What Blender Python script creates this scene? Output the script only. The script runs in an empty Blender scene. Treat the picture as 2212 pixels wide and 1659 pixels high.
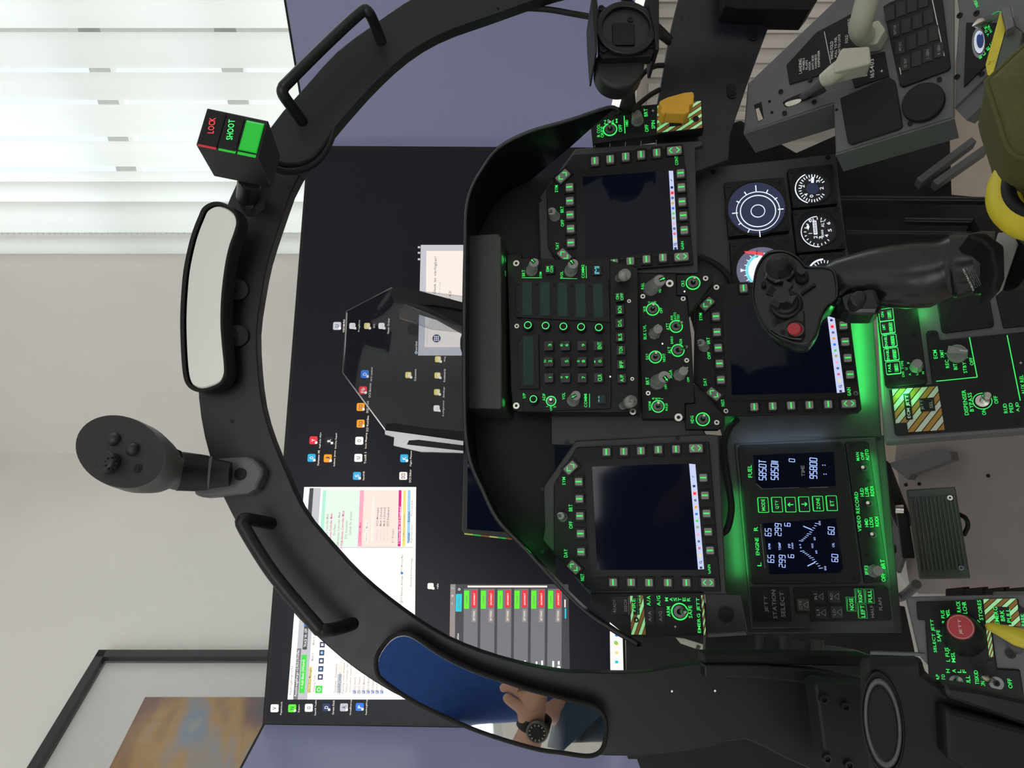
import bpy, math
from mathutils import Vector as V, Matrix
C = bpy.context.scene
COL = C.collection
# ---------------------------------------------------------------- camera
F = 1540.0
YAW = math.radians(12)
CAM = V((0, 0, 1.2))
FW = V((math.sin(YAW), math.cos(YAW), 0)); RT = V((math.cos(YAW), -math.sin(YAW), 0)); UP = V((0, 0, 1))
cd = bpy.data.cameras.new('camera'); cam = bpy.data.objects.new('camera', cd); COL.objects.link(cam)
cd.sensor_width = 36; cd.sensor_fit = 'HORIZONTAL'; cd.lens = F / 2212 * 36
cd.clip_start = 0.01; cd.clip_end = 60
cam.matrix_world = Matrix((( -UP.x, RT.x, -FW.x, CAM.x), (-UP.y, RT.y, -FW.y, CAM.y), (-UP.z, RT.z, -FW.z, CAM.z), (0, 0, 0, 1)))
cd.dof.use_dof = False
C.camera = cam
C.view_settings.view_transform = 'Standard'; C.view_settings.look = 'None'
C.view_settings.exposure = 0.0; C.view_settings.gamma = 1.0; C.view_settings.use_curve_mapping = False
# ---------------------------------------------------------------- world
w = bpy.data.worlds.new('sky'); C.world = w; w.use_nodes = True
nt = w.node_tree; bg = nt.nodes['Background']
tc = nt.nodes.new('ShaderNodeTexCoord'); sp = nt.nodes.new('ShaderNodeSeparateXYZ'); cr = nt.nodes.new('ShaderNodeValToRGB')
nt.links.new(tc.outputs['Generated'], sp.inputs[0]); nt.links.new(sp.outputs[2], cr.inputs[0]); nt.links.new(cr.outputs[0], bg.inputs[0])
cr.color_ramp.elements[0].position = 0.0; cr.color_ramp.elements[0].color = (.85, .92, .9, 1)
cr.color_ramp.elements[1].position = .6; cr.color_ramp.elements[1].color = (.72, .86, 1, 1)
bg.inputs[1].default_value = 1.5
def lamp(name, typ, loc, aim, power, color=(1, 1, 1), sx=.1, sy=None):
    l = bpy.data.lights.new(name, typ); l.energy = power; l.color = color
    if typ == 'AREA':
        l.shape = 'RECTANGLE'; l.size = sx; l.size_y = sy or sx
    elif typ == 'POINT': l.shadow_soft_size = sx
    o = bpy.data.objects.new(name, l); COL.objects.link(o); o.location = loc
    if aim is not None: o.rotation_euler = (V(aim) - V(loc)).to_track_quat('-Z', 'Y').to_euler()
    return o
# room axes: the back wall with the window runs 60 deg left of the view axis
def cdir(a):
    a = math.radians(a); return FW * math.cos(a) + RT * math.sin(a)
CORNER = CAM + FW * 2.6 + RT * (-0.0974 * 2.6); CORNER.z = 0
WB = cdir(120)      # along the window wall, away from the corner (to the right and towards us)
WL = -cdir(30)      # along the picture wall, away from the corner (towards us)
NB = WL.copy()      # inward normal of window wall
NL = WB.copy()      # inward normal of picture wall
ROOM_H = 3.3
wc = CORNER + WB * 1.9 - NB * .35 + UP * 1.75
lamp('window_daylight', 'AREA', wc, wc + NB, 52, (1, .985, .975), 3.2, 2.9)
rc = CORNER + WB * 3.0 + WL * 4.8 + UP * 1.9
lamp('rear_fill_light', 'AREA', rc, CORNER + WL * 1.0 + UP * 1.5, 60, (1, .985, .97), 2.6, 1.8)  # unseen fill light added behind the camera, turned to brighten the left wall

# ---------------------------------------------------------------- materials
MATS = {}
def mat(name, col, rough=.5, metal=0., emit=None, es=1., noise=0., ns=40., spec=.5, trans=0., alpha=1., coat=0., bump=0.):
    m = bpy.data.materials.new(name); m.use_nodes = True; t = m.node_tree; b = t.nodes['Principled BSDF']
    b.inputs['Base Color'].default_value = (*col, 1); b.inputs['Roughness'].default_value = rough; b.inputs['Metallic'].default_value = metal
    b.inputs['Specular IOR Level'].default_value = spec; b.inputs['Transmission Weight'].default_value = trans; b.inputs['Coat Weight'].default_value = coat
    if emit: b.inputs['Emission Color'].default_value = (*emit, 1); b.inputs['Emission Strength'].default_value = es
    if noise or bump:
        n = t.nodes.new('ShaderNodeTexNoise'); n.inputs['Scale'].default_value = ns; n.inputs['Detail'].default_value = 6
        tcn = t.nodes.new('ShaderNodeTexCoord'); t.links.new(tcn.outputs['Object'], n.inputs['Vector'])
        if noise:
            mr = t.nodes.new('ShaderNodeMapRange'); t.links.new(n.outputs[0], mr.inputs[0]); mr.inputs[1].default_value = .3; mr.inputs[2].default_value = .7
            mr.inputs[3].default_value = 1 - noise; mr.inputs[4].default_value = 1 + noise
            mx = t.nodes.new('ShaderNodeMix'); mx.data_type = 'RGBA'; mx.blend_type = 'MULTIPLY'; mx.inputs[0].default_value = 1
            mx.inputs[6].default_value = (*col, 1); t.links.new(mr.outputs[0], mx.inputs[7]); t.links.new(mx.outputs[2], b.inputs['Base Color'])
            mr2 = t.nodes.new('ShaderNodeMapRange'); t.links.new(n.outputs[0], mr2.inputs[0]); mr2.inputs[3].default_value = max(0, rough - .08); mr2.inputs[4].default_value = min(1, rough + .08)
            t.links.new(mr2.outputs[0], b.inputs['Roughness'])
        if bump:
            bp = t.nodes.new('ShaderNodeBump'); bp.inputs['Strength'].default_value = bump; bp.inputs['Distance'].default_value = .001
            t.links.new(n.outputs[0], bp.inputs['Height']); t.links.new(bp.outputs[0], b.inputs['Normal'])
    MATS[name] = m; return m
def emi(name, col, s=1.):
    return mat(name, tuple(c * .2 for c in col), .5, emit=col, es=s)
G = (.045, .82, .13)
mat('wall', (.87, .845, .82), .9, noise=.03, ns=3); mat('ceiling', (.8, .8, .78), .9, noise=.02, ns=3)
mat('floor', (.62, .52, .45), .5, noise=.06, ns=8); mat('white', (.75, .75, .73), .4, noise=.03); mat('radiator', (.72, .68, .64), .4, noise=.03)
mat('blk', (.006, .0065, .007), .45, noise=.15, ns=60, spec=.3); mat('blk2', (.009, .0095, .0105), .55, noise=.15, ns=80, bump=.1, spec=.3)
mat('bow', (.008, .009, .0115), .42, noise=.12, ns=50, bump=.08, spec=.4); mat('hood', (.004, .005, .006), .3, noise=.2, ns=12, spec=.25)
mat('chassis', (.034, .036, .037), .5, noise=.1, ns=50); mat('console', (.125, .132, .136), .5, noise=.06, ns=40); mat('plate', (.13, .135, .14), .5, noise=.06, ns=40)
mat('stick', (.011,.011,.012), .24, noise=.12, ns=40); mat('ufcg', (.045, .047, .045), .5, noise=.08, ns=60)
mat('btn', (.30, .30, .28), .5, noise=.08, ns=90); mat('knob', (.27, .28, .27), .35, noise=.08, ns=90); mat('key', (.010, .010, .012), .3, noise=.1)
mat('metal', (.7, .68, .64), .22, 1., noise=.1, ns=100); mat('darkmetal', (.12, .12, .12), .35, 1., noise=.1); mat('sill', (.014, .017, .024), .3, noise=.1, ns=30); mat('alu', (.46, .47, .48), .35, .9, noise=.05)
emi('grn', G, 1.0); emi('grnb', (.07, 1, .2), 1.15); emi('lampgrn', (.012, .42, .03), 1.); emi('dialblue', (.016, .021, .06), 1.); emi('redd', (.4, .02, .03), 1.); emi('grnd', G, .35); emi('red', (1, .07, .09), .95); emi('wht', (.85, .9, 1), 1.0); emi('blue', (.38, .52, 1), 1.0)
emi('cyan', (.2, .75, .85), .9); emi('bluew', (.62, .70, 1), .85)
mat('greytext', (.30, .31, .31), .6); mat('whtext', (.72, .74, .72), .6); mat('orange', (.42, .20, .035), .6, noise=.05); mat('cream', (.62, .62, .55), .6, noise=.03)
mat('creamlit', (.5, .62, .45), .6, emit=(.25, .85, .3), es=.45)  # cream stripe paint with the green light on it put in as emission
mat('yellow', (.78, .42, .03), .45, noise=.05, ns=60); mat('yel2', (.66, .55, .03), .5, noise=.08, ns=60); mat('redp', (.48, .03, .045), .35, noise=.04)
mat('ivory', (.50, .50, .42), .45, noise=.05, ns=60); mat('olive', (.085, .082, .022), .85, noise=.12, ns=300, bump=.5); mat('rubber', (.007, .007, .007), .6, noise=.1, spec=.3)
mat('screen', (.003, .004, .008), .07, spec=.22, emit=(.0008, .0014, .0042), es=1.); mat('screentv', (.004, .004, .006), .35, emit=(.0022, .003, .0062), es=1., spec=.2)
mat('lcdg', (.006, .02, .016), .15, spec=.3, emit=(.004, .02, .014), es=.6); mat('side', (.05, .05, .08), .3, emit=(.108, .113, .178), es=1.)
mat('mirror', (.86, .88, .86), .015, 1.); mat('miredge', (.5, .5, .5), .2, 1.)
mat('picmat', (.82, .80, .78), .7); mat('pframe', (.03, .032, .036), .35, noise=.1)
mat('skin', (.50, .27, .19), .55, noise=.06, ns=20); mat('shirt', (.02, .075, .30), .85, noise=.15, ns=60, bump=.3); mat('hair', (.03, .022, .018), .8, noise=.3, ns=80)
mat('jeans', (.03, .05, .08), .9, noise=.15, ns=90, bump=.3); mat('greyplastic', (.10, .102, .105), .45, noise=.05); mat('vrface', (.014, .014, .016), .5, noise=.1)
mat('greenpaint', (.07, .085, .07), .45, noise=.08, ns=40); mat('postw', (.33, .34, .33), .4, noise=.05)
for n_, c_ in dict(s_white=(1, .97, .93), s_cream=(.95, .85, .78), s_lgrey=(.55, .56, .6), s_grey=(.17, .17, .19), s_dgrey=(.05, .048, .058), s_green=(.05, .75, .06), s_lime=(.12, .9, .02),
                   s_red=(.85, .02, .04), s_cyan=(0, .62, .75), s_mint=(.45, .85, .68), s_mint2=(.78, .93, .82), s_pink=(.95, .4, .52), s_pink2=(.98, .78, .7), s_mag=(.75, .0, .22), s_yel=(.9, .75, .2), s_lblue=(.35, .62, .85),
                   s_blue=(.02, .2, .8), s_orange=(.95, .35, .01), s_navy=(.01, .03, .12), s_black=(.004, .004, .006), s_olive=(.35, .4, .08), s_text=(.42, .34, .34), s_tan=(.30, .26, .24), s_sky=(.03, .42, .75)).items():
    emi(n_, c_, .92)
def glassmat(name, col, rough=0., fac=.08):
    m = bpy.data.materials.new(name); m.use_nodes = True; t = m.node_tree; t.nodes.clear()
    o = t.nodes.new('ShaderNodeOutputMaterial'); a = t.nodes.new('ShaderNodeBsdfTransparent'); g = t.nodes.new('ShaderNodeBsdfGlossy'); mx = t.nodes.new('ShaderNodeMixShader')
    a.inputs[0].default_value = (*col, 1); g.inputs[1].default_value = rough; fr = t.nodes.new('ShaderNodeFresnel'); ge = t.nodes.new('ShaderNodeNewGeometry'); mm = t.nodes.new('ShaderNodeMapRange'); mm.inputs[3].default_value = 1.45; mm.inputs[4].default_value = 1 / 1.45; t.links.new(ge.outputs['Backfacing'], mm.inputs[0]); t.links.new(mm.outputs[0], fr.inputs[0])
    t.links.new(fr.outputs[0], mx.inputs[0]); t.links.new(a.outputs[0], mx.inputs[1]); t.links.new(g.outputs[0], mx.inputs[2]); t.links.new(mx.outputs[0], o.inputs[0])
    MATS[name] = m
glassmat('glass', (.80, .82, .84)); glassmat('paneglass', (.92, .95, .95)); glassmat('picglass', (.97, .97, .97))
def transl(name, col, f=.75):
    m = bpy.data.materials.new(name); m.use_nodes = True; t = m.node_tree; t.nodes.clear()
    o = t.nodes.new('ShaderNodeOutputMaterial'); d = t.nodes.new('ShaderNodeBsdfDiffuse'); tr = t.nodes.new('ShaderNodeBsdfTranslucent'); mx = t.nodes.new('ShaderNodeMixShader')
    nz = t.nodes.new('ShaderNodeTexNoise'); nz.inputs['Scale'].default_value = 500; cr = t.nodes.new('ShaderNodeMapRange'); cr.inputs[3].default_value = .93; cr.inputs[4].default_value = 1.05
    t.links.new(nz.outputs[0], cr.inputs[0]); ml = t.nodes.new('ShaderNodeVectorMath'); ml.operation = 'SCALE'; ml.inputs[0].default_value = col
    t.links.new(cr.outputs[0], ml.inputs['Scale']); t.links.new(ml.outputs[0], tr.inputs[0]); t.links.new(ml.outputs[0], d.inputs[0])
    mx.inputs[0].default_value = f; t.links.new(d.outputs[0], mx.inputs[1]); t.links.new(tr.outputs[0], mx.inputs[2]); t.links.new(mx.outputs[0], o.inputs[0])
    MATS[name] = m
transl('blind', (.86, .85, .83), .62); transl('blind2', (.50, .48, .44), .6)

# ---------------------------------------------------------------- pixel geometry
def ray(x, y): return FW + RT * ((829.5 - y) / F) + UP * ((1106 - x) / F)
def pt(x, y, z): return CAM + ray(x, y) * z
class Pl:
    def __init__(s, n, o):
        s.n = n.normalized(); s.o = o; s.r = UP.cross(s.n).normalized(); s.u = s.n.cross(s.r)
    def p(s, x, y, h=0.):
        d = ray(x, y); return CAM + d * ((s.o + s.n * h - CAM).dot(s.n) / d.dot(s.n))
    def off(s, h): return Pl(s.n, s.o + s.n * h)
    def sc(s, x, y, h=0.): return abs((s.p(x, y - 1, h) - s.p(x, y + 1, h)).dot(s.r)) / 2   # metres per pixel across
    def scv(s, x, y, h=0.): return abs((s.p(x - 1, y, h) - s.p(x + 1, y, h)).dot(s.u)) / 2
def plane(yaw, tilt, x, y, z):
    a, b = math.radians(yaw), math.radians(tilt)
    return Pl(V((math.sin(a) * math.cos(b), -math.cos(a) * math.cos(b), math.sin(b))), pt(x, y, z))
def Z(ox, oy, s): return lambda a, b: (ox + a / s, oy + b / s)
# glyph cache
GL = {}
def glyphs(chars):
    tmp = []
    for c in chars:
        cu = bpy.data.curves.new('g', 'FONT'); cu.body = c; cu.resolution_u = 2; cu.offset = .012
        o = bpy.data.objects.new('g', cu); COL.objects.link(o); tmp.append((c, o, cu))
    dg = bpy.context.evaluated_depsgraph_get(); dg.update()
    for c, o, cu in tmp:
        me = o.evaluated_get(dg).to_mesh(); vs = [(v.co.x, v.co.y) for v in me.vertices]; fs = [tuple(p.vertices) for p in me.polygons]
        x0 = min(v[0] for v in vs); x1 = max(v[0] for v in vs)
        GL[c] = ([(a - x0, b) for a, b in vs], fs, x1 - x0); o.evaluated_get(dg).to_mesh_clear()
    for c, o, cu in tmp:
        bpy.data.objects.remove(o); bpy.data.curves.remove(cu)
glyphs("ABCDEFGHIJKLMNOPQRSTUVWXYZ0123456789abcdefghijklmnopqrstuvwxyz/.,:[]()|+-<>!~'°ü")
def layout(s):
    x = 0; vs = []; fs = []
    for c in s:
        if c == ' ': x += .32; continue
        gv, gf, gw = GL[c]; b = len(vs); vs += [(a + x, q) for a, q in gv]; fs += [tuple(i + b for i in f) for f in gf]; x += gw + .085
    return vs, fs
class MB:
    def __init__(s): s.v = []; s.f = []; s.m = []; s.mats = []; s.sm = []
    def mi(s, m):
        if m not in s.mats: s.mats.append(m)
        return s.mats.index(m)
    def add(s, vs, fs, m, smooth=False):
        b = len(s.v); s.v += [tuple(v) for v in vs]; k = s.mi(m)
        for f in fs: s.f.append(tuple(i + b for i in f)); s.m.append(k); s.sm.append(smooth)
        return s
    def prism(s, front, back, m, smooth=False, cap=True):
        n = len(front); fs = [(i, n + i, n + (i + 1) % n, (i + 1) % n) for i in range(n)]
        b = len(s.v); s.add(list(front) + list(back), fs, m, smooth)
        if cap:
            k = s.mi(m)
            s.f.append(tuple(b + i for i in range(n))); s.m.append(k); s.sm.append(False)
            s.f.append(tuple(b + n + i for i in reversed(range(n)))); s.m.append(k); s.sm.append(False)
        return s
    def poly(s, pl, px, h0, h1, m, cap=True):   # traced outline, front at h0, straight back to h1
        fr = [pl.p(x, y, h0) for x, y in px]; return s.prism(fr, [q - pl.n * (h0 - h1) for q in fr], m, cap=cap)
    def face(s, pl, px, h, m): return s.add([pl.p(x, y, h) for x, y in px], [tuple(range(len(px)))], m)
    def rb(s, pl, x, y, wd, ht, h0, h1, m, rad=.0, ang=0., hb=None):   # true rounded rectangle, sizes in px
        c = pl.p(x, y, h0 if hb is None else hb); k = pl.sc(x, y, h0); kv = pl.scv(x, y, h0); W = wd * k / 2; H = ht * kv / 2; r = min(rad * k, W * .99, H * .99)
        pts = []
        if r <= 0: pts = [(-W, -H), (W, -H), (W, H), (-W, H)]
        else:
            for cx, cy, a0 in ((W - r, -H + r, -90), (W - r, H - r, 0), (-W + r, H - r, 90), (-W + r, -H + r, 180)):
                for i in range(5): a = math.radians(a0 + i * 22.5); pts.append((cx + r * math.cos(a), cy + r * math.sin(a)))
        ca, sa = math.cos(math.radians(ang)), math.sin(math.radians(ang))
        fr = [c + pl.r * (a * ca - b * sa) + pl.u * (a * sa + b * ca) for a, b in pts]
        if hb is not None: fr = [q + pl.n * (h0 - hb) for q in fr]
        return s.prism(fr, [q - pl.n * (h0 - h1) for q in fr], m)
    def cyl(s, pl, x, y, r, h0, h1, m, r1=None, n=24, hb=None, smooth=True):  # r in px; h0 top (r), h1 bottom (r1)
        hh = h1 if hb is None else hb; c = pl.p(x, y, hh) - pl.n * hh; k = pl.sc(x, y, hh); r1 = r if r1 is None else r1
        A = [c + pl.n * h0 + (pl.r * math.cos(t) + pl.u * math.sin(t)) * r * k for t in [i * 2 * math.pi / n for i in range(n)]]
        B = [c + pl.n * h1 + (pl.r * math.cos(t) + pl.u * math.sin(t)) * r1 * k for t in [i * 2 * math.pi / n for i in range(n)]]
        return s.prism(A, B, m, smooth)
    def ring(s, pl, x, y, r0, r1, h0, h1, m, n=32, a0=0, a1=360, hb=None):
        hh = h1 if hb is None else hb; c = pl.p(x, y, hh) - pl.n * hh; k = pl.sc(x, y, hh)
        full = abs(a1 - a0) >= 360; cnt = n if full else n + 1; vs = []
        for i in range(cnt):
            t = math.radians(a0 + (a1 - a0) * i / n); d = pl.r * math.cos(t) + pl.u * math.sin(t)
            vs += [c + d * r0 * k + pl.n * h0, c + d * r1 * k + pl.n * h0, c + d * r1 * k + pl.n * h1, c + d * r0 * k + pl.n * h1]
        fs = []
        for i in range(n):
            a = 4 * i; b = 4 * ((i + 1) % cnt)
            for j in range(4): fs.append((a + j, b + j, b + (j + 1) % 4, a + (j + 1) % 4))
        return s.add(vs, fs, m)
    def line(s, pl, x0, y0, x1, y1, wd, h, m, th=.0004):
        a = pl.p(x0, y0, h); b = pl.p(x1, y1, h); d = (b - a).normalized(); k = pl.sc(x0, y0, h); sd = pl.n.cross(d) * wd * k / 2
        fr = [a - sd, b - sd, b + sd, a + sd]; return s.prism(fr, [q - pl.n * th for q in fr], m)
    def text(s, pl, t, x, y, wd, ht, h, m, ang=0.):   # fitted: wd px along reading, ht px cap height
        vs, fs = layout(t)
        if not vs: return s
        x0 = min(v[0] for v in vs); x1 = max(v[0] for v in vs); y0 = min(v[1] for v in vs); y1 = max(v[1] for v in vs)
        c = pl.p(x, y, h); k = pl.sc(x, y, h); kv = pl.scv(x, y, h)
        if abs(ang) > 45: k, kv = kv, k
        sx = wd * k / (x1 - x0 or 1); sy = ht * kv / (y1 - y0 or 1)
        if len(t) == 1 and t in 'I1|': sx = sy
        if t in '-~': sy = sx
        ca, sa = math.cos(math.radians(ang)), math.sin(math.radians(ang)); out = []
        for a, b in vs:
            a = (a - (x0 + x1) / 2) * sx; b = (b - (y0 + y1) / 2) * sy; out.append(c + pl.r * (a * ca - b * sa) + pl.u * (a * sa + b * ca))
        return s.add(out, fs, m)
    def seg(s, pl, t, x, y, wd, ht, h, m):   # seven-segment digits
        S = {'0': 'abcdef', '1': 'bc', '2': 'abged', '3': 'abgcd', '4': 'fgbc', '5': 'afgcd', '6': 'afgedc', '7': 'abc', '8': 'abcdefg', '9': 'abcfgd', 'I': 'efij', 'T': 'aij'}
        n = len(t); cw = wd / n
        for i, ch in enumerate(t):
            cy = y + wd / 2 - cw * (i + .5); a = cw * .33; b = ht / 2
            L = dict(a=((-a, b), (a, b)), b=((a, b), (a, 0)), c=((a, 0), (a, -b)), d=((-a, -b), (a, -b)), e=((-a, 0), (-a, -b)), f=((-a, b), (-a, 0)), g=((-a, 0), (a, 0)), i=((0, b), (0, 0)), j=((0, 0), (0, -b)))
            if ch == ':':
                s.rb(pl, x - b * .4, cy, 2, 2, h, h - .0003, m); s.rb(pl, x + b * .4, cy, 2, 2, h, h - .0003, m); continue
            sl = .10
            for q in S.get(ch, ''):
                (p0, q0), (p1, q1) = L[q]; s.line(pl, x - q0, cy - p0 - q0 * sl, x - q1, cy - p1 - q1 * sl, max(1.5, ht * .12), h, m, .0003)
        return s
    def box(s, a, b, m, ax=None):   # axis box from corner a to b
        x0, y0, z0 = a; x1, y1, z1 = b
        return s.add([(x0, y0, z0), (x1, y0, z0), (x1, y1, z0), (x0, y1, z0), (x0, y0, z1), (x1, y0, z1), (x1, y1, z1), (x0, y1, z1)],
                     [(0, 3, 2, 1), (4, 5, 6, 7), (0, 1, 5, 4), (1, 2, 6, 5), (2, 3, 7, 6), (3, 0, 4, 7)], m)
    def obox(s, o, ex, ey, ez, m):   # oriented box: corner o and three edge vectors
        c = [o, o + ex, o + ex + ey, o + ey]; return s.prism([q + ez for q in c], c, m)
    def tube(s, pts, r, m, n=12, smooth=True, caps=True):
        pts = [V(p) for p in pts]; rs = r if isinstance(r, (list, tuple)) else [r] * len(pts)
        pts2, rs2 = pts, rs
        t0 = (pts2[1] - pts2[0]).normalized(); a = t0.orthogonal().normalized(); vs = []; N = len(pts2)
        for i, p in enumerate(pts2):
            t = ((pts2[min(i + 1, N - 1)] - p).normalized() + (p - pts2[max(i - 1, 0)]).normalized())
            t = t.normalized() if t.length > 1e-6 else t0
            a = (a - t * a.dot(t)).normalized(); b = t.cross(a)
            vs += [p + (a * math.cos(2 * math.pi * j / n) + b * math.sin(2 * math.pi * j / n)) * rs2[i] for j in range(n)]
        fs = [(i * n + j, i * n + (j + 1) % n, (i + 1) * n + (j + 1) % n, (i + 1) * n + j) for i in range(N - 1) for j in range(n)]
        s.add(vs, fs, m, smooth)
        if caps:
            s.add(vs[:n], [tuple(reversed(range(n)))], m); s.add(vs[-n:], [tuple(range(n))], m)
        return s
    def loft(s, rings, m, smooth=True, caps=True):
        n = len(rings[0]); vs = [p for r in rings for p in r]
        fs = [(i * n + j, i * n + (j + 1) % n, (i + 1) * n + (j + 1) % n, (i + 1) * n + j) for i in range(len(rings) - 1) for j in range(n)]
        s.add(vs, fs, m, smooth)
        if caps: s.add(rings[0], [tuple(reversed(range(n)))], m); s.add(rings[-1], [tuple(range(n))], m)
        return s
    def build(s, name, parent=None, bev=0., sub=0, seg=2):
        me = bpy.data.meshes.new(name); me.from_pydata([tuple(v) for v in s.v], [], s.f)
        for k in s.mats: me.materials.append(MATS[k])
        me.polygons.foreach_set('material_index', s.m); me.polygons.foreach_set('use_smooth', s.sm); me.update()
        import bmesh
        bm = bmesh.new(); bm.from_mesh(me); bmesh.ops.recalc_face_normals(bm, faces=bm.faces)
        bm.to_mesh(me); bm.free()
        o = bpy.data.objects.new(name, me); COL.objects.link(o)
        if parent is not None: o.parent = parent; o.matrix_parent_inverse = Matrix.Translation(-root_of(parent))
        if bev:
            b = o.modifiers.new('b', 'BEVEL'); b.width = bev; b.segments = seg; b.limit_method = 'ANGLE'; b.angle_limit = math.radians(40)
        if sub:
            b = o.modifiers.new('s', 'SUBSURF'); b.levels = sub; b.render_levels = sub
        return o
def root_of(o):
    p = V((0, 0, 0))
    while o is not None and o.parent is None: return V(o.location)
    return V((0, 0, 0)) if o is None else root_off(o)
def root_off(o): return V((0, 0, 0))   # children meshes keep world coordinates; their own local frame is the world
def thing(name, label, cat, loc, group=None):
    o = bpy.data.objects.new(name, None); COL.objects.link(o); o.location = loc; o.empty_display_size = .02
    o['label'] = label; o['category'] = cat
    if group: o['group'] = group
    return o
def tag(o, label, cat, group=None):
    o['label'] = label; o['category'] = cat
    if group: o['group'] = group
    return o
def struct(o): o['kind'] = 'structure'; return o
def smoothpath(pts, k=6):
    P = [V(p) for p in pts]; P = [P[0] * 2 - P[1]] + P + [P[-1] * 2 - P[-2]]; out = []
    for i in range(1, len(P) - 2):
        for j in range(k):
            t = j / k; a, b, c, d = P[i - 1:i + 3]
            out.append(.5 * ((2 * b) + (c - a) * t + (2 * a - 5 * b + 4 * c - d) * t * t + (-a + 3 * b - 3 * c + d) * t ** 3))
    out.append(P[-2]); return out
def smooth2(pts, k=5, closed=False):
    if closed:
        n = len(pts); out = []
        for i in range(n):
            a, b, c, d = [V((*pts[(i + j) % n], 0)) for j in (-1, 0, 1, 2)]
            for j in range(k):
                t = j / k; q = .5 * ((2 * b) + (c - a) * t + (2 * a - 5 * b + 4 * c - d) * t * t + (-a + 3 * b - 3 * c + d) * t ** 3); out.append((q.x, q.y))
        return out
    return [(q.x, q.y) for q in smoothpath([(a, b, 0) for a, b in pts], k)]
# ================================================================ ROOM
def wallslab(name, o, d, ln, nrm, h, holes=(), th=.12, m='wall'):
    b = MB(); segs = []
    xs = sorted({0, ln, *[v for q in holes for v in q[:2]]}); 
    for i in range(len(xs) - 1):
        a, c = xs[i], xs[i + 1]; hh = [q for q in holes if q[0] <= a and q[1] >= c]
        zr = [(0, hh[0][2]), (hh[0][3], h)] if hh else [(0, h)]
        for z0, z1 in zr: b.obox(o + d * a + UP * z0, d * (c - a), -nrm * th, UP * (z1 - z0), m)
    return struct(b.build(name))
WIN = (.78, 3.6, .95, 3.05); ADDED_WIN = (1.7, 4.2, .9, 2.7)
wallslab('wall_back', CORNER, WB, 4.4, NB, ROOM_H, [WIN])
wallslab('wall_left', CORNER, WL, 5.0, NL, ROOM_H)
CR = CORNER + WL * 5.0; CF = CORNER + WB * 4.4
wallslab('wall_rear', CR, WB, 4.4, -NB, ROOM_H, [ADDED_WIN])
wallslab('wall_right', CF, WL, 5.0, -NL, ROOM_H)
b = MB(); b.obox(CORNER - UP * .1, WB * 4.4, WL * 5, UP * .1, 'floor'); struct(b.build('floor'))
b = MB(); b.obox(CORNER + UP * ROOM_H, WB * 4.4, WL * 5, UP * .1, 'ceiling'); struct(b.build('ceiling'))
def window(name, o, d, nrm, W, cols, rows):
    r = bpy.data.objects.new(name, None); COL.objects.link(r); r['kind'] = 'structure'; r.location = o + d * (W[0] + W[1]) / 2 + UP * W[2]
    f = MB(); t = .055
    x0, x1, z0, z1 = W; o2 = o - nrm * .09
    for a, c, e, g in ((x0, x0 + t, z0, z1), (x1 - t, x1, z0, z1), (x0, x1, z0, z0 + t), (x0, x1, z1 - t, z1)): f.obox(o2 + d * a + UP * e, d * (c - a), nrm * .05, UP * (g - e), 'white')
    for c in cols: f.obox(o2 + d * (c - .04) + UP * z0, d * .08, nrm * .055, UP * (z1 - z0), 'white')
    for c in rows: f.obox(o2 + d * x0 + UP * (c - .03), d * (x1 - x0), nrm * .055, UP * .06, 'white')
    f.build('window_frame', r)
    g = MB(); g.obox(o2 + d * x0 + UP * z0 + nrm * .02, d * (x1 - x0), nrm * .004, UP * (z1 - z0), 'paneglass'); g.build('window_pane', r)
    return r
window('window_1', CORNER, WB, NB, WIN, [1.35, 2.45], [2.35, 1.98])
window('added_rear_window', CR, WB, -NB, ADDED_WIN, [2.55, 3.4], [])  # unseen window added in the rear wall to go with the fill light
# view outside: a hedge bank and the neighbouring roof line
b = MB(); mat('hedge', (.05, .12, .03), .9, noise=.5, ns=6); mat('stucco', (.6, .55, .42), .9, noise=.1, ns=2); mat('rooftile', (.10, .13, .19), .8, noise=.2, ns=9)
import random
random.seed(4)
hb = CORNER - NB * 2.4
for i in range(16):
    c = hb + WB * (i * .42 - .6) + UP * .5; n = 10; rr = .55 + random.random() * .25
    for k in range(3):
        cc = c + V((random.uniform(-.2, .2), random.uniform(-.2, .2), k * .35))
        b.loft([[cc + V((math.cos(a) * rr * s, math.sin(a) * rr * s, z * rr)) for a in [j * 2 * math.pi / n for j in range(n)]] for s, z in ((.3, -.9), (.85, -.5), (1, 0), (.8, .5), (.3, .9))], 'hedge')
o = b.build('hedge'); tag(o, 'green garden hedge outside the window, glimpsed between blind slats', 'hedge'); o['kind'] = 'stuff'
t = thing('neighbour_house', 'pale yellow house with dark roof outside behind the blinds', 'house', hb - NB * 3 + WB * 2)
b = MB(); b.obox(hb - NB * 3 + WB * 1.2 - UP * .1, WB * 3.4, -NB * 2.5, UP * 2.6, 'stucco'); b.build('house_wall', t)
b = MB(); q = hb - NB * 2.7 + WB * .9 + UP * 2.5; b.prism([q, q - NB * 3.1, q - NB * 1.55 + UP * 1.3], [q + WB * 4, q + WB * 4 - NB * 3.1, q + WB * 4 - NB * 1.55 + UP * 1.3], 'rooftile'); b.build('roof', t)
# vertical blind
t = thing('vertical_blind', 'cream fabric vertical blind with overlapping slats glowing in the daylight', 'blind', CORNER + WB * 1.5 + NB * .08 + UP * 2.9)
b = MB(); b.obox(CORNER + WB * .33 + NB * .05 + UP * 3.12, WB * 3.4, NB * .05, UP * .05, 'white'); b.build('head_rail', t)
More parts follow.
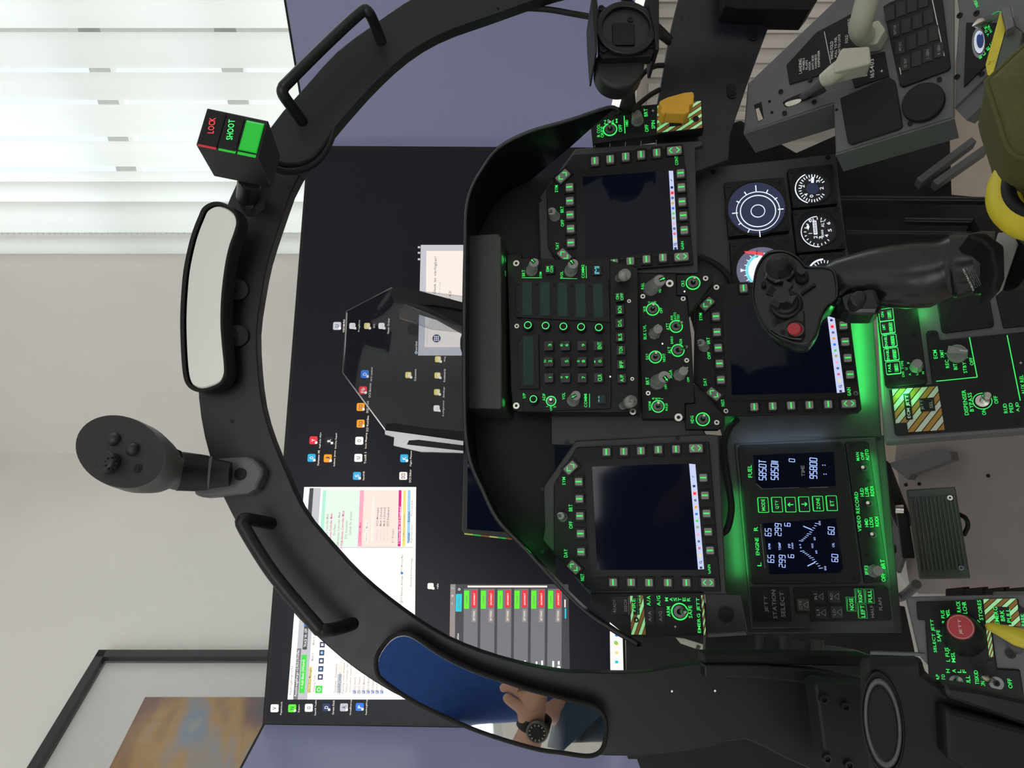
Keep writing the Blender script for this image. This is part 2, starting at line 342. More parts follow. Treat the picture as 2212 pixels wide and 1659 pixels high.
# slat edges traced on the wall plane give the pitch
WP = Pl(NB, CORNER + NB * .075)
edges = [537, 497, 431, 388, 366, 302, 223, 154, 68, -25, -125, -235, -355, -490, -640]
def walls(y): 
    q = WP.p(1106, y); return (q - CORNER).dot(WB)
for i in range(len(edges) - 1):
    a, c = walls(edges[i]), walls(edges[i + 1]); wd = c - a; b = MB(); tw = .010 + .012 * (i > 4)
    o0 = CORNER + NB * .085 + WB * a + UP * .32
    ov = .010 if i > 5 else .016
    nn = 7; gap = i in (5, 6, 7, 8, 4)
    e0 = .008 if gap else -ov
    fr = []
    for k in range(nn):
        s = k / (nn - 1); x = e0 + (wd - e0 + .0) * s; y = (s - .5) * .022 + .006 * math.sin(s * math.pi)
        fr.append(o0 + WB * x + NB * y)
    top = [p + UP * 2.79 for p in fr]
    vs = fr + top; vs2 = [p - NB * .0008 for p in vs]
    b.add(vs, [(k, k + 1, nn + k + 1, nn + k) for k in range(nn - 1)], 'blind', True)
    b.build('slat', t)
b = MB(); q = CORNER + WB * walls(494) + NB * .12
for k in range(150):
    z = .5 + k * .017; n = 6; c = q + UP * z
    b.loft([[c + V((math.cos(a) * r, math.sin(a) * r, dz)) for a in [j * math.pi / 3 for j in range(6)]] for r, dz in ((.001, -.003), (.003, 0), (.001, .003))], 'white')
b.tube([q + UP * .5, q + UP * 3.1], .0008, 'white', 5); b.build('bead_chain', t)
# radiator below the window
t = thing('radiator', 'white ribbed panel radiator on the wall below the blind', 'radiator', CORNER + WB * 1.8 + NB * .1 + UP * .1)
RP = Pl(NB, CORNER + NB * .16)
b = MB()
x0, x1 = walls(250), 3.2
b.obox(CORNER + WB * x0 + NB * .06 + UP * .12, WB * (x1 - x0), NB * .09, UP * .75, 'radiator')
n = int((x1 - x0) / .034)
for k in range(n): b.obox(CORNER + WB * (x0 + .005 + k * .034) + NB * .15 + UP * .14, WB * .019, NB * .010, UP * .71, 'radiator')
b.build('radiator_body', t)
b = MB(); b.obox(CORNER + WB * (x0 - .004) + NB * .05 + UP * .868, WB * (x1 - x0 + .008), NB * .115, UP * .012, 'radiator'); b.build('top_grille', t)
b = MB(); b.tube([CORNER + WB * (x0 + .1) + NB * .1, CORNER + WB * (x0 + .1) + NB * .1 + UP * .13], .009, 'white'); b.build('pipe', t)
# baseboards
b = MB(); b.obox(CORNER + WB * 0 , WB * 4.4, NB * .015, UP * .07, 'white'); struct(b.build('baseboard_back'))
b = MB(); b.obox(CORNER, WL * 5, NL * .015, UP * .07, 'white'); struct(b.build('baseboard_left'))
# framed picture on the left wall
PW = Pl(NL, CORNER + NL * .03)
t = thing('framed_picture', 'framed golden-sky landscape print behind glass on the left wall', 'picture', PW.p(600, 1600))
def wq(px, dz=0.): return [PW.p(x, y, dz) for x, y in px]
tl = PW.p(216, 1410); s0 = (tl - CORNER).dot(WL)
def wpt(s, z, h): return CORNER + WL * (s0 + s) + UP * z + NL * (.03 + h)
zt = tl.z; W_, H_ = 1.0, .78
def wrect(b, s, z0, s1, z1, h0, h1, m):
    fr = [wpt(s, z0, h0), wpt(s1, z0, h0), wpt(s1, z1, h0), wpt(s, z1, h0)]; b.prism(fr, [p - NL * (h0 - h1) for p in fr], m)
b = MB(); fw = .022
for q in ((0, zt - H_, fw, zt), (W_ - fw, zt - H_, W_, zt), (0, zt - fw, W_, zt), (0, zt - H_, W_, zt - H_ + fw)): wrect(b, q[0], q[1], q[2], q[3], .012, -.028, 'pframe')
b.build('picture_frame', t, bev=.001)
b = MB(); wrect(b, fw, zt - H_ + fw, W_ - fw, zt - fw, -.012, -.016, 'picmat'); b.build('passe_partout', t)
m = bpy.data.materials.new('print'); m.use_nodes = True; tt = m.node_tree; bs = tt.nodes['Principled BSDF']; bs.inputs['Roughness'].default_value = .7
tcn = tt.nodes.new('ShaderNodeTexCoord'); mp = tt.nodes.new('ShaderNodeMapping'); nz = tt.nodes.new('ShaderNodeTexNoise'); cr2 = tt.nodes.new('ShaderNodeValToRGB')
tt.links.new(tcn.outputs['Generated'], mp.inputs[0]); mp.inputs['Scale'].default_value = (1.2, 1.2, 2.2); tt.links.new(mp.outputs[0], nz.inputs[0]); nz.inputs['Scale'].default_value = 1.15; nz.inputs['Detail'].default_value = 6; nz.inputs['Distortion'].default_value = .3
tt.links.new(nz.outputs[0], cr2.inputs[0]); tt.links.new(cr2.outputs[0], bs.inputs['Base Color'])
e = cr2.color_ramp.elements; e[0].position = .28; e[0].color = (.05, .09, .15, 1); e[1].position = .75; e[1].color = (.75, .48, .12, 1)
for p_, c_ in ((.42, (.22, .10, .08, 1)), (.50, (.50, .28, .08, 1)), (.58, (.22, .30, .42, 1)), (.66, (.60, .46, .22, 1))): q = e.new(p_); q.color = c_
MATS['print'] = m
b = MB(); wrect(b, .12, zt - H_ + .12, W_ - .12, zt - .165, -.010, -.012, 'print'); b.build('landscape_print', t)
b = MB()
mat('gold', (.75, .5, .12), .6)
random.seed(9)
for k in range(9):
    s = .30 + k * .05; z = zt - .30 - random.random() * .12 - .012 * k
    b.tube([wpt(s, z - .04, -.0095), wpt(s + .06, z + .01, -.0095), wpt(s + .15, z + .025 * random.random(), -.0095)], .0025, 'gold', 5)
b.build('painted_reeds', t)
b = MB(); wrect(b, fw, zt - H_ + fw, W_ - fw, zt - fw, .004, .002, 'picglass'); b.build('picture_glass', t)

# ================================================================ MONITORS
TV = plane(0, 0, 570, 1562, 1.30)
root = thing('monitor', 'large centre flat monitor showing a dark desktop with icons and open windows', 'monitor', TV.p(1345, 900))
tvq = [(566, 1566), (664, 314), (1322, 318), (1356, 1578)]
b = MB(); b.poly(TV, tvq, 0, -.035, 'blk'); b.build('housing', root, bev=.002)
b = MB(); b.poly(TV, [(575, 1558), (670, 322), (1314, 326), (1348, 1570)], .0006, .0002, 'screentv'); b.build('screen', root)
b = MB(); S = b
def img(px, m, lv=1): S.face(TV, px, .001 + .0004 * lv, m)
def tx(t, x, y, w, h, m, lv=4): S.text(TV, t, x, y, w, h, .001 + .0004 * lv, m)
# big editor window (top edge left to right follows the monitor)
def win(x0l, x0r, yl, yr, x1l, x1r): 
    def f(u, v):
        xt = x0l + (x0r - x0l) * u; xb = x1l + (x1r - x1l) * u; return (xt + (xb - xt) * v, yl + (yr - yl) * u)
    return f
f = win(621, 657, 1511, 1052, 905, 899, )
f = win(621, 657, 1511, 1052, 895, 899)
def rc_(u0, v0, u1, v1, m, lv=1): img([f(u0, v0), f(u1, v0), f(u1, v1), f(u0, v1)], m, lv)
def tw(t, u, v, w, h, m, lv=4): x, y = f(u, v); tx(t, x, y, w, h, m, lv)
rc_(0, 0, 1, 1, 's_white'); rc_(0, .045, .24, .08, 's_grey', 2); rc_(.24, .045, .97, .08, 's_lgrey', 2); rc_(0, .08, .55, .155, 's_lgrey', 2); rc_(.80, .05, .995, .085, 's_dgrey', 3); rc_(.72, .085, .995, .15, 's_lgrey', 2)
rc_(.03, .088, .21, .13, 's_green', 3); rc_(.235, .09, .345, .125, 's_dgrey', 3); rc_(.345, .088, .37, .125, 's_blue', 3); rc_(.03, .155, .155, .178, 's_yel', 3); rc_(.36, .15, .40, .178, 's_green', 3)
tw('PassthroughForge v2.95.5 | Profile:', .125, .062, 100, 7, 's_white'); tw('PassthroughForge v2.95.5', .09, .02, 62, 6, 's_text'); tw('+ Add Mask (Wizard)', .12, .109, 62, 7, 's_white'); tw('TRACE VR: OFF', .29, .108, 40, 6, 's_white')
tw('[DCS] DCS Messages', .092, .167, 52, 7, 's_grey'); tw('Mask 5', .20, .175, 17, 5, 's_text'); tw('Mask 6', .275, .175, 17, 5, 's_text'); tw('Drawing Tools', .075, .205, 36, 5, 's_text')
rc_(.03, .215, .065, .27, 's_green', 3)
for k in range(6):
    u = .105 + k * .038; rc_(u - .012, .228, u + .014, .268, 's_navy', 3); rc_(u - .005, .238, u + .007, .258, ('s_white', 's_lblue')[k % 2], 4)
x, y = f(.047, .243); S.ring(TV, x, y, 3, 4.6, .0028, .0024, 's_white', 20)
tw('Document / Autosource', .10, .37, 62, 5, 's_text'); rc_(.03, .385, .12, .42, 's_lgrey', 2); rc_(.125, .39, .17, .42, 's_cream', 2); tw('Load PDF / Images', .075, .405, 46, 5, 's_grey'); tw('Painting tools disabled', .10, .435, 66, 4.5, 's_text')
tw('Hotkey: Ctrl+Page / Dn', .10, .462, 62, 4.5, 's_text'); tw('Auto-source (check all)', .10, .49, 62, 4.5, 's_text')
for k, s_ in enumerate(('DCS Aircraft', 'DCS Theater', 'DCS Mission', 'DCS Brief', 'DCS Kneeboard', 'DCS Map', 'DCS Notes')):
    v = .525 + k * .036; x, y = f(.035, v); 
    if x > 900: break
    S.rb(TV, x, y, 8, 8, .0018, .0016, 's_lgrey', 2)
    if k != 1: S.line(TV, x + 1, y + 2.5, x + 3, y, 1.2, .0026, 's_blue'); S.line(TV, x + 3, y, x - 3, y - 3, 1.2, .0026, 's_blue')
    tw(s_, .075, v, 28 + 2 * (k % 3), 4.5, 's_text')
# right column of the editor
rc_(.72, .175, .985, .50, 's_mint2', 2); rc_(.72, .17, .985, .20, 's_mint', 3)
for k, s_ in enumerate(('FSSB Hornet Controller Mask', 'FSSB-Hornet Controller Mask', 'Profiles:', 'FSSB-Hornet Controller Mask', '+ FSSB-Hornet Controller Mask', 'DCS Autoswitch:', 'Default for aircraft')):
    tw(s_, .80 + .03 * (k == 6), .225 + .034 * k, (68, 70, 24, 76, 82, 40, 50)[k], 5, ('s_text', 's_mag', 's_text')[k % 3])
rc_(.72, .50, .985, .535, 's_pink', 3); tw('[-] Layer : Mask', .79, .517, 42, 5, 's_mag'); rc_(.715, .535, .985, .84, 's_pink2', 2)
rc_(.735, .56, .79, .585, 's_white', 3); rc_(.80, .56, .84, .585, 's_white', 3); tw('Duplicate', .762, .573, 22, 5, 's_text'); tw('Mirror', .82, .573, 14, 5, 's_text'); rc_(.74, .61, .96, .635, 's_cream', 3)
for k, s_ in enumerate(('DCS Messages', 'Mask 5 [locked]', 'Mask 6 [locked]', 'DCS Kneeboard')):
    tw(s_, .86, .665 + .03 * k, 40, 5, 's_grey'); tw('(x) (x) (*)'.replace('*', 'x'), .775, .665 + .03 * k, 24, 5, 's_lgrey')
tw('4 / 14 masks', .77, .80, 30, 5, 's_text')
rc_(.72, .845, .985, .87, 's_mag', 3); tw('+ Selected Mask: DCS Kneeboard', .82, .858, 80, 4.5, 's_white'); rc_(.72, .885, .985, .91, 's_yel', 3); tw('[+/-] Mask (world mode)', .81, .898, 58, 4.5, 's_text'); rc_(.74, .925, .985, .95, 's_lblue', 3)
tw('Position', .76, .938, 22, 5, 's_navy'); tw('Rotation', .86, .938, 22, 5, 's_navy'); tw('Height View Zoom', .78, .965, 40, 4.5, 's_text'); tw('World only Euler', .90, .965, 36, 4.5, 's_text')
for u in (.713, .716): rc_(u, .17, u + .002, .98, 's_lgrey', 3)
tw('DCS Nearest Airfields', .52, .885, 58, 5, 's_text'); tw('DCS Moving Map', .64, .885, 40, 5, 's_text'); x, y = f(.595, .885); S.cyl(TV, x, y, 3, .0022, .0018, 's_blue'); x, y = f(.455, .885); S.ring(TV, x, y, 3, 4, .0022, .0018, 's_lgrey')
tw('Drawing Reference Image', .60, .965, 62, 5, 's_text')
# connection window at lower left
img([(973, 1262), (1228, 1262), (1232, 1520), (968, 1520)], 's_dgrey', 1); img([(973, 1262), (984, 1262), (981, 1520), (969, 1520)], 's_tan', 2)
img([(985, 1283), (998, 1283), (997, 1321), (984, 1321)], 's_cyan', 3); img([(1010, 1265), (1182, 1265), (1182, 1269), (1010, 1269)], 's_cream', 3); tx('LISTENING', 991, 1302, 26, 4, 's_grey'); tx('MaxHost', 989, 1378, 20, 4.5, 's_white')
S.ring(TV, 992, 1273, 1.5, 2.6, .0024, .002, 's_white'); tx('X', 978, 1271, 5, 5, 's_lgrey'); S.ring(TV, 977.5, 1287, 1.4, 2.2, .0024, .002, 's_white'); img([(976, 1301), (977.5, 1301), (977.5, 1307), (976, 1307)], 's_lgrey', 3)
for k in range(6):
    x = 1002.5 + k * 36.3
    img([(x - .5, 1272), (x + 30, 1272), (x + 28, 1515), (x - 2.5, 1515)], 's_grey', 2); img([(x, 1276), (x + 11, 1276), (x + 10.5, 1315), (x - .5, 1315)], 's_lime', 3); img([(x + 17, 1275), (x + 28, 1275), (x + 27, 1312), (x + 16, 1312)], 's_red', 3)
    img([(x + 17, 1315), (x + 27, 1315), (x + 26, 1344), (x + 16, 1344)], 's_tan', 3); tx('ONLINE', x + 5.5, 1296, 19, 3.2, 's_grey'); tx('DISCONNECT', x + 22, 1294, 26, 3.6, 's_white'); tx('SETTINGS', x + 21.5, 1330, 21, 3.6, 's_white')
img([(1219, 1295), (1222, 1295), (1222, 1312), (1219, 1312)], 's_cream', 3); img([(1220, 1314), (1223, 1314), (1223, 1336), (1220, 1336)], 's_cyan', 3)
for x, y, w_ in ((1134, 1430, 6), (1159, 1434, 10), (1171, 1432, 10), (1195, 1436, 16), (1207, 1432, 8)): img([(x - 2, y - w_ / 2), (x + 2, y - w_ / 2), (x + 2, y + w_ / 2), (x - 2, y + w_ / 2)], 's_white', 3)
S.cyl(TV, 1207, 1442, 4, .0022, .0018, 's_white')
# notification window at the right
img([(909, 529), (1090, 529), (1090, 768), (903, 768)], 's_lgrey', 1); img([(921, 542), (1090, 542), (1090, 658), (920, 658)], 's_cream', 2); img([(920, 655), (1090, 655), (1090, 750), (917, 750)], 's_cream', 2); img([(919, 652), (925, 652), (925, 700), (918, 700)], 's_white', 3)
tx('Stream Deck ist verf\u00fcgbar!', 940, 610, 112, 7, 's_grey', 5); tx('7.4.21', 972, 638, 18, 5, 's_grey', 5); tx('v7.4.20', 950, 624, 28, 3.5, 's_lgrey', 5); tx('Stream Deck', 899, 750, 26, 4.5, 's_white'); tx('+ Benachrichtigung', 923, 725, 40, 3.5, 's_lgrey', 5)
S.cyl(TV, 943, 731, 8.5, .003, .0026, 's_navy'); 
for i in range(3):
    for j in range(3): S.rb(TV, 939 + i * 4, 727 + j * 4, 2.6, 2.6, .0036, .0032, 's_white')
S.ring(TV, 899, 762, 2, 3, .0022, .0018, 's_lblue')
for y in (534, 546, 560): S.rb(TV, 905, y, 4, 5, .0022, .0018, 's_lgrey')
# taskbar
img([(1320, 1578 - 14), (1304, 326), (1316, 326), (1350, 1564)], 's_white', 1)
for y, m_ in ((1372, 's_blue'), (1390, 's_red'), (1391, 's_yel'), (1410, 's_yel'), (1430, 's_cyan'), (1350, 's_navy')): S.rb(TV, 1332, y, 6, 7, .0026, .0022, m_, 2)
S.ring(TV, 1330, 1388, 2, 4, .003, .0026, 's_green')
# desktop icons: position, colour, glyph, caption
ic = [(593, 1530, 's_white', 'V', 'Papierkorb'), (631, 1530, 's_lime', 'N', 'Export'), (667, 1529, 's_white', 'O', 'OpenXR Toolkit'), (705, 1528, 's_navy', 'D', 'Stream Deck'), (743, 1528, 's_lgrey', 'A', 'VirtualDesktop'), (777, 1527, 's_blue', 'P', 'PassthroughForge'),
      (677, 951, 's_red', 'Y', 'Half-Life Alyx'), (673, 989, 's_sky', 'O', 'Warhammer 40K'), (711, 952, 's_black', 'R', 'RatCity Repair'), (708, 990, 's_orange', 'J', 'Indiana Jones'),
      (779, 879, 's_orange', 'DCS', 'DCS World'), (779, 915, 's_orange', 'DCS', 'DCS World Beta'), (776, 952, 's_white', 'O', 'Sonic Mapping'), (774, 989, 's_white', 'U', 'TrackIR 5'), (771, 1028, 's_sky', 'S', 'OpenRGB'),
      (873, 990, 's_sky', 'K', 'Flight Planner'), (871, 1028, 's_cream', 'DCS', 'DCS Editor'), (784, 843, 's_red', 'Fb', 'DCS Buttons'), (788, 808, 's_blue', 'D', 'DCS Updater'),
      (728, 704, 's_lgrey', 'U', 'VAICOM PRO'), (761, 704, 's_white', '', 'Fragliste'), (793, 704, 's_yel', '', 'DCS'), (824, 704, 's_white', '', 'Neuer Ordner'), (882, 810, 's_yel', '', 'Dokumente'),
      (946, 776, 's_yel', '', 'Wing'), (945, 811, 's_yel', '', 'Kneeboards'), (944, 847, 's_yel', '', 'Bindings'), (943, 882, 's_white', '', 'Konfiguration'), (930, 1266, 's_white', '', 'ralo')]
for x, y, m_, g_, cpt in ic:
    s_ = 17 if g_ else 13
    S.rb(TV, x, y, s_, s_, .0018, .0014, m_, 3)
    if g_: tx(g_, x, y, min(11, 6 * len(g_)), 8, 's_navy' if m_ in ('s_white', 's_lgrey', 's_cream', 's_orange', 's_lime') else 's_white')
    else: S.rb(TV, x + 2, y, 8, 5, .0022, .0018, 's_cream', 1)
    S.rb(TV, x + 6, y + 5, 5, 5, .0024, .002, 's_white', 1)
    tx(cpt, x + 15, y, min(34, 2.8 * len(cpt)), 4.5, 's_cream')
b.build('desktop_image', root)
b = MB(); b.poly(TV, [(1345, 760), (1345, 1000), (1420, 980), (1420, 780)], -.03, -.06, 'blk'); b.build('stand_neck', root)
# side monitors
def sidemon(name, lab, q, m, zs):
    P = [pt(x, y, z) for (x, y), z in zip(q, zs)]; n = (P[1] - P[0]).cross(P[3] - P[0]).normalized()
    if n.dot(P[0] - CAM) > 0: n = -n
    r = thing(name, lab, 'monitor', (P[2] + P[3]) / 2); b = MB(); b.prism(P, [p - n * .03 for p in P], 'blk'); b.build('housing', r, bev=.001)
    c = sum(P, V()) / 4; I = [c + (p - c) * .985 + n * .001 for p in P]; b = MB(); b.add(I, [(0, 1, 2, 3)], m); b.build('screen', r); return r, P, n, I
r1, P, n, I = sidemon('monitor', 'right side monitor angled inward, blank blue-grey screen below the blind', [(666, 326), (578, -210), (1452, -210), (1322, 328)], 'side', (1.575, 1.28, 1.28, 1.575))
b = MB(); e = .03; b.add([I[3] + n * .001, I[2] + n * .001, I[2] + (I[1] - I[2]) * e + n * .001, I[3] + (I[0] - I[3]) * e + n * .001], [(0, 1, 2, 3)], 's_white')
for k, mm in ((.18, 's_red'), (.12, 's_navy'), (.15, 's_lgrey')):
    p = I[3] + (I[2] - I[3]) * k; u_ = (I[0] - I[3]) * .018; d_ = (I[2] - I[3]) * .012; p = p + u_ * .3 + n * .002; b.add([p, p + d_, p + d_ + u_, p + u_], [(0, 1, 2, 3)], mm)
b.build('taskbar_image', r1)
r2, P, n, I = sidemon('monitor', 'left side monitor angled inward, blank blue-grey screen beside the mirror', [(425, 1830), (568, 1563), (1355, 1574), (1560, 1830)], 'side', (1.06, 1.315, 1.315, 1.06))
b = MB(); b.add([I[3] + n * .001, I[2] + n * .001, I[2] + (I[1] - I[2]) * e + n * .001, I[3] + (I[0] - I[3]) * e + n * .001], [(0, 1, 2, 3)], 's_lgrey'); b.build('taskbar_image', r2)
# ================================================================ COCKPIT PLANES
DD = plane(0, 10.5, 1390, 1115, .826)
LO = DD.off(-.045)      # centre display face
LP = DD.off(-.07)       # lower plate
IF = DD.off(-.06)
UF = DD.off(.03)
def part(mb, name, par, bev=0., label=None, **k):
    o = mb.build(name, par, bev, **k)
    if label: o['label'] = label
    return o
def screw(par, pl, x, y, r=5, m='darkmetal', h=0.):
    b = MB(); b.ring(pl, x, y, r * .45, r, h + .0012, h, m, 14); b.cyl(pl, x, y, r * .5, h + .0004, h, 'blk', n=6); return b.build('screw', par)
def toggle(par, pl, x, y, tx_, ty_, r=13, h=.018, glow='grn', lr=2.6, tip=None, m='metal'):
    b = MB()
    if glow: b.ring(pl, x, y, r * .84, r, .0009, 0, glow, 32)
    b.ring(pl, x, y, r * .35, r * .72, .0022, 0, 'darkmetal', 20)
    o = b.build('toggle_switch', par); b = MB(); a = pl.p(x, y, .001); e = pl.p(tx_, ty_, h); k = pl.sc(x, y)
    if tip: b.tube([a, a.lerp(e, .45), a.lerp(e, .5), a.lerp(e, .8), e], [lr * k, lr * k, tip * k, tip * k, .0003], m, 12)
    else: b.tube([a, a.lerp(e, .55), a.lerp(e, .9), e], [lr * .8 * k, lr * 1.0 * k, lr * 1.5 * k, lr * 1.1 * k], m, 12)
    b.build('lever', o); return o
def knob(par, pl, bx, by, tx_, ty_, r=11, m='knob', n=16, ptr=None, pm='grnd', h=.016, name='knob'):
    b = MB(); c0 = pl.p(bx, by, 0.); c1 = pl.p(tx_, ty_, h); k = pl.sc(bx, by)
    def rg(c, rr, wob=.0): return [c + (pl.r * math.cos(t) + pl.u * math.sin(t)) * rr * k * (1 - wob * (i % 2)) for i, t in enumerate([j * 2 * math.pi / (2 * n) for j in range(2 * n)])]
    b.loft([rg(c0, r * 1.12), rg(c0.lerp(c1, .15), r * 1.1), rg(c0.lerp(c1, .25), r, .06), rg(c0.lerp(c1, .93), r * .88, .05), rg(c1, r * .82)], m, smooth=False)
    o = b.build(name, par)
    if ptr is not None:
        b = MB()
        t = math.radians(ptr); d = pl.r * math.cos(t) + pl.u * math.sin(t); s = pl.n.cross(d); q = c1 + pl.n * .0004; R = r * k * .84
        b.prism([q - s * R * .36 - d * R * .1, q - s * R * .36 + d * R, q + s * R * .36 + d * R, q + s * R * .36 - d * R * .1], [p - pl.n * .0003 for p in (q - s * R * .36 - d * R * .1, q - s * R * .36 + d * R, q + s * R * .36 + d * R, q + s * R * .36 - d * R * .1)], 'blk')
        q = q + pl.n * .0004; b.add([q - s * R * .08, q - s * R * .08 + d * R * .55, q - s * R * .25 + d * R * .55, q + d * R * .95, q + s * R * .25 + d * R * .55, q + s * R * .08 + d * R * .55, q + s * R * .08], [tuple(range(7))], pm); b.build('pointer', o)
    return o
def legends(par, pl, items, m='grn', h=.0008, name='legend'):
    b = MB()
    for it in items:
        t, x, y, wd, ht = it[:5]; b.text(pl, t, x, y, wd, ht, h, it[5] if len(it) > 5 and it[5] else m, it[6] if len(it) > 6 else 0)
    return b.build(name, par)
def btnkey(par, pl, x, y, s, t, h=.004, rows=None, gm='grn', m='key', w_=None, name='key'):
    b = MB(); b.rb(pl, x, y, w_ or s, s, h, 0, m, 2); b.rb(pl, x, y, (w_ or s) + 2.5, s + 2.5, .001, 0, 'blk2', 2)
    for q in t: b.text(pl, q[0], x + q[1], y + q[2], q[3], q[4], h + .0004, gm)
    return b.build(name, par, .0003)
# ---------------------------------------------------------------- panel structure
Z4 = Z(980, 880, 3.19); Z1 = Z(980, 200, 3.95); Z3 = Z(1300, 540, 4.366); Z2 = Z(1080, 540, 4.366); Z6 = Z(1460, 300, 3.77)
root = thing('instrument_panel', 'dark grey instrument panel frame that carries the displays and gauges', 'panel', DD.p(1560, 750))
b = MB(); b.poly(DD, [(1176, 1140), (1173, 1052), (1243, 952), (1530, 938), (1552, 940), (1569, 1276), (1575, 1284), (1274, 1284), (1171, 1166)], -.006, -.016, 'chassis')
b.poly(DD, [(1167, 560), (1162, 430), (1243, 321), (1519, 303), (1519, 313), (1502, 318), (1508, 590), (1200, 590)], -.006, -.016, 'chassis')
b.poly(DD, [(1190, 960), (1190, 585), (1492, 585), (1497, 610), (1480, 660), (1490, 880), (1530, 945), (1530, 960)], -.012, -.02, 'chassis'); part(b, 'display_frame', root, .0015)
b = MB(); b.poly(LP, [(1480, 372), (1574, 357), (1805, 332), (1829, 533), (1850, 600), (1884, 640), (1906, 955), (1560, 955), (1560, 940), (1480, 640)], 0, -.006, 'chassis'); b.poly(LP, [(1480, 940), (1910, 940), (1950, 1367), (1614, 1369), (1600, 1290), (1480, 1280)], 0, -.006, 'chassis'); part(b, 'lower_plate', root, .0015)
b = MB(); b.poly(LP, [(1587, 958), (1893, 944), (1935, 1355), (1624, 1358)], .006, -.001, 'chassis'); part(b, 'indicator_subframe', root, .0015)
for x, y in ((1540, 371), (1788, 340)): screw(root, LP, x, y, 5, 'blk')
for x, y in ((1464, 946), (1224, 957), (1172, 1056), (1172, 1192), (1165, 432)): screw(root, DD, x, y, 4.5, 'blk', -.005)
for y in (1268, ): pass
b = MB()
for x in (1284.5, 1317, 1350.5, 1384, 1417): b.line(DD, x, 318 - (x - 1284) * .03, x + 1, 309 - (x - 1284) * .05, 1.2, -.0045, 'greytext')
part(b, 'scribe_marks', root)
# ---------------------------------------------------------------- hood
rim = smooth2([(1376, 1391), (1322, 1360), (1262, 1319), (1199, 1256), (1130, 1181), (1074, 1121), (1043, 1059), (1020, 1008), (1009, 960), (1004, 890), (1003, 700), (1005, 514), (1007, 453), (1017, 410), (1038, 370), (1076, 321), (1142, 286), (1228, 261), (1312, 233), (1336, 236)], 4)
HP = plane(0, 0, 1010, 700, .80)
root = thing('glareshield', 'glossy black curved glareshield hood arching over the instrument panel', 'glareshield', HP.p(1012, 700))
c0 = HP.p(1300, 780); fr = [HP.p(x, y) for x, y in rim]; dep = [.125 if x < 1130 else max(.006, .125 * (1 - (x - 1130) / (190 if y < 829 else 215))) for x, y in rim]; bk = [p + V((0, d, -.006)) for p, d in zip(fr, dep)]; out = [p + (p - c0).normalized() * .0028 for p in fr]; ob = [p + (p - c0).normalized() * .0028 for p in bk]
b = MB(); n = len(fr)
for A, B, sm in ((fr, bk, True), (out, ob, True), (fr, out, False), (bk, ob, False)):
    b.add(A + B, [(i, i + 1, n + i + 1, n + i) for i in range(n - 1)], 'hood', sm)
part(b, 'hood_shell', root)
b = MB()
for i in range(n - 1): b.tube([fr[i], fr[i + 1]], .0017, 'chassis', 6, True, False)
part(b, 'rim_trim', root)
bp = [p + V((0, .118, 0)) for p, d in zip(fr, dep) if d > .07]; b = MB(); b.prism(bp, [p + V((0, .004, 0)) for p in bp], 'blk'); part(b, 'back_plate', root)
# annunciator plates seen under the hood
AN = plane(0, 6, 1130, 1100, .905)
b = MB(); b.poly(AN, [(1105, 985), (1160, 985), (1165, 1180), (1125, 1185), (1105, 1150)], 0, -.003, 'blk2'); b.rb(AN, 1132, 1055, 29, 29, .001, 0, 'greyplastic', 1)
b.text(AN, 'FIRE', 1135, 1099, 28, 9, .0008, 'chassis'); 
for i in range(4):
    for j in range(2): b.rb(AN, 1126 + i * 16, 982 + j * 30, 22, 11, .0008, 0, 'blk', 1)
b.text(AN, 'MASTER', 1128, 1055, 22, 6, .0014, 'chassis'); b.text(AN, 'CAUTION', 1137, 1055, 22, 6, .0014, 'chassis'); part(b, 'warning_light_plate', root)
AN2 = plane(0, 6, 1130, 500, .99)
b = MB(); b.rb(AN2, 1128, 490, 24, 18, 0, -.002, 'blk2', 1); b.text(AN2, 'FIRE', 1128, 490, 20, 8, .0006, 'chassis'); b.rb(AN2, 1128, 524, 18, 20, 0, -.002, 'blk2', 1); part(b, 'warning_light_plate', root)

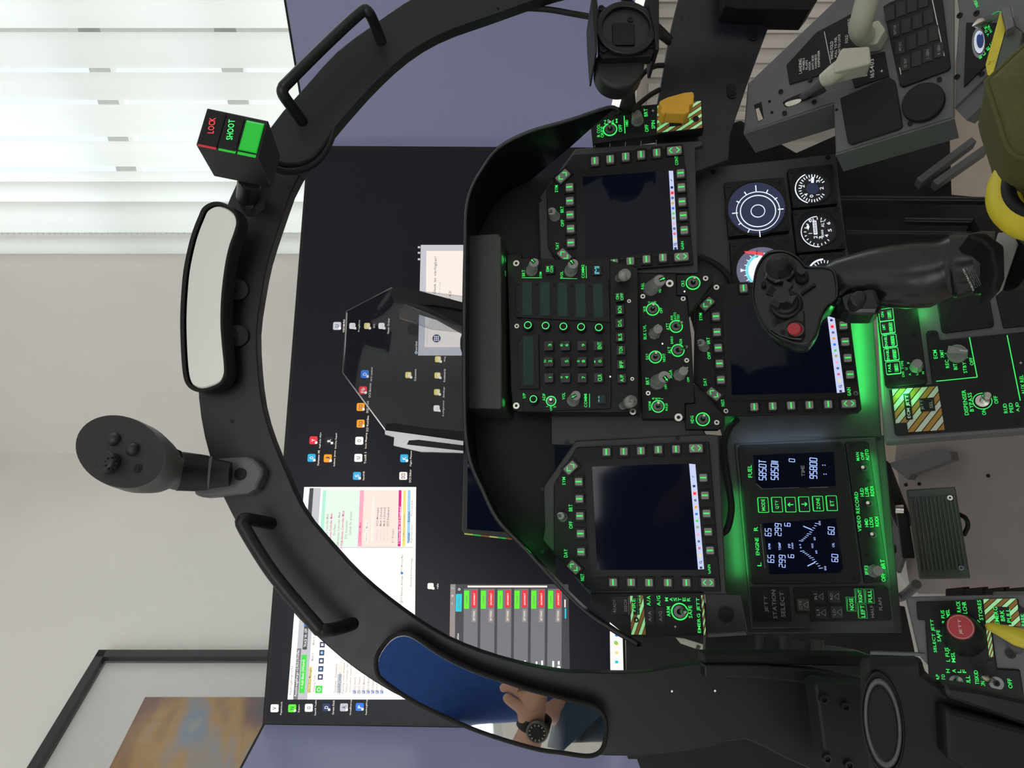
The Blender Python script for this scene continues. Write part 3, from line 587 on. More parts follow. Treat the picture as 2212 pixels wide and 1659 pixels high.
# ================================================================ DISPLAY UNITS
def ddi(label, pl, bez, scr, strip, btn_top, btn_bot, btn_r, btn_l, rock, knb, labs, reces):
    t = thing('display_unit', label, 'display', pl.p(*bez[-1]), 'multifunction display units in the instrument panel')
    b = MB(); b.poly(pl, bez, 0, -.004, 'blk2')
    part(b, 'bezel', t, .0012)
    ctr = (sum(x for x, y in bez) / len(bez), sum(y for x, y in bez) / len(bez))
    b = MB(); q = pl.off(-.004); b.poly(q, [(ctr[0] + (x - ctr[0]) * .96, ctr[1] + (y - ctr[1]) * .96) for x, y in bez], 0, -.028, 'blk'); part(b, 'housing', t)
    b = MB(); b.poly(pl, reces, .0012, 0, 'blk'); b.face(pl, scr, .0016, 'screen'); part(b, 'screen', t)
    b = MB(); b.face(pl, strip, .0020, 'bluew'); (ax, ay), (bx, by) = [((strip[0][0] + strip[1][0]) / 2, (strip[0][1] + strip[1][1]) / 2), ((strip[2][0] + strip[3][0]) / 2, (strip[2][1] + strip[3][1]) / 2)]
    for k, m_ in ((.12, 's_navy'), (.21, 's_navy'), (.28, 's_red'), (.345, 's_navy'), (.41, 's_orange'), (.475, 's_blue'), (.54, 's_green'), (.60, 's_olive'), (.67, 's_pink'), (.735, 's_navy'), (.80, 's_red'), (.87, 's_yel'), (.935, 's_navy'), (.985, 's_navy')):
        x, y = ax + (bx - ax) * k, ay + (by - ay) * k
        if k == .28: b.rb(pl, x, y, 10, 9, .0022, .002, 's_pink', 1)
        if k in (.345, .735, .80): b.ring(pl, x, y, 1, 2.6, .0026, .0022, m_, 12)
        elif k in (.12,): b.line(pl, x - 2, y - 2, x + 1, y + 2, 1, .0024, m_)
        elif k == .935: b.ring(pl, x, y, 1.8, 2.8, .0026, .0022, m_, 12); b.line(pl, x + 2, y - 2, x + 4, y - 4, 1, .0024, m_)
        else: b.rb(pl, x, y, 5, 5.5, .0025, .0022, m_, 1)
    part(b, 'taskbar_image', t)
    for lst, vert in ((btn_top, 1), (btn_bot, 1), (btn_r, 0), (btn_l, 0)):
        for i, (x, y) in enumerate(lst):
            b = MB(); b.rb(pl, x, y, 26, 24, .003, 0, 'blk', 2); b.rb(pl, x, y, 16.5, 16.5, .0065, 0, 'btn', 2.5, hb=.0065); o = b.build('push_button', t, .0005); b = MB()
            if vert: b.rb(pl, x - .5, y, 3, 13, .0069, .0064, 'grn', 0, hb=.0065)
            else: b.rb(pl, x - .5, y, 13, 3, .0069, .0064, 'grn', 0, hb=.0065, ang=0)
            if i and i < len(lst) and lst is not btn_r: pass
            b.build('light_bar', o)
    for x, y, a in rock:
        b = MB(); b.rb(pl, x, y, 38 if abs(a) < 89 else 24, 26, .003, 0, 'blk', 2, a) if a not in (90,) else b.rb(pl, x, y, 24, 38, .003, 0, 'blk', 2)
        w_, h_ = (28, 18); b.rb(pl, x, y, w_, h_, .0065, 0, 'btn', 2.5, a, hb=.0065)
        c = pl.p(x, y, .0070); k = pl.sc(x, y); A = math.radians(a); dx = pl.r * math.cos(A) + pl.u * math.sin(A); dy = -pl.r * math.sin(A) + pl.u * math.cos(A)
        for sg in (-1, 1):
            for e_ in (-1, 1):
                p0 = c + dx * k * sg * 10; p1 = c + dx * k * sg * 4 + dy * k * e_ * 5.5; d = (p1 - p0).normalized(); sd = pl.n.cross(d) * k * .9
                b.add([p0 - sd, p1 - sd, p1 + sd, p0 + sd], [(0, 1, 2, 3)], 'grn')
        b.build('rocker_button', t, .0005)
    knob(t, pl, *knb, r=9.5, ptr=100, pm='greytext', h=.014)
    b = MB()
    for s, x, y, w_, h_ in labs:
        b.text(pl, s, x, y, w_, h_, .0010, 'grn')
        if s != 'OFF': b.ring(pl, x, y, 0.1, .2, .0004, 0, 'grnd', 4)
    b.build('legend', t)
    return t
t = ddi('left display unit with dark screen and green-lit keys beside the jettison panel', DD,
    [(1196, 1046), (1246, 966), (1532, 954), (1558, 1278), (1272, 1276), (1196, 1196)], [(1279, 1008), (1499, 1001), (1518, 1231), (1290, 1231)], [(1488.5, 1001.5), (1502, 1003), (1521, 1229.5), (1508, 1230)],
    [(1250, 1040.5), (1251.5, 1077.5), (1252.5, 1114.5), (1254, 1152.5), (1255, 1192)], [(1519.5, 1031.7), (1523, 1070), (1526.5, 1109), (1530, 1148.5), (1534, 1189)],
    [(1310, 976), (1347.5, 975), (1384.5, 973.5), (1422, 971), (1460.5, 970)], [(1324.5, 1258), (1363.5, 1258), (1402, 1258.5), (1442.5, 1258.5), (1483, 1258.5)],
    [(1232.5, 1010, -48), (1239.5, 1225.5, 48), (1503.5, 968, 90), (1529, 1258.5, 90)], (1216, 1117, 1211, 1114),
    [('SYM', 1218, 1039, 17, 7), ('BRT', 1232.6, 1097, 15, 8), ('OFF', 1233, 1134, 16, 8), ('DAY', 1222, 1195, 18, 8), ('NGT', 1258, 1247, 15, 8), ('GAIN', 1531, 1229.5, 20, 8), ('CONT', 1509, 995, 20, 8)],
    [(1263, 995), (1515, 985), (1530, 1243), (1276, 1246)])
for x, y in ((1201, 1044), (1203, 1191), (1265, 1265), (1524, 991), (1546, 1232)): screw(t, DD, x, y, 4.5, 'blk')
t = ddi('right display unit reflecting the room in its dark screen, nearest the striped guard switch', DD,
    [(1180, 410), (1238, 333), (1476, 316.5), (1498, 570), (1240, 592), (1216, 590), (1183, 532)], [(1258.5, 382), (1453.4, 368.4), (1463.5, 540), (1266, 559)], [(1444.6, 369), (1454, 369), (1464, 538.7), (1454.5, 539.5)],
    [(1230, 403.8), (1230.6, 433.4), (1231.4, 463.5), (1232.4, 493.7), (1233, 524)], [(1470.4, 373.4), (1472, 403.8), (1473.7, 435), (1476.2, 465), (1478.2, 496.2)],
    [(1285, 346.8), (1318, 343), (1351.6, 337.5), (1385, 333), (1418.7, 329)], [(1326.8, 567.6), (1361.5, 563.8), (1396.5, 559.5), (1431.9, 556)],
    [(1215.4, 379.7, -48), (1218.7, 551, 42), (1456.7, 324, 90), (1472, 554, 90)], (1199, 468, 1192, 456),
    [('SYM', 1202, 407.6, 15, 7), ('BRT', 1214, 452.4, 14, 7), ('OFF', 1215, 482, 15, 7), ('DAY', 1204, 531, 15, 7), ('GAIN', 1473.7, 530.4, 18, 7), ('CONT', 1461.5, 347, 19, 7)],
    [(1243, 370), (1462, 356), (1472, 549), (1248, 570)])
for x, y in ((1187, 531), (1486, 531)): screw(t, DD, x, y, 4.5, 'blk')
t = ddi('lower centre display unit partly hidden behind the control stick', LO,
    [(1501, 668), (1545, 614), (1825, 597), (1862, 884), (1853, 893), (1567, 899), (1498, 826)], [(1575, 661), (1795, 645), (1812, 848), (1581, 853)], [(1783, 650), (1798, 650), (1825, 847), (1808, 849)],
    [(1546.8, 683), (1549, 716.8), (1551.6, 751), (1554.4, 785), (1557.4, 820)], [(1815.8, 666), (1822.7, 702), (1826.6, 737.4), (1832, 772.6), (1837, 808.4)],
    [(1606.5, 622), (1643, 618), (1680, 615), (1717, 611), (1755, 607)], [(1629.7, 878.4), (1669.4, 877), (1709.3, 875.6), (1749, 874.3), (1789.5, 872.8)],
    [(1527.7, 655.4, -48), (1542.3, 850.7, 48), (1834.2, 871.5, 90), (1802, 603, 90)], (1521, 750, 1514, 740),
    [('SYM', 1513.6, 684, 16, 7), ('BRT', 1530, 736, 14, 7), ('OFF', 1531.6, 768, 16, 7), ('DAY', 1523, 825, 16, 7), ('NGT', 1561.3, 870, 15, 7), ('GAIN', 1834, 846, 18, 8)],
    [(1560, 640), (1806, 628), (1828, 862), (1570, 866)])
for x, y in ((1548, 621), (1568, 888), (1848, 850)): screw(t, LO, x, y, 5, 'metal')
for x, y in ((1495, 690), (1504, 825)): screw(t, LO, x, y, 3, 'blk')

# ================================================================ UP FRONT CONTROL
t = thing('keypad_control_unit', 'black up-front control unit with number keys and five blank option windows', 'control panel', UF.p(1330, 740))
b = MB(); b.poly(UF, [Z2(62, 40), Z2(205, 40), Z2(205, 78), Z2(1030, 95), Z2(1300, 165), Z2(1310, 1530), Z2(205, 1530), Z2(120, 1510), Z2(100, 1300)], 0, -.032, 'blk'); part(b, 'housing', t, .001)
b = MB(); b.poly(UF, [Z2(205, 80), Z2(1035, 95), Z2(1050, 1330), Z2(1045, 1495), Z2(210, 1525)], .003, 0, 'blk2'); part(b, 'face_plate', t, .0006)
b = MB(); b.poly(UF, [Z2(148, 262), Z2(1022, 275), Z2(1040, 680), Z2(145, 632)], .006, .003, 'blk2'); part(b, 'window_bezel', t, .0006)
b = MB(); b.poly(UF, [Z2(165, 795), Z2(365, 795), Z2(372, 1310), Z2(175, 1310)], .006, .003, 'blk2'); part(b, 'scratchpad_bezel', t, .0006)
for a, c in ((255, 455), (423, 460), (590, 465), (760, 472), (925, 477)):
    b = MB(); x, y = Z2(a, c); b.rb(UF, x, y, 76, 24, .0064, .0058, 'blk', 0); b.rb(UF, x, y, 71, 20, .0068, .006, 'lcdg', 0); b.build('option_window', t)
b = MB(); x, y = Z2(265, 1040); b.rb(UF, x, y, 108, 26, .0064, .0058, 'blk', 0); b.rb(UF, x, y, 103, 21, .0068, .006, 'lcdg', 0); b.build('scratchpad_window', t)
for a, c in ((263, 708), (430, 713), (598, 720), (765, 725), (932, 730), (315, 1405)):
    b = MB(); x, y = Z2(a, c); b.cyl(UF, x, y + 1, 9, .0105, .003, 'blk', hb=.0105); b.ring(UF, x, y, 6.4, 7.8, .0109, .0104, 'grnb', 28, hb=.0105); b.cyl(UF, x, y, 6.3, .0107, .0100, 'rubber', hb=.0105); b.cyl(UF, x + 1, y + 3, 11, .0045, .003, 'blk', r1=12); b.build('round_button', t)
rows = [(465, ['1', '2', '3']), (622, ['4', '5', '6']), (780, ['7', '8', '9']), (935, ['CLR', '0', 'ENT'])]
sup = {'2': 'N', '4': 'W', '6': 'E', '8': 'S', '0': '-'}
for a, ks in rows:
    for j, kk in enumerate(ks):
        x, y = Z2(a - 5 + j * -1, 1205 - j * 152); tt_ = [(kk, 2.5, 0, 15, 8.5)] if len(kk) == 3 else [(kk, 3, -1, 5.5, 7)]
        if kk in sup: tt_.append((sup[kk], -8, -1 if kk != '0' else 0, 5, 5))
        btnkey(t, UF, x, y, 20, tt_, .0115)
for (a, c), kk in zip(((1130, 440), (1130, 562), (1130, 688), (1133, 820), (1140, 945), (1145, 1078), (1150, 1210)), ('', 'BCN', 'D/L', 'ILS', 'TCN', 'IFF', 'A/P')):
    x, y = Z2(a, c); btnkey(t, UF, x, y, 19, [(kk, 0, 0, 15, 8)] if kk else [('ON', -5, 0, 12, 6.5), ('OFF', 4.5, 0, 15, 6.5)], .0095)
x, y = Z2(470, 180); btnkey(t, UF, x, y, 19, [('EM', -4.5, 0, 11, 6.5), ('CON', 4, 0, 14, 6.5)], .009)
P = UF.off(.003)
knob(t, P, *Z2(300, 195), *Z2(322, 118), r=11, ptr=40, pm='grn', h=.018); knob(t, P, *Z2(668, 198), *Z2(690, 130), r=12, ptr=35, pm='grn', h=.018); knob(t, P, *Z2(690, 1420), *Z2(715, 1372), r=12, ptr=115, pm='grn', h=.016)
toggle(t, P, *Z2(483, 1425), *Z2(478, 1410), r=11, glow='grnb')
legends(t, P, [(s, *Z2(a, c), w_, h_) for s, a, c, w_, h_ in (('BRT', 222, 218, 14, 6.5), ('DIM', 383, 228, 10, 5), ('VOL', 582, 232, 14, 6.5), ('COMM2', 783, 202, 29, 6.5), ('I/P', 228, 1373, 11, 6.5), ('ADF', 415, 1388, 16, 6.5), ('VOL', 600, 1378, 15, 6.5), ('COMM1', 808, 1420, 29, 6.5), ('1', 445, 1477, 2, 5), ('OFF', 482, 1495, 10, 5), ('2', 516, 1480, 4, 5))])
b = MB()
for a0, c0, a1, c1 in ((205, 262, 395, 262), (568, 268, 600, 268), (812, 150, 815, 265), (845, 1355, 845, 1485), (570, 265, 730, 272)): b.line(P, *Z2(a0, c0), *Z2(a1, c1), 1.2, .0006, 'grn')
for x, y, r_ in ((*Z2(1040, 1195), 1.8), ): b.cyl(P, x, y, r_, .0008, 0, 'wht', n=10)
b.build('backlight_line', t)
for a, c, s in ((915, 190, 'M'), (955, 1405, 'l')):
    b = MB(); x, y = Z2(a, c); b.rb(P, x, y, 22, 21, .0022, 0, 'blk', 1); b.rb(P, x, y, 17, 16, .0026, .0018, 'lcdg', 0)
    if s == 'M':
        for q in ((-5, 5, 5, 5), (-5, -5, 5, -5), (-5, 5, -1, 0), (-1, 0, -5, -5), (-5, 7.5, 5, 7.5), (-5, -7.5, 5, -7.5)): b.line(P, x + q[0], y + q[1], x + q[2], y + q[3], 1.1, .0030, 'cyan', .0002)
    else:
        for q in (-6, 6): b.line(P, x - 5, y + q, x - 5, y + q * .2, 1.2, .0030, 'cyan', .0002)
    b.build('channel_window', t)
for a, c, r_ in ((155, 128, 6.5), (575, 148, 5), (160, 720, 5), (1015, 745, 5), (1218, 485, 4), (1248, 1218, 4), (155, 1470, 7), (600, 1475, 5.5), (1253, 1525, 7)): screw(t, UF, *Z2(a, c), r_, 'metal', .001)
for a in (163, 340, 507, 675, 842, 1012):
    for c in (318, 582): screw(t, UF, *Z2(a, c + (a - 163) * .025), 3.8, 'blk', .006)
for a, c in ((183, 835), (352, 838), (183, 1232), (355, 1235)): screw(t, UF, *Z2(a, c), 3.8, 'blk', .006)
for (a0, c0), (a1, c1) in (((1120, 268), (1182, 232)), ((1160, 1470), (1240, 1425))):
    b = MB(); p0 = UF.p(*Z2(a0, c0), .002); p1 = UF.p(*Z2(a1, c1), .028); d = (p1 - p0).normalized(); k = UF.sc(1350, 600)
    b.tube([p0, p0.lerp(p1, .6), p0.lerp(p1, .62), p1, p1 + d * .0001, p1 - d * .006], [8 * k, 8.2 * k, 11.5 * k, 11.8 * k, 6.5 * k, 6 * k], 'postw', 28); b.build('hollow_post', t)
# shroud box over the unit
t = thing('upper_shroud_box', 'dark grey flat-faced box at the top centre of the glareshield above the keypad', 'shroud', UF.p(1085, 700))
SB = UF.off(.03)
b = MB(); b.poly(SB, [(1007, 516), (1015, 508), (1076, 504), (1082, 512), (1084, 880), (1078, 884), (1005, 881)], 0, -.07, 'ufcg'); part(b, 'shroud', t, .0015)
b = MB()
for y in (560, 640, 870, 590): b.rb(UF, 1089, y, 12 + (y % 7), 5, .004, .001, 'grnd', 2)
b.build('backlight_led', t)

# ================================================================ HUD CONTROL PANEL
HPn = DD.off(.004)
t = thing('head_up_display_control_panel', 'black control panel with toggles and grey knobs between keypad and lower display', 'control panel', HPn.p(1500, 740))
b = MB(); b.poly(HPn, [Z3(330, 220), Z3(700, 222), Z3(705, 432), Z3(800, 430), Z3(845, 830), Z3(878, 1440), Z3(785, 1445), Z3(785, 1590), Z3(380, 1590)], 0, -.02, 'blk2'); part(b, 'face_plate', t, .001)
b = MB(); b.poly(HPn, [Z3(700, 235), Z3(1050, 212), Z3(1055, 300), Z3(820, 618), Z3(803, 428), Z3(704, 425)], -.003, -.02, 'blk2'); part(b, 'course_plate', t, .001)
b = MB(); b.poly(HPn, [Z3(855, 1245), Z3(1160, 1570), Z3(1160, 1650), Z3(1100, 1690), Z3(790, 1690), Z3(788, 1450), Z3(878, 1445)], -.003, -.02, 'blk2'); part(b, 'heading_plate', t, .001)
knob(t, HPn, *Z3(462, 365), *Z3(548, 285), r=14, ptr=-70, pm='grn', h=.022); knob(t, HPn, *Z3(522, 1248), *Z3(590, 1195), r=14.5, ptr=-145, pm='grn', h=.02)
knob(t, HPn, *Z3(495, 790), *Z3(530, 745), r=11.5, n=4, h=.014); knob(t, HPn, *Z3(730, 1182), *Z3(772, 1140), r=11.5, n=4, h=.014)
for a, c in ((520, 715), (795, 1118)):
    b = MB(); x, y = Z3(a, c); b.rb(HPn, x, y, 3, 10, .0155, .013, 'wht' if 0 else 'btn', 1, 30, hb=.014); b.build('knob_pointer', t)
for a, c, ta, tc_ in ((480, 560, 487, 512), (700, 722, 752, 682), (717, 948, 803, 912), (505, 1010, 512, 968), (530, 1475, 534, 1440), (860, 312, 875, 260), (952, 1597, 965, 1560)): toggle(t, HPn, *Z3(a, c), *Z3(ta, tc_), r=13.8 + (a > 800))
L = [('BAL', 385, 340, 14, 7), ('VID', 548, 383, 10, 5), ('W/B', 403, 557, 12, 6), ('V', 447, 492, 4.5, 5), ('I', 475, 492, 2, 5), ('S', 500, 492, 4.5, 5), ('OFF', 560, 570, 12, 6), ('BLK LVL', 405, 775, 31, 6.5), ('ATT', 622, 722, 15, 7), ('INS', 660, 640, 10, 5), ('AUTO', 690, 622, 16, 5.5), ('STBY', 722, 636, 14, 5.5),
     ('ALT', 637, 945, 15, 7), ('BARO', 660, 850, 16, 5.5), ('RDR', 745, 862, 12, 5.5), ('DAY', 427, 1005, 13, 6), ('NIGHT', 587, 1015, 18, 6), ('BRT', 430, 1235, 16, 7), ('OFF', 602, 1288, 11, 5), ('AOA', 648, 1170, 18, 7), ('OFF', 815, 1222, 11, 5), ('NORM', 453, 1470, 19, 6), ('R', 485, 1398, 4.5, 5), ('E', 515, 1400, 4, 5), ('J', 542, 1402, 3.5, 5), ('1', 570, 1403, 2.5, 5), ('REJ2', 613, 1480, 16, 6), ('CRS', 765, 318, 13, 7), ('HDG', 852, 1598, 16, 7)]
legends(t, HPn, [(s, *Z3(a, c), w_, h_) for s, a, c, w_, h_ in L])
b = MB()
for a, c in ((572, 885), (780, 392)): b.cyl(HPn, *Z3(a, c), 1.8, .0008, 0, 'wht', n=10)
b.line(HPn, *Z3(590, 1250), *Z3(520, 1300), 1.4, .0006, 'grn'); b.build('pilot_light', t)
for a, c, r_ in ((640, 318, 8), (387, 440, 5), (767, 462, 5), (800, 1043, 5), (437, 1352, 5), (978, 270, 5.5), (1080, 355, 5.5), (723, 1580, 8.5), (1083, 1628, 5.5)): screw(t, HPn, *Z3(a, c), r_, 'metal')

# ================================================================ RIGHT SPIN / HMD PANEL
t = thing('helmet_display_panel', 'small black panel with striped corner, grey knob and toggle at upper right of the display', 'control panel', DD.p(1519, 260))
b = MB(); b.poly(DD, [(1313, 234), (1515, 216), (1520, 276), (1280, 311), (1276, 273)], 0, -.02, 'blk2'); part(b, 'face_plate', t, .0008)
def stripes(b, pl, corner, n, h, m1='orange', m2='creamlit', frac=.42, sk=.9):
    # slanted bars clipped to a quad given as corners (A,B,C,D); u runs A->B, v runs A->D
    A, B, C_, D = [V((*q, 0)) for q in corner]
    def P_(u, v): q = A * (1 - u) * (1 - v) + B * u * (1 - v) + C_ * u * v + D * (1 - u) * v; return (q.x, q.y)
    w_ = (1 + sk) / n
    for i in range(n):
        for j, mm in ((0, m1), (1, m2)):
            u0 = -sk + i * w_ + j * w_ / 2 + w_ * .04; u1 = u0 + w_ * frac; poly = [(u0, 0), (u1, 0), (u1 + sk, 1), (u0 + sk, 1)]
            for ax, lim, sg in ((0, 0, 1), (0, 1, -1)):
                out = []
                for k in range(len(poly)):
                    p, q = poly[k], poly[(k + 1) % len(poly)]; ip = (p[0] - lim) * sg >= 0; iq = (q[0] - lim) * sg >= 0
                    if ip: out.append(p)
                    if ip != iq:
                        tt2 = (lim - p[0]) / (q[0] - p[0]); out.append((lim, p[1] + (q[1] - p[1]) * tt2))
                poly = out
                if not poly: break
            if len(poly) > 2: b.face(pl, [P_(*q) for q in poly], h, mm)
b = MB(); stripes(b, DD, [(1419, 287), (1420, 228), (1514, 218), (1517, 276)], 7, .0006); part(b, 'hazard_stripes', t)
knob(t, DD, 1377, 262, 1375, 246, r=11, n=5, h=.02)
toggle(t, DD, 1318, 280, 1317, 263, r=14)
legends(t, DD, [('IR COOL', 1293, 282, 28, 7), ('ORIDE', 1301, 285, 24, 6.5), ('N', 1307, 264, 9, 4.5), ('O', 1314, 262, 9, 4), ('R', 1324, 262, 9, 4.5), ('M', 1332, 261, 9, 4.5), ('OFF', 1340, 277, 16, 8), ('HMD', 1354, 266, 14, 6), ('BRT', 1395, 243, 17, 8), ('OFF', 1397, 277, 16, 8), ('SPIN', 1411, 269, 18, 8), ('RCVY', 1426, 269, 12, 5), ('NORM', 1491, 262, 14, 4), ('+', 1410.5, 239, 6, 6, 'whtext')])
b = MB(); b.line(DD, 1348, 246, 1350, 288, 1.8, .0006, 'grn'); b.rb(DD, 1459, 265, 14, 27, .0012, 0, 'blk', 1); b.text(DD, 'SPIN', 1459, 265, 10, 7, .0016, 'chassis'); b.cyl(DD, 1503, 258, 6, .002, 0, 'blk'); b.build('backlight_line', t)
screw(t, DD, 1331, 244, 5, 'blk')
# switch guard
t2 = thing('switch_guard', 'yellow flip-up switch guard standing on the striped corner panel', 'switch guard', DD.p(1460, 245))
g = [(1426, 223), (1424, 218), (1442, 209), (1478, 199), (1497, 197), (1500, 203), (1499, 224), (1490, 226), (1491, 240), (1485, 243), (1480, 245), (1440, 243), (1434, 246), (1426, 237), (1432, 232)]
b = MB(); q = plane(10, 0, 1460, 220, .875); b.poly(q, g, .006, -.012, 'yellow'); part(b, 'guard_cover', t2, .002)
b = MB(); b.tube([DD.p(1434, 248, .003), DD.p(1488, 244, .003)], .002, 'darkmetal'); b.build('hinge_pin', t2)

# ================================================================ MASTER ARM PANEL (left)
Z7 = Z(1240, 1250, 3.352)
t = thing('master_arm_panel', 'black master arm panel with hazard stripes and pointed toggle at the left panel edge', 'control panel', DD.p(1525, 1330))
b = MB(); b.poly(DD, [Z7(118, 108), Z7(942, 102), Z7(965, 415), Z7(515, 432), Z7(385, 420), Z7(240, 300), Z7(120, 190)], 0, -.02, 'blk2'); part(b, 'face_plate', t, .0008)
b = MB(); stripes(b, DD, [Z7(415, 405), Z7(405, 125), Z7(500, 120), Z7(520, 405)], 4, .0006, sk=.9); part(b, 'hazard_stripes', t)
b = MB(); b.rb(DD, *Z7(450, 190), 42, 14, .0008, .0004, 'blk', 0); stripes(b, DD, [Z7(940, 410), Z7(920, 120), Z7(936, 120), Z7(957, 410)], 5, .0006, sk=.15); part(b, 'hazard_edge', t)
b = MB(); b.rb(DD, *Z7(330, 195), 39, 37, .002, 0, 'blk', 1); b.ring(DD, *Z7(395, 195), .1, .2, .001, 0, 'grnd', 4); b.line(DD, *Z7(395, 130), *Z7(398, 262), 1.2, .0026, 'greytext'); b.text(DD, 'READY', *Z7(293, 197), 27, 6, .0026, 'greytext'); b.text(DD, 'DISCH', *Z7(373, 195), 25, 6, .0026, 'greytext'); part(b, 'ready_light', t)
for (a, c), s in (((548, 272), 'A/A'), ((627, 272), 'A/G')):
    b = MB(); b.rb(DD, *Z7(a, c), 40, 19, .002, 0, 'blk', 4); b.ring(DD, *Z7(a, c), .1, .2, .001, 0, 'blk', 4); b.text(DD, s, *Z7(a, c), 22, 7, .0026, 'greytext'); part(b, 'mode_button', t)
toggle(t, DD, *Z7(765, 238), *Z7(815, 238), r=19, lr=5, h=.026, tip=6.5)
legends(t, DD, [(s, *Z7(a, c), w_, h_) for s, a, c, w_, h_ in (('FIRE', 432, 190, 28, 7.5), ('EXTGH', 470, 190, 40, 7.5), ('A/A', 540, 160, 22, 8), ('A/G', 612, 160, 22, 8), ('M', 670, 150, 8, 7), ('A', 703, 150, 8, 7), ('S', 733, 150, 8, 7), ('T', 765, 150, 8, 7), ('E', 797, 150, 8, 7), ('R', 829, 150, 8, 7), ('ARM', 684, 238, 22, 8), ('SAFE', 842, 240, 27, 8), ('EMERG JETT', 905, 265, 76, 9))] + [('+', *Z7(733, 348), 6, 6, 'whtext')])
for a, c in ((212, 160), (825, 355), (450, 298)): screw(t, DD, *Z7(a, c), 6, 'blk')
# small bracket with a hole
t = thing('mounting_bracket', 'dark grey bracket plate with a round hole below the master arm panel', 'bracket', DD.p(1605, 1330))
b = MB(); BR = DD.off(-.012); b.poly(BR, [(1523, 1283), (1600, 1286), (1611, 1368), (1532, 1372)], 0, -.003, 'chassis'); b.ring(BR, 1568, 1327, 18, 20, .001, 0, 'chassis'); b.cyl(BR, 1568, 1327, 18, .0006, 0, 'blk'); part(b, 'bracket_plate', t)
b = MB(); b.poly(BR, [(1532, 1370), (1611, 1367), (1613, 1372), (1532, 1377)], .012, -.003, 'plate'); part(b, 'bracket_flange', t)
b = MB(); b.line(BR, 1551, 1327, 1553, 1300, 1.2, .001, 'chassis'); b.build('scribe_marks', t)
# cables behind the panel
CB = LP.off(.01)
t = tag((lambda b: (b.tube(smoothpath([CB.p(x, y, h) for x, y, h in ((1592, 905, 0), (1575, 925, .004), (1564, 955, .004), (1566, 1000, .004), (1576, 1060, .004), (1580, 1100, .004), (1572, 1140, .004), (1560, 1152, 0), (1548, 1155, -.01))]), .0042, 'rubber', 10), b.build('cable'))[1])(MB()), 'black cable curling below the left display unit', 'cable')
t = tag((lambda b: (b.tube(smoothpath([CB.p(x, y, h) for x, y, h in ((1500, 552, -.01), (1515, 556, .002), (1545, 570, .004), (1568, 590, .004), (1580, 612, 0))]), .004, 'rubber', 10), b.build('cable'))[1])(MB()), 'black cable running below the right display unit', 'cable')
# ================================================================ FUEL / ENGINE INDICATOR
ZI = Z(1500, 880, 3.19)
t = thing('engine_fuel_indicator', 'black engine and fuel indicator with blue-white digits and six green-edged keys', 'instrument', IF.p(1860, 1110))
b = MB(); b.poly(IF, [(1628, 1262), (1621, 1257), (1594, 968), (1600, 961), (1815, 954), (1823, 960), (1860, 1255), (1854, 1262)], 0, -.012, 'blk2'); part(b, 'housing', t, .001)
b = MB(); b.poly(IF, [(1826, 955), (1868, 953), (1877, 957), (1920, 1248), (1914, 1255), (1868, 1261)], 0, -.012, 'blk2'); part(b, 'record_plate', t, .001)
b = MB(); b.face(IF, [ZI(405, 330), ZI(960, 305), ZI(975, 540), ZI(480, 565), ZI(425, 530)], .0006, 'screen'); b.face(IF, [ZI(470, 800), ZI(975, 765), ZI(1025, 1100), ZI(1005, 1140), ZI(520, 1150)], .0006, 'screen')
b.line(IF, *ZI(455, 805), *ZI(487, 1112), .8, .001, 'greytext'); b.line(IF, *ZI(425, 525), *ZI(468, 562), .8, .001, 'greytext'); b.line(IF, *ZI(468, 562), *ZI(722, 552), .5, .001, 'greytext'); b.line(IF, *ZI(790, 553), *ZI(920, 550), .8, .001, 'greytext'); part(b, 'screen', t)
b = MB(); SG = [('5850T', 470, 432, 46, 15), ('5850I', 553, 430, 46, 15), ('0', 672, 365, 9, 12), ('95800', 820, 420, 47, 15), ('65', 508, 860, 19, 13), ('65', 527, 1043, 19, 13), ('299', 577, 842, 29, 13), ('299', 605, 1060, 29, 13), ('6', 641, 808, 10, 12), ('6', 666, 1025, 10, 12), ('60', 943, 850, 19, 13), ('60', 968, 1038, 19, 13)]
for s, a, c, w_, h_ in SG: b.seg(IF, s, *ZI(a, c), w_, h_, .0012, 'blue')
for a, c in ((885, 398), (900, 398), (893, 460), (908, 460)): b.rb(IF, *ZI(a, c), 2, 2, .0012, .0008, 'blue')
for s, a, c, w_, h_ in (('RPM', 517, 958, 12, 5), ('TEMP', 588, 957, 17, 5), ('FF', 655, 953, 9, 5.5), ('X100', 676, 955, 14, 4), ('OIL', 957, 948, 10, 5), ('NOZ', 813, 953, 10, 4), ('100', 863, 797, 9, 4.5), ('100', 902, 1108, 9, 4.5), ('60', 828, 905, 7, 4.5), ('60', 840, 997, 7, 4.5), ('0', 729, 947, 3, 4), ('0', 733, 966, 3, 4)): b.text(IF, s, *ZI(a, c), w_, h_, .0012, 'blue')
for i in range(11):
    s = i / 10; e_ = 14 if i in (0, 5, 10) else 9
    a0, c0 = 735 + 110 * s, 920 - 120 * s - 12 * math.sin(s * math.pi) * -1; b.line(IF, *ZI(a0 - e_, c0 - 2), *ZI(a0 + e_, c0 + 2), 1.3, .0012, 'blue', .0002)
    a0, c0 = 742 + 130 * s, 990 + 118 * s - 12 * math.sin(s * math.pi); b.line(IF, *ZI(a0 - e_, c0 + 2), *ZI(a0 + e_, c0 - 2), 1.3, .0012, 'blue', .0002)
b.line(IF, *ZI(750, 818), *ZI(808, 842), 2.2, .0014, 'blue'); b.line(IF, *ZI(780, 1093), *ZI(832, 1068), 2.2, .0014, 'blue'); part(b, 'digit_readout', t)
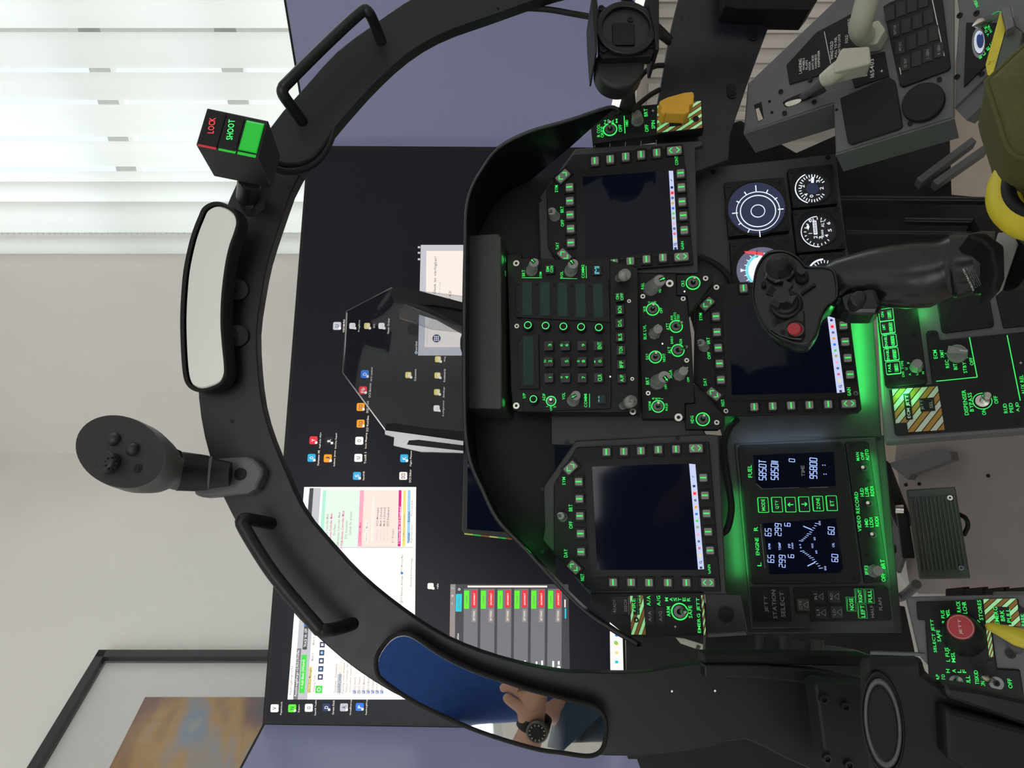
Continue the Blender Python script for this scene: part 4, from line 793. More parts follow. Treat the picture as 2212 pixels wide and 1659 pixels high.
for (a, c), s in zip(((475, 672), (570, 670), (663, 670), (757, 667), (853, 663), (948, 660)), ('MODE', 'QTY', 'UP', 'DN', 'ZONE', 'ET')):
    b = MB(); x, y = ZI(a, c); b.rb(IF, x, y, 33, 23, .003, 0, 'grn', 2); b.rb(IF, x, y, 30.5, 20.5, .0036, .0025, 'key', 1.5)
    if s in ('UP', 'DN'):
        e_ = -1 if s == 'UP' else 1; b.line(IF, x - 6, y, x + 6, y, 2, .0041, 'grn'); b.line(IF, x + 6 * e_, y, x + 1 * e_, y - 4, 2, .0042, 'grn'); b.line(IF, x + 6 * e_, y, x + 1 * e_, y + 4, 2, .0043, 'grn')
    else: b.text(IF, s, x, y, 6.2 * len(s), 8, .0041, 'grn')
    b.build('soft_key', t, .0003)
L = [('FUEL', 383, 440, 27, 9), ('ENGINE', 433, 958, 38, 8), ('L', 447, 1082, 8, 9), ('R', 423, 837, 9, 9), ('VIDEO RECORD', 1127, 718, 86, 8), ('MAN', 1125, 338, 18, 7), ('OFF', 1158, 335, 17, 7), ('AUTO', 1190, 327, 24, 8), ('HUD', 1155, 585, 18, 8), ('LDIR', 1188, 581, 21, 7.5), ('RDDI', 1224, 578, 21, 7.5), ('HMD', 1186, 795, 18, 7.5), ('LDDI', 1219, 792, 21, 7.5), ('RDDI', 1257, 787, 21, 7.5), ('IFEI', 1186, 1122, 19, 8), ('OFF', 1302, 1172, 18, 9), ('BRT', 1298, 1080, 20, 9), ('TIME', 748, 438, 24, 8, 'greytext')]
legends(t, IF, [(q[0], *ZI(q[1], q[2]), q[3], q[4]) + tuple(q[5:]) for q in L])
for a, c in ((1168, 420), (1202, 665), (1230, 880)): toggle(t, IF, *ZI(a, c), *ZI(a - 8, c - 8), r=10, glow=None, h=.014, lr=3)
knob(t, IF, *ZI(1236, 1128), *ZI(1266, 1125), r=13, n=4, h=.02, m='knob')
for a, c in ((325, 285), (990, 262), (1110, 1185), (410, 1190), (1085, 265), (1205, 505), (1192, 1020), (1080, 945), (1015, 425)): screw(t, IF, *ZI(a, c), 4, 'blk')
# ---------------------------------------------------------------- jettison select
ZJ = Z(1580, 1240, 5.184)
t = thing('station_select_label_plate', 'black plate engraved JETT STATION SELECT below the master arm panel', 'label plate', IF.p(1700, 1310))
b = MB(); b.poly(IF, [ZJ(215, 150), ZJ(640, 152), ZJ(675, 530), ZJ(243, 530)], .001, -.003, 'blk2'); part(b, 'plate', t, .0006)
legends(t, IF, [('JETT', *ZJ(392, 335), 36, 9), ('STATION', *ZJ(480, 338), 62, 9), ('SELECT', *ZJ(572, 340), 55, 9)], 'greytext', .0016)
t = thing('jettison_select_panel', 'black panel of dim triangle buttons and green gear lights beside the engraved plate', 'control panel', IF.p(1920, 1310))
b = MB(); b.poly(IF, [ZJ(695, 160), ZJ(715, 152), ZJ(1735, 140), ZJ(1755, 160), ZJ(1800, 505), ZJ(1780, 522), ZJ(893, 537), ZJ(885, 445), ZJ(725, 442)], .001, -.003, 'blk2'); part(b, 'face_plate', t, .0008)
for s, a, c in (('CTR', 805, 345), ('RI', 975, 252), ('RO', 1150, 252), ('LI', 1002, 432), ('LO', 1182, 427)):
    b = MB(); x, y = ZJ(a, c); b.rb(IF, x, y, 26, 26, .003, .001, 'key' if s != 'CTR' else 'ufcg', 1); b.text(IF, s, x - 6, y, 7 * len(s) - 1, 6, .0035, 'greytext')
    for p0, p1 in (((10, -7), (10, 7)), ((10, -7), (0, 0)), ((10, 7), (0, 0))): b.line(IF, x + p0[0], y + p0[1], x + p1[0], y + p1[1], .9, .0036, 'greytext')
    b.build('select_button', t, .0003)
for s, a, c, w_ in (('NOSE', 1340, 337, 26), ('LEFT', 1466, 417, 26), ('RIGHT', 1436, 246, 27), ('FULL', 1546, 247, 26)):
    b = MB(); x, y = ZJ(a, c); b.rb(IF, x, y, 31, 20, .002, .001, 'grnd', 1); b.rb(IF, x, y, 29.5, 18.5, .0024, .0015, 'key', 1); b.text(IF, s, x + 1, y, w_, 8.5, .0029, 'grn'); b.line(IF, x - 8, y - 13, x - 8, y + 13, 1.1, .0029, 'grnd'); b.build('gear_light', t)
legends(t, IF, [('HALF', *ZJ(1577, 420), 26, 7), ('FLAPS', *ZJ(1667, 333), 28, 7)], 'greytext', .0016)
for a, c in ((762, 170), (1715, 158), (1760, 490)): screw(t, IF, *ZJ(a, c), 3.5, 'blk', .001)

# ================================================================ ROUND GAUGES
def ticks(b, pl, x, y, r0, r1, n, a0, a1, w_, h, m):
    for i in range(n):
        a = math.radians(a0 + (a1 - a0) * i / (n - 1)); b.line(pl, x - r0 * math.sin(a), y - r0 * math.cos(a), x - r1 * math.sin(a), y - r1 * math.cos(a), w_, h, m, .0002)
def gauge(label, q, c, r, rec=.012, grp='round standby gauges on the right lower panel'):
    t = thing('gauge', label, 'gauge', LP.p(*q[2]), grp); P0 = LP.off(.012)
    b = MB(); b.poly(P0, q, 0, -.012, 'blk2'); b.ring(P0, c[0], c[1], r, r + 2.5, .0012, 0, 'blk', 40); part(b, 'bezel', t, .0012)
    b = MB(); b.cyl(P0, c[0], c[1], r + .5, .0006, 0, 'rubber', n=40)
    b.ring(P0, c[0], c[1], r - 1.5, r, .0012, 0.0, 'blk', 40); part(b, 'recess', t)
    for k in range(4):
        x, y = q[k]; x += (c[0] - x) * .14; y += (c[1] - y) * .14; screw(t, P0, x, y, 4.5, 'blk')
    return t, P0
q = [Z6(395, 355), Z6(880, 310), Z6(930, 745), Z6(430, 795)]; c = Z6(655, 563)
t, P0 = gauge('large round dial with concentric white rings on dark blue', q, c, 58)
b = MB(); b.cyl(P0, *c, 55, .0012, .0004, 'side' if 0 else 'dialblue', n=48); x, y = Z6(668, 588)
for r0, r1 in ((12.5, 14), (33, 34.8), (41, 42.5)): b.ring(P0, x, y, r0, r1, .0018, .0012, 'wht', 56)
for k in range(12):
    a = math.radians(k * 30 + 5); r1 = 48 if k % 3 else 53
    if k in (7, 8): continue
    b.line(P0, x - 43.5 * math.sin(a), y - 43.5 * math.cos(a), x - (r1 + 3) * math.sin(a), y - (r1 + 3) * math.cos(a), 2, .0018, 'wht')
part(b, 'dial', t)
q = [Z6(440, 832), Z6(940, 787), Z6(995, 1200), Z6(465, 1245)]; c = Z6(700, 1040)
t, P0 = gauge('attitude indicator with white ball and red OFF flag, half hidden by the stick head', q, c, 58)
b = MB(); x, y = c; y += 8; b.cyl(P0, x, y, 50, .0012, .0004, 'side', n=48); b.cyl(P0, x + 6, y, 38, .0016, .001, 'cyan', n=40); b.cyl(P0, x + 7, y, 33, .002, .0014, 'wht', n=40)
ticks(b, P0, x + 6, y, 39, 45, 13, 30, 210, 1.6, .0022, 'wht'); b.add([P0.p(x - 46, y + 4, .0026), P0.p(x - 36, y, .0026), P0.p(x - 46, y - 4, .0026)], [(0, 1, 2)], 'wht')
part(b, 'attitude_ball', t)
b = MB(); b.prism([P0.p(*Z6(a, cc), .006) for a, cc in ((555, 915), (640, 915), (715, 928), (715, 955), (640, 938), (570, 932))], [P0.p(*Z6(a, cc), .005) for a, cc in ((555, 915), (640, 915), (715, 928), (715, 955), (640, 938), (570, 932))], 'red'); b.text(P0, 'OFF', *Z6(660, 936), 5, 17, .0066, 'blk', 90); part(b, 'off_flag', t)
q = [Z6(912, 245), Z6(1278, 203), Z6(1322, 525), Z6(955, 562)]; c = Z6(1112, 378)
t, P0 = gauge('small backlit dial numbered around its rim, topmost on the panel', q, c, 38.5)
b = MB(); x, y = Z6(1112, 402); b.cyl(P0, x, y, 33, .0012, .0004, 's_black', n=40); b.ring(P0, x, y, 31.5, 33.5, .0016, .001, 'wht', 40, 20, 160)
ticks(b, P0, x, y, 24, 30, 25, -60, 240, 1.7, .0018, 'wht')
for s, dx, dy in (('0', -2, 17), ('1', 12, 14), ('2', 20, 0), ('3', 12, -15), ('4', -14, 14), ('2', -21, -4), ('5', -4, -18)): b.text(P0, s, x + dx, y + dy, 6, 8, .0018, 'wht')
b.cyl(P0, x, y + 1, 12, .0018, .0012, 'dialblue', n=24); b.line(P0, x, y - 12, x + 1, y - 24, 5, .002, 'wht'); b.text(P0, 'KNOTS', x - 13, y - 3, 4.5, 26, .0018, 'wht', 0) if 0 else None
part(b, 'dial', t)
q = [Z6(948, 582), Z6(1335, 548), Z6(1387, 890), Z6(990, 928)]; c = Z6(1160, 728)
t, P0 = gauge('small backlit altimeter reading ALT with a white counter window', q, c, 38.5)
b = MB(); x, y = Z6(1160, 755); b.cyl(P0, x, y, 33, .0012, .0004, 's_black', n=40); b.ring(P0, x, y, 32, 33.6, .0016, .001, 'wht', 40, 0, 180); ticks(b, P0, x, y, 26, 31, 16, -30, 230, 1.5, .0018, 'wht')
for s, dx, dy in (('2', -6, 14), ('3', 5, 15), ('4', 18, 11), ('5', 25, 2 - 3), ('6', 22, -16), ('1', -17, 6), ('0', -17, -22)): b.text(P0, s, x + dx, y + dy - 2, 6, 8, .0018, 'wht')
b.rb(P0, x - 7, y - 9, 30, 8, .0018, .0012, 'wht', 1); b.text(P0, '01000', x - 7, y - 9, 25, 5.5, .0022, 's_black'); b.text(P0, 'ALT', x + 9, y - 17, 15, 7, .0018, 'wht'); b.text(P0, '1000', x + 9, y + 4, 16, 5, .0018, 'wht'); b.add([P0.p(x - 22, y - 3, .002), P0.p(x - 26, y - 10, .002), P0.p(x - 22, y - 17, .002), P0.p(x - 19, y - 10, .002)], [(0, 1, 2, 3)], 'wht')
part(b, 'dial', t)
q = [Z6(1000, 945), Z6(1382, 915), Z6(1425, 1250), Z6(1040, 1290)]; c = Z6(1210, 1085)
t, P0 = gauge('small dial glimpsed directly behind the neck of the control stick', q, c, 38.5)
b = MB(); x, y = c; b.cyl(P0, x, y + 4, 33, .0012, .0004, 's_black', n=40); b.ring(P0, x, y + 4, 30, 33.6, .0016, .001, 'wht', 40, 0, 180); ticks(b, P0, x, y + 4, 24, 30, 17, -30, 210, 1.5, .0018, 'wht'); part(b, 'dial', t)

# ================================================================ CENTRE PEDESTAL
zz = (LP.p(1885, 760) - CAM).dot(FW)
PD = plane(0, 30, 1885, 760, zz - .01)
ZP = Z(1840, 640, 5.186)
t = thing('centre_pedestal', 'grey centre pedestal sloping down between the knees behind the control stick', 'pedestal', PD.p(2212, 760))
b = MB(); b.poly(PD, [(1886, 560), (1909, 955), (2400, 915), (2400, 540)], -.004, -.05, 'console'); part(b, 'pedestal_body', t, .003)
for q in ([(2024, 650), (2132, 610), (2148, 700), (2143, 706), (2040, 719), (2034, 714)], [(2152, 640), (2172, 600), (2300, 600), (2300, 695), (2168, 708)]):
    b = MB(); b.poly(PD, q, 0, -.005, 'blk2'); part(b, 'blank_plate', t, .0012)
for x, y in ((2045, 709), (2138, 696), (2177, 690)): screw(t, PD, x, y, 5, 'blk')
t = thing('display_mode_button_panel', 'small panel with a column of bright green lit buttons on the pedestal top', 'control panel', PD.p(2000, 750))
b = MB(); b.poly(PD, [(1886, 600), (1972, 590), (2003, 822), (1999, 829), (1916, 837), (1911, 832)], .004, -.004, 'blk2'); part(b, 'face_plate', t, .0008)
P1 = PD.off(.004)
for (a, c), s in zip(((385, 205), (400, 345), (422, 497), (443, 648), (463, 800)), (('ON', 'OFF'), ('LMT', 'DISPLAY'), ('ENABLE', 'ORIDE'), ('ENABLE', 'OFFSET'), ('FAIL', 'BIT'))):
    b = MB(); x, y = ZP(a, c); b.rb(P1, x, y, 27, 32, .0035, 0, 'grnb', 2.5); b.rb(P1, x, y, 25, 30, .004, .003, 'key', 2); b.text(P1, s[0], x - 8, y, 4.4 * len(s[0]) if len(s[0]) > 3 else 12, 6, .0045, 'grnb'); b.rb(P1, x + 7, y, 18, 9, .0043, .0035, 'grnd', 1); b.text(P1, s[1], x + 7, y, 22 if len(s[1]) > 3 else 10, 7, .0046, 'grnb'); b.build('lit_button', t)
knob(t, P1, *ZP(722, 795), *ZP(732, 752), r=12, n=4, h=.02)
legends(t, P1, [('DIS', *ZP(575, 872), 12, 5), ('TYPE', *ZP(567, 770), 18, 5), ('F', *ZP(635, 745), 4, 5), ('U', *ZP(612, 812), 4.5, 5), ('A', *ZP(650, 875), 5, 5), ('L', *ZP(732, 872), 4, 5), ('N', *ZP(798, 857), 5, 5)])
for a, c in ((692, 408), (420, 950), (795, 915)): screw(t, P1, *ZP(a, c), 5, 'blk')
t = thing('countermeasures_panel', 'black panel with striped ECM JETT corner, rotary selector and dispenser toggle', 'control panel', PD.p(2212, 850))
b = MB(); b.poly(PD, [ZP(832, 420), ZP(850, 385), ZP(940, 378), ZP(965, 400), ZP(985, 492), ZP(2300, 360), ZP(2300, 1440), ZP(505, 1560), ZP(485, 1540), ZP(418, 1050), ZP(905, 985)], .001, -.004, 'blk2'); part(b, 'face_plate', t, .0008)
b = MB(); stripes(b, PD, [ZP(505, 1530), ZP(450, 1042), ZP(962, 1008), ZP(1042, 1497)], 6, .0022, m2='cream', sk=1.1); part(b, 'hazard_stripes', t)
b = MB(); b.rb(PD, *ZP(560, 1490), 28, 26, .0024, .001, 'blk2', 4); b.rb(PD, *ZP(630, 1235), 57, 15, .0028, .002, 'blk', 0); b.text(PD, 'ECM JETT', *ZP(633, 1235), 50, 8.5, .0033, 'whtext'); b.rb(PD, *ZP(845, 1213), 29, 32, .0028, .002, 'blk', 0); b.text(PD, 'JETT', *ZP(790, 1215), 22, 7, .0033, 'greytext'); b.text(PD, 'SEL', *ZP(888, 1213), 16, 7, .0033, 'greytext'); part(b, 'jettison_button', t)
legends(t, PD, [(s, *ZP(a, c), w_, h_) for s, a, c, w_, h_ in (('ECM', 935, 650, 19, 8.5), ('XMIT', 1010, 645, 18, 7.5), ('REC', 1068, 757, 18, 8), ('BIT', 1160, 787, 14, 8), ('STBY', 1265, 798, 24, 8), ('OFF', 1340, 730, 17, 8), ('DISPENSER', 1270, 1190, 55, 9), ('BYPASS', 1332, 1185, 41, 9), ('ON', 1480, 1297, 13, 9), ('OFF', 1615, 1160, 17, 9), ('RUD', 1720, 1255, 21, 8.5), ('PED', 1785, 1248, 21, 8.5), ('AJD', 1860, 1240, 21, 8.5), ('AUX REL', 1912, 990, 42, 8.5))] + [('+', *ZP(1893, 745), 6, 6, 'whtext')], h=.002)
b = MB()
for q in ((1318, 460, 1405, 905), (1405, 905, 945, 952), (1740, 435, 1888, 1168)): b.line(PD, *ZP(*q[:2]), *ZP(*q[2:]), 1.8, .002, 'grn')
for q in ((1040, 640, 1078, 640), (1085, 705, 1110, 685), (1150, 740, 1160, 715), (1220, 700, 1240, 735), (1262, 665, 1300, 690)): b.line(PD, *ZP(*q[:2]), *ZP(*q[2:]), 1.3, .002, 'grn')
b.build('backlight_line', t)
b = MB(); x, y = ZP(1180, 650); xt, yt = ZP(1190, 625); b.cyl(PD, x, y, 18.5, .008, .001, 'knob', r1=20, smooth=True); 
c0 = PD.p(xt, yt, .008); k = PD.sc(x, y); A = math.radians(-22 + 90 + 180); d = pl_d = (PD.r * math.cos(math.radians(-105)) + PD.u * math.sin(math.radians(-105))); sd = PD.n.cross(d)
pr = [c0 + d * 17 * k + sd * 4 * k, c0 + d * 17 * k - sd * 4 * k, c0 - d * 19 * k - sd * 8 * k, c0 - d * 19 * k + sd * 8 * k]; b.prism([p + PD.n * .010 for p in pr], pr, 'knob'); q_ = c0 + PD.n * .0104; b.add([q_ + d * 17 * k + sd * .8 * k, q_ + d * 17 * k - sd * .8 * k, q_ + d * 2 * k - sd * .8 * k, q_ + d * 2 * k + sd * .8 * k], [(0, 1, 2, 3)], 'whtext'); b.build('rotary_selector', t, .0008)
b = MB(); x, y = ZP(1462, 1175); b.ring(PD, x, y, 16.5, 18, .002, .001, 'grn', 40); b.ring(PD, x, y, 5, 13, .004, .001, 'metal', 24); a = PD.p(x, y, .003); e = PD.p(*ZP(1518, 1110), .022); k = PD.sc(x, y); b.tube([a, a.lerp(e, .4), a.lerp(e, .7), a.lerp(e, .85), e, e + (e - a).normalized() * .002], [4.5 * k, 5 * k, 7 * k, 9.5 * k, 9.5 * k, 6 * k], 'metal', 20); b.build('toggle_switch', t)
for a, c in ((910, 425), (1155, 1415), (1858, 1385), (585, 1482), (1010, 855)): screw(t, PD, *ZP(a, c), 5.5, 'blk', .001)

# ================================================================ LEFT CONSOLE
LC = plane(0, 30, 2100, 1380, .74)
ZL = Z(1860, 1260, 4.159)
t = thing('left_console_frame', 'light grey sloping frame plate at lower left around the red jettison knob', 'console', LC.p(2212, 1400))
b = MB(); b.poly(LC, [(1956, 1293), (1960, 1290), (2300, 1283), (2300, 1600), (2030, 1600), (2007, 1440), (1985, 1416)], -.003, -.012, 'console'); b.poly(LC, [(2150, 1283), (2300, 1281), (2300, 1600), (2150, 1600)], -.012, -.05, 'console'); part(b, 'frame_plate', t, .002)
for a, c in ((1345, 635),): screw(t, LC, *ZL(a, c), 10, 'blk')
t = thing('selective_jettison_panel', 'black jettison panel with large red-topped round knob and green lettering', 'control panel', LC.p(2200, 1380))
b = MB(); b.poly(LC, [ZL(498, 168), ZL(1415, 140), ZL(1440, 385), ZL(1180, 430), ZL(1225, 770), ZL(1430, 780), ZL(1480, 1120), ZL(620, 1060), ZL(578, 332), ZL(510, 330)], .001, -.004, 'blk2'); part(b, 'face_plate', t, .001)
b = MB(); stripes(b, LC, [ZL(1125, 385), ZL(1098, 142), ZL(1398, 137), ZL(1437, 385)], 5, .0018, sk=1.0); stripes(b, LC, [ZL(1152, 664), ZL(1118, 372), ZL(1160, 370), ZL(1192, 660)], 6, .0018, sk=.3); part(b, 'hazard_stripes', t)
b = MB(); b.rb(LC, *ZL(1270, 290), 38, 34, .0022, .001, 'blk', 0); part(b, 'brake_label_plate', t)
legends(t, LC, [(s, *ZL(a, c), w_, h_) for s, a, c, w_, h_ in (('SELECT JETT', 655, 472, 71, 8.5), ('SAFE', 697, 472, 25, 8), ('R FUS', 737, 300, 28, 8), ('MSL', 780, 270, 18, 8), ('RACK', 876, 210, 24, 9), ('LCHR', 930, 218, 26, 9), ('STORES', 1070, 240, 43, 8.5), ('L FUS', 775, 640, 30, 8.5), ('MSL', 827, 662, 23, 8.5), ('H', 780, 787, 8, 8), ('A', 835, 787, 8, 8), ('L', 882, 789, 7, 8), ('F', 928, 790, 7, 8), ('FLAP', 692, 868, 24, 7.5), ('AUTO', 742, 872, 26, 7.5), ('FULL', 965, 885, 27, 9), ('ANTISKID', 1042, 880, 47, 8.5), ('ON', 1095, 905, 12, 9), ('OFF', 1338, 900, 21, 9), ('EMERG', 1215, 290, 38, 9), ('BRK', 1270, 290, 24, 9), ('PULL', 1326, 290, 30, 9), ('PARK', 1455, 330, 26, 8))], h=.0028)
b = MB()
for q in ((695, 472, 735, 472), (790, 605, 815, 580), (1045, 330, 1068, 352)): b.line(LC, *ZL(*q[:2]), *ZL(*q[2:]), 1.3, .002, 'grn')
b.build('backlight_line', t)
b = MB(); c0 = LC.p(*ZL(925, 480), .001); c1 = LC.p(*ZL(893, 391), .034); k = LC.sc(2080, 1370); N = 36
def rg(c, r): return [c + (LC.r * math.cos(j * 2 * math.pi / N) + LC.u * math.sin(j * 2 * math.pi / N)) * r * k for j in range(N)]
b.loft([rg(c0, 43), rg(c0.lerp(c1, .3), 41), rg(c0.lerp(c1, .8), 33), rg(c0.lerp(c1, .97), 29), rg(c1, 27.5)], 'blk2'); kn = b.build('jettison_knob', t)
b = MB(); b.loft([rg(c1 + LC.n * .0001, 26.5), rg(c1 + LC.n * .0012, 26)], 'redp'); q = Pl(LC.n, c1 + LC.n * .0016); x, y = ZL(893, 391); b.ring(q, x, y, 24, 24.8, .0002, 0, 'cream', 40); b.text(q, 'JETT', x, y, 33, 8, .0003, 'cream'); b.build('red_button_top', t)
toggle(t, LC, *ZL(855, 880), *ZL(888, 862), r=19, lr=4, h=.022); toggle(t, LC, *ZL(1215, 895), *ZL(1088, 835), r=20, lr=4.5, h=.035, tip=7.5)
for a, c in ((540, 245), (640, 248), (1165, 722), (1440, 240)): screw(t, LC, *ZL(a, c), 7, 'blk', .001)
t = thing('parking_brake_handle', 'yellow paddle-shaped brake handle at the bottom edge by the green lettering', 'handle', pt(2200, 1400, .60))
hp = plane(0, 20, 2180, 1370, .62)
b = MB(); b.loft([[hp.p(x, y + dy * math.cos(a), 0) + hp.n * (.008 * w_ * math.sin(a)) + hp.r * (-hp.sc(x, y) * 0) for a in [j * 2 * math.pi / 16 for j in range(16)]] for x, y, dy, w_ in ((2129, 1351, 2, .3), (2133, 1353, 8, .7), (2150, 1358, 12, 1), (2170, 1366, 16, 1.1), (2190, 1374, 20, 1.2), (2215, 1380, 22, 1.2), (2260, 1390, 20, 1.2))], 'yel2'); b.build('handle_grip', t)
b = MB(); b.tube([hp.p(2196, 1392, -.002), LC.p(2196, 1400, 0)], .006, 'darkmetal'); b.build('handle_shaft', t)

# ================================================================ RIGHT CONSOLE
RC = plane(-10, 38, 1800, 332, .885)
ZR = Z(1560, 0, 3.393)
t = thing('right_console_frame', 'light grey angled console frame at the upper right holding the gear lever', 'console', RC.p(2060, 100))
main = [ZR(1000, -160), ZR(830, 0), ZR(190, 610), ZR(158, 985), ZR(818, 765), ZR(832, 1138), ZR(1702, 872), ZR(1702, -160)]
b = MB(); b.poly(RC, main, 0, -.004, 'console'); part(b, 'console_plate', t, .0015)
def skirt(pl, pts, d, m, name, par, th=.003):
    b = MB()
    for i in range(len(pts) - 1):
        A, B_ = pl.p(*pts[i]), pl.p(*pts[i + 1]); b.prism([A, B_, B_ + d, A + d], [q - pl.n * 0 + pl.r * th for q in (A, B_, B_ + d, A + d)], m)
    return part(b, name, par)
dn = -RC.n * .045 - RC.r * .012
skirt(RC, [ZR(190, 610), ZR(158, 985)], dn * .8, 'alu', 'console_end_flange', t)  # brighter metal here puts the light on this end face into its colour
skirt(RC, [ZR(158, 985), ZR(818, 765)], dn, 'console', 'console_side_flange', t); skirt(RC, [ZR(832, 1138), ZR(1702, 872)], dn * .85, 'console', 'console_side_flange', t)
b = MB(); b.poly(RC, [ZR(470, 475), ZR(690, 235), ZR(950, 97), ZR(975, 110), ZR(1010, 330), ZR(960, 440), ZR(800, 525), ZR(492, 618)], .003, 0, 'blk2'); part(b, 'checklist_plate', t, .0006)
legends(t, RC, [(s, *ZR(a, c), w_, h_) for s, a, c, w_, h_ in (('LANDING', 573, 485, 32, 6.5), ('WHEELS', 597, 470, 26, 4.6), ('FLAPS', 619, 475, 20, 4.6), ('HOOK', 641, 482, 19, 4.6), ('ANTI SKID', 664, 458, 32, 4.6), ('HARNESS', 686, 450, 30, 4.6), ('DISPENSER', 708, 430, 36, 4.6), ('WING FOLD', 803, 370, 40, 6.5), ('PULL TO REL', 832, 345, 44, 5), ('PUSH TO LOCK', 858, 330, 48, 5), ('FOLD', 912, 285, 17, 6.5), ('HOLD', 930, 168, 18, 6.5))], 'whtext', .0036)
b = MB(); b.line(RC, *ZR(748, 232), *ZR(795, 465), 1.2, .0036, 'whtext'); b.build('divider_line', t)
b = MB(); b.poly(RC, [ZR(905, 440), ZR(1110, 395), ZR(1190, 378), ZR(1222, 555), ZR(970, 642)], .003, 0, 'blk2'); b.text(RC, 'BUNO', *ZR(1047, 508), 30, 9, .0036, 'whtext'); b.text(RC, '165403', *ZR(1098, 500), 40, 9, .0036, 'whtext'); b.text(RC, '+', *ZR(1170, 520), 6, 6, .0036, 'whtext'); part(b, 'serial_plate', t, .0006)
b = MB(); b.poly(RC, [ZR(1180, 45), ZR(1225, 15), ZR(1600, -120), ZR(1675, 490), ZR(1655, 515), ZR(1325, 637), ZR(1300, 618)], .004, 0, 'blk2'); part(b, 'caution_panel', t, .001)
e0, e1 = (1215, 75), (105, 385)
for i in range(4):
    for j in range(4):
        a = 1342 + i * 82 - j * 38; c = 462 - j * 122 - i * 32
        b = MB(); x, y = ZR(a, c); s = (('CK SEAT', 'APU ACC', 'BATT SW', 'FUEL LO'), ('FCS HOT', 'GEN TIE', 'FUEL', 'ECS'), ('L GEN', 'ANTI ICE', 'OIL', 'HYD'), ('R GEN', 'TEMP', 'BLEED', 'DOOR'))[i][j]
        b.rb(RC, x, y, 31, 20, .0052, .003, 'key', 1); b.text(RC, s, x, y, 20, 6, .0057, 'greytext' if s in ('CK SEAT', 'APU ACC', 'L GEN', 'R GEN', 'BATT SW') else 'chassis'); b.build('caution_light', t)
b = MB()
for q in ((1540, 0, 1628, 410), (1300, 495, 1310, 545)): b.line(RC, *ZR(*q[:2]), *ZR(*q[2:]), 1.6, .0046, 'whtext')
b.build('divider_line', t)
b = MB(); b.poly(RC, [ZR(862, 718), ZR(1190, 572), ZR(1225, 565), ZR(1265, 590), ZR(1278, 640), ZR(1322, 925), ZR(1300, 945), ZR(950, 1060), ZR(920, 1045)], .004, 0, 'blk2'); part(b, 'blank_plate', t, .0012)
b = MB(); b.cyl(RC, *ZR(1478, 762), 40, .009, 0, 'blk2', r1=41, n=40, hb=0); part(b, 'round_plug', t, .001)
for a, c in ((647, 585), (430, 672), (675, 748), (458, 830), (1592, 583), (1377, 905), (515, 485), (988, 605), (1165, 400), (898, 725), (1280, 912), (955, 1020), (1220, 45), (1625, 480), (1330, 590)): screw(t, RC, *ZR(a, c), 5, 'blk', .002)
for a, c in ((348, 745), (365, 825), (840, 805)): screw(t, RC, *ZR(a, c), 3, 'blk')
b = MB(); b.poly(RC, [ZR(232, 770), ZR(288, 745), ZR(305, 870), ZR(262, 893)], .0006, 0, 'blk'); b.poly(RC, [ZR(245, 800), ZR(268, 790), ZR(300, 872), ZR(264, 888)], .001, .0006, 'floor'); part(b, 'indicator_slot', t)
b = MB(); b.poly(RC, smooth2([ZR(450, 765), ZR(455, 740), ZR(560, 690), ZR(720, 635), ZR(755, 650), ZR(745, 680), ZR(600, 740), ZR(480, 785)], 4, True), .0006, 0, 'blk'); b.poly(RC, smooth2([ZR(460, 765), ZR(480, 745), ZR(560, 725), ZR(580, 735), ZR(560, 755), ZR(490, 780)], 3, True), .001, .0006, 'metal'); part(b, 'lever_slot', t)
# gear lever
t2 = thing('landing_gear_lever', 'ivory block-shaped gear lever knob on a grey rod in the slotted console', 'lever', RC.p(*ZR(590, 710)))
def pr(a, c, h): return RC.p(*ZR(a, c), h)
b = MB(); b.tube([pr(585, 715, -.005), pr(640, 670, .02), pr(745, 590, .05)], [.0045, .005, .0055], 'plate'); b.build('lever_rod', t2)
b = MB(); k = RC.sc(1800, 160, .05) / 3.393
GP = plane(0, 15, *ZR(900, 450), (pr(900, 450, .055) - CAM).dot(FW))
b.tube([GP.p(*ZR(738, 590), -.004), GP.p(*ZR(775, 570)), GP.p(*ZR(830, 530)), GP.p(*ZR(870, 500))], [.008, .0095, .0105, .0105], 'ivory', 20)
b.poly(GP, [ZR(818, 470), ZR(878, 350), ZR(1075, 336), ZR(1083, 345), ZR(1096, 455), ZR(1075, 470), ZR(900, 510), ZR(825, 530)], .012, -.012, 'ivory'); b.build('lever_knob', t2, .0025)
t2 = thing('wing_fold_lever', 'ivory curved lever with hexagonal base at the top edge of the console', 'lever', RC.p(*ZR(1100, 250)))
b = MB(); b.poly(RC, [ZR(1000, 285), ZR(1060, 175), ZR(1145, 142), ZR(1196, 215), ZR(1132, 322), ZR(1045, 332)], .022, 0, 'ivory'); part(b, 'hexagonal_base', t2, .002)
b = MB(); b.tube(smoothpath([pr(1040, 262, .028), pr(1010, 215, .045), pr(1030, 120, .06), pr(1060, 0, .07), pr(1080, -120, .08)], 5), [.012, .0125, .013, .0135, .014] * 5 if 0 else .0125, 'ivory', 20); b.build('lever_arm', t2)
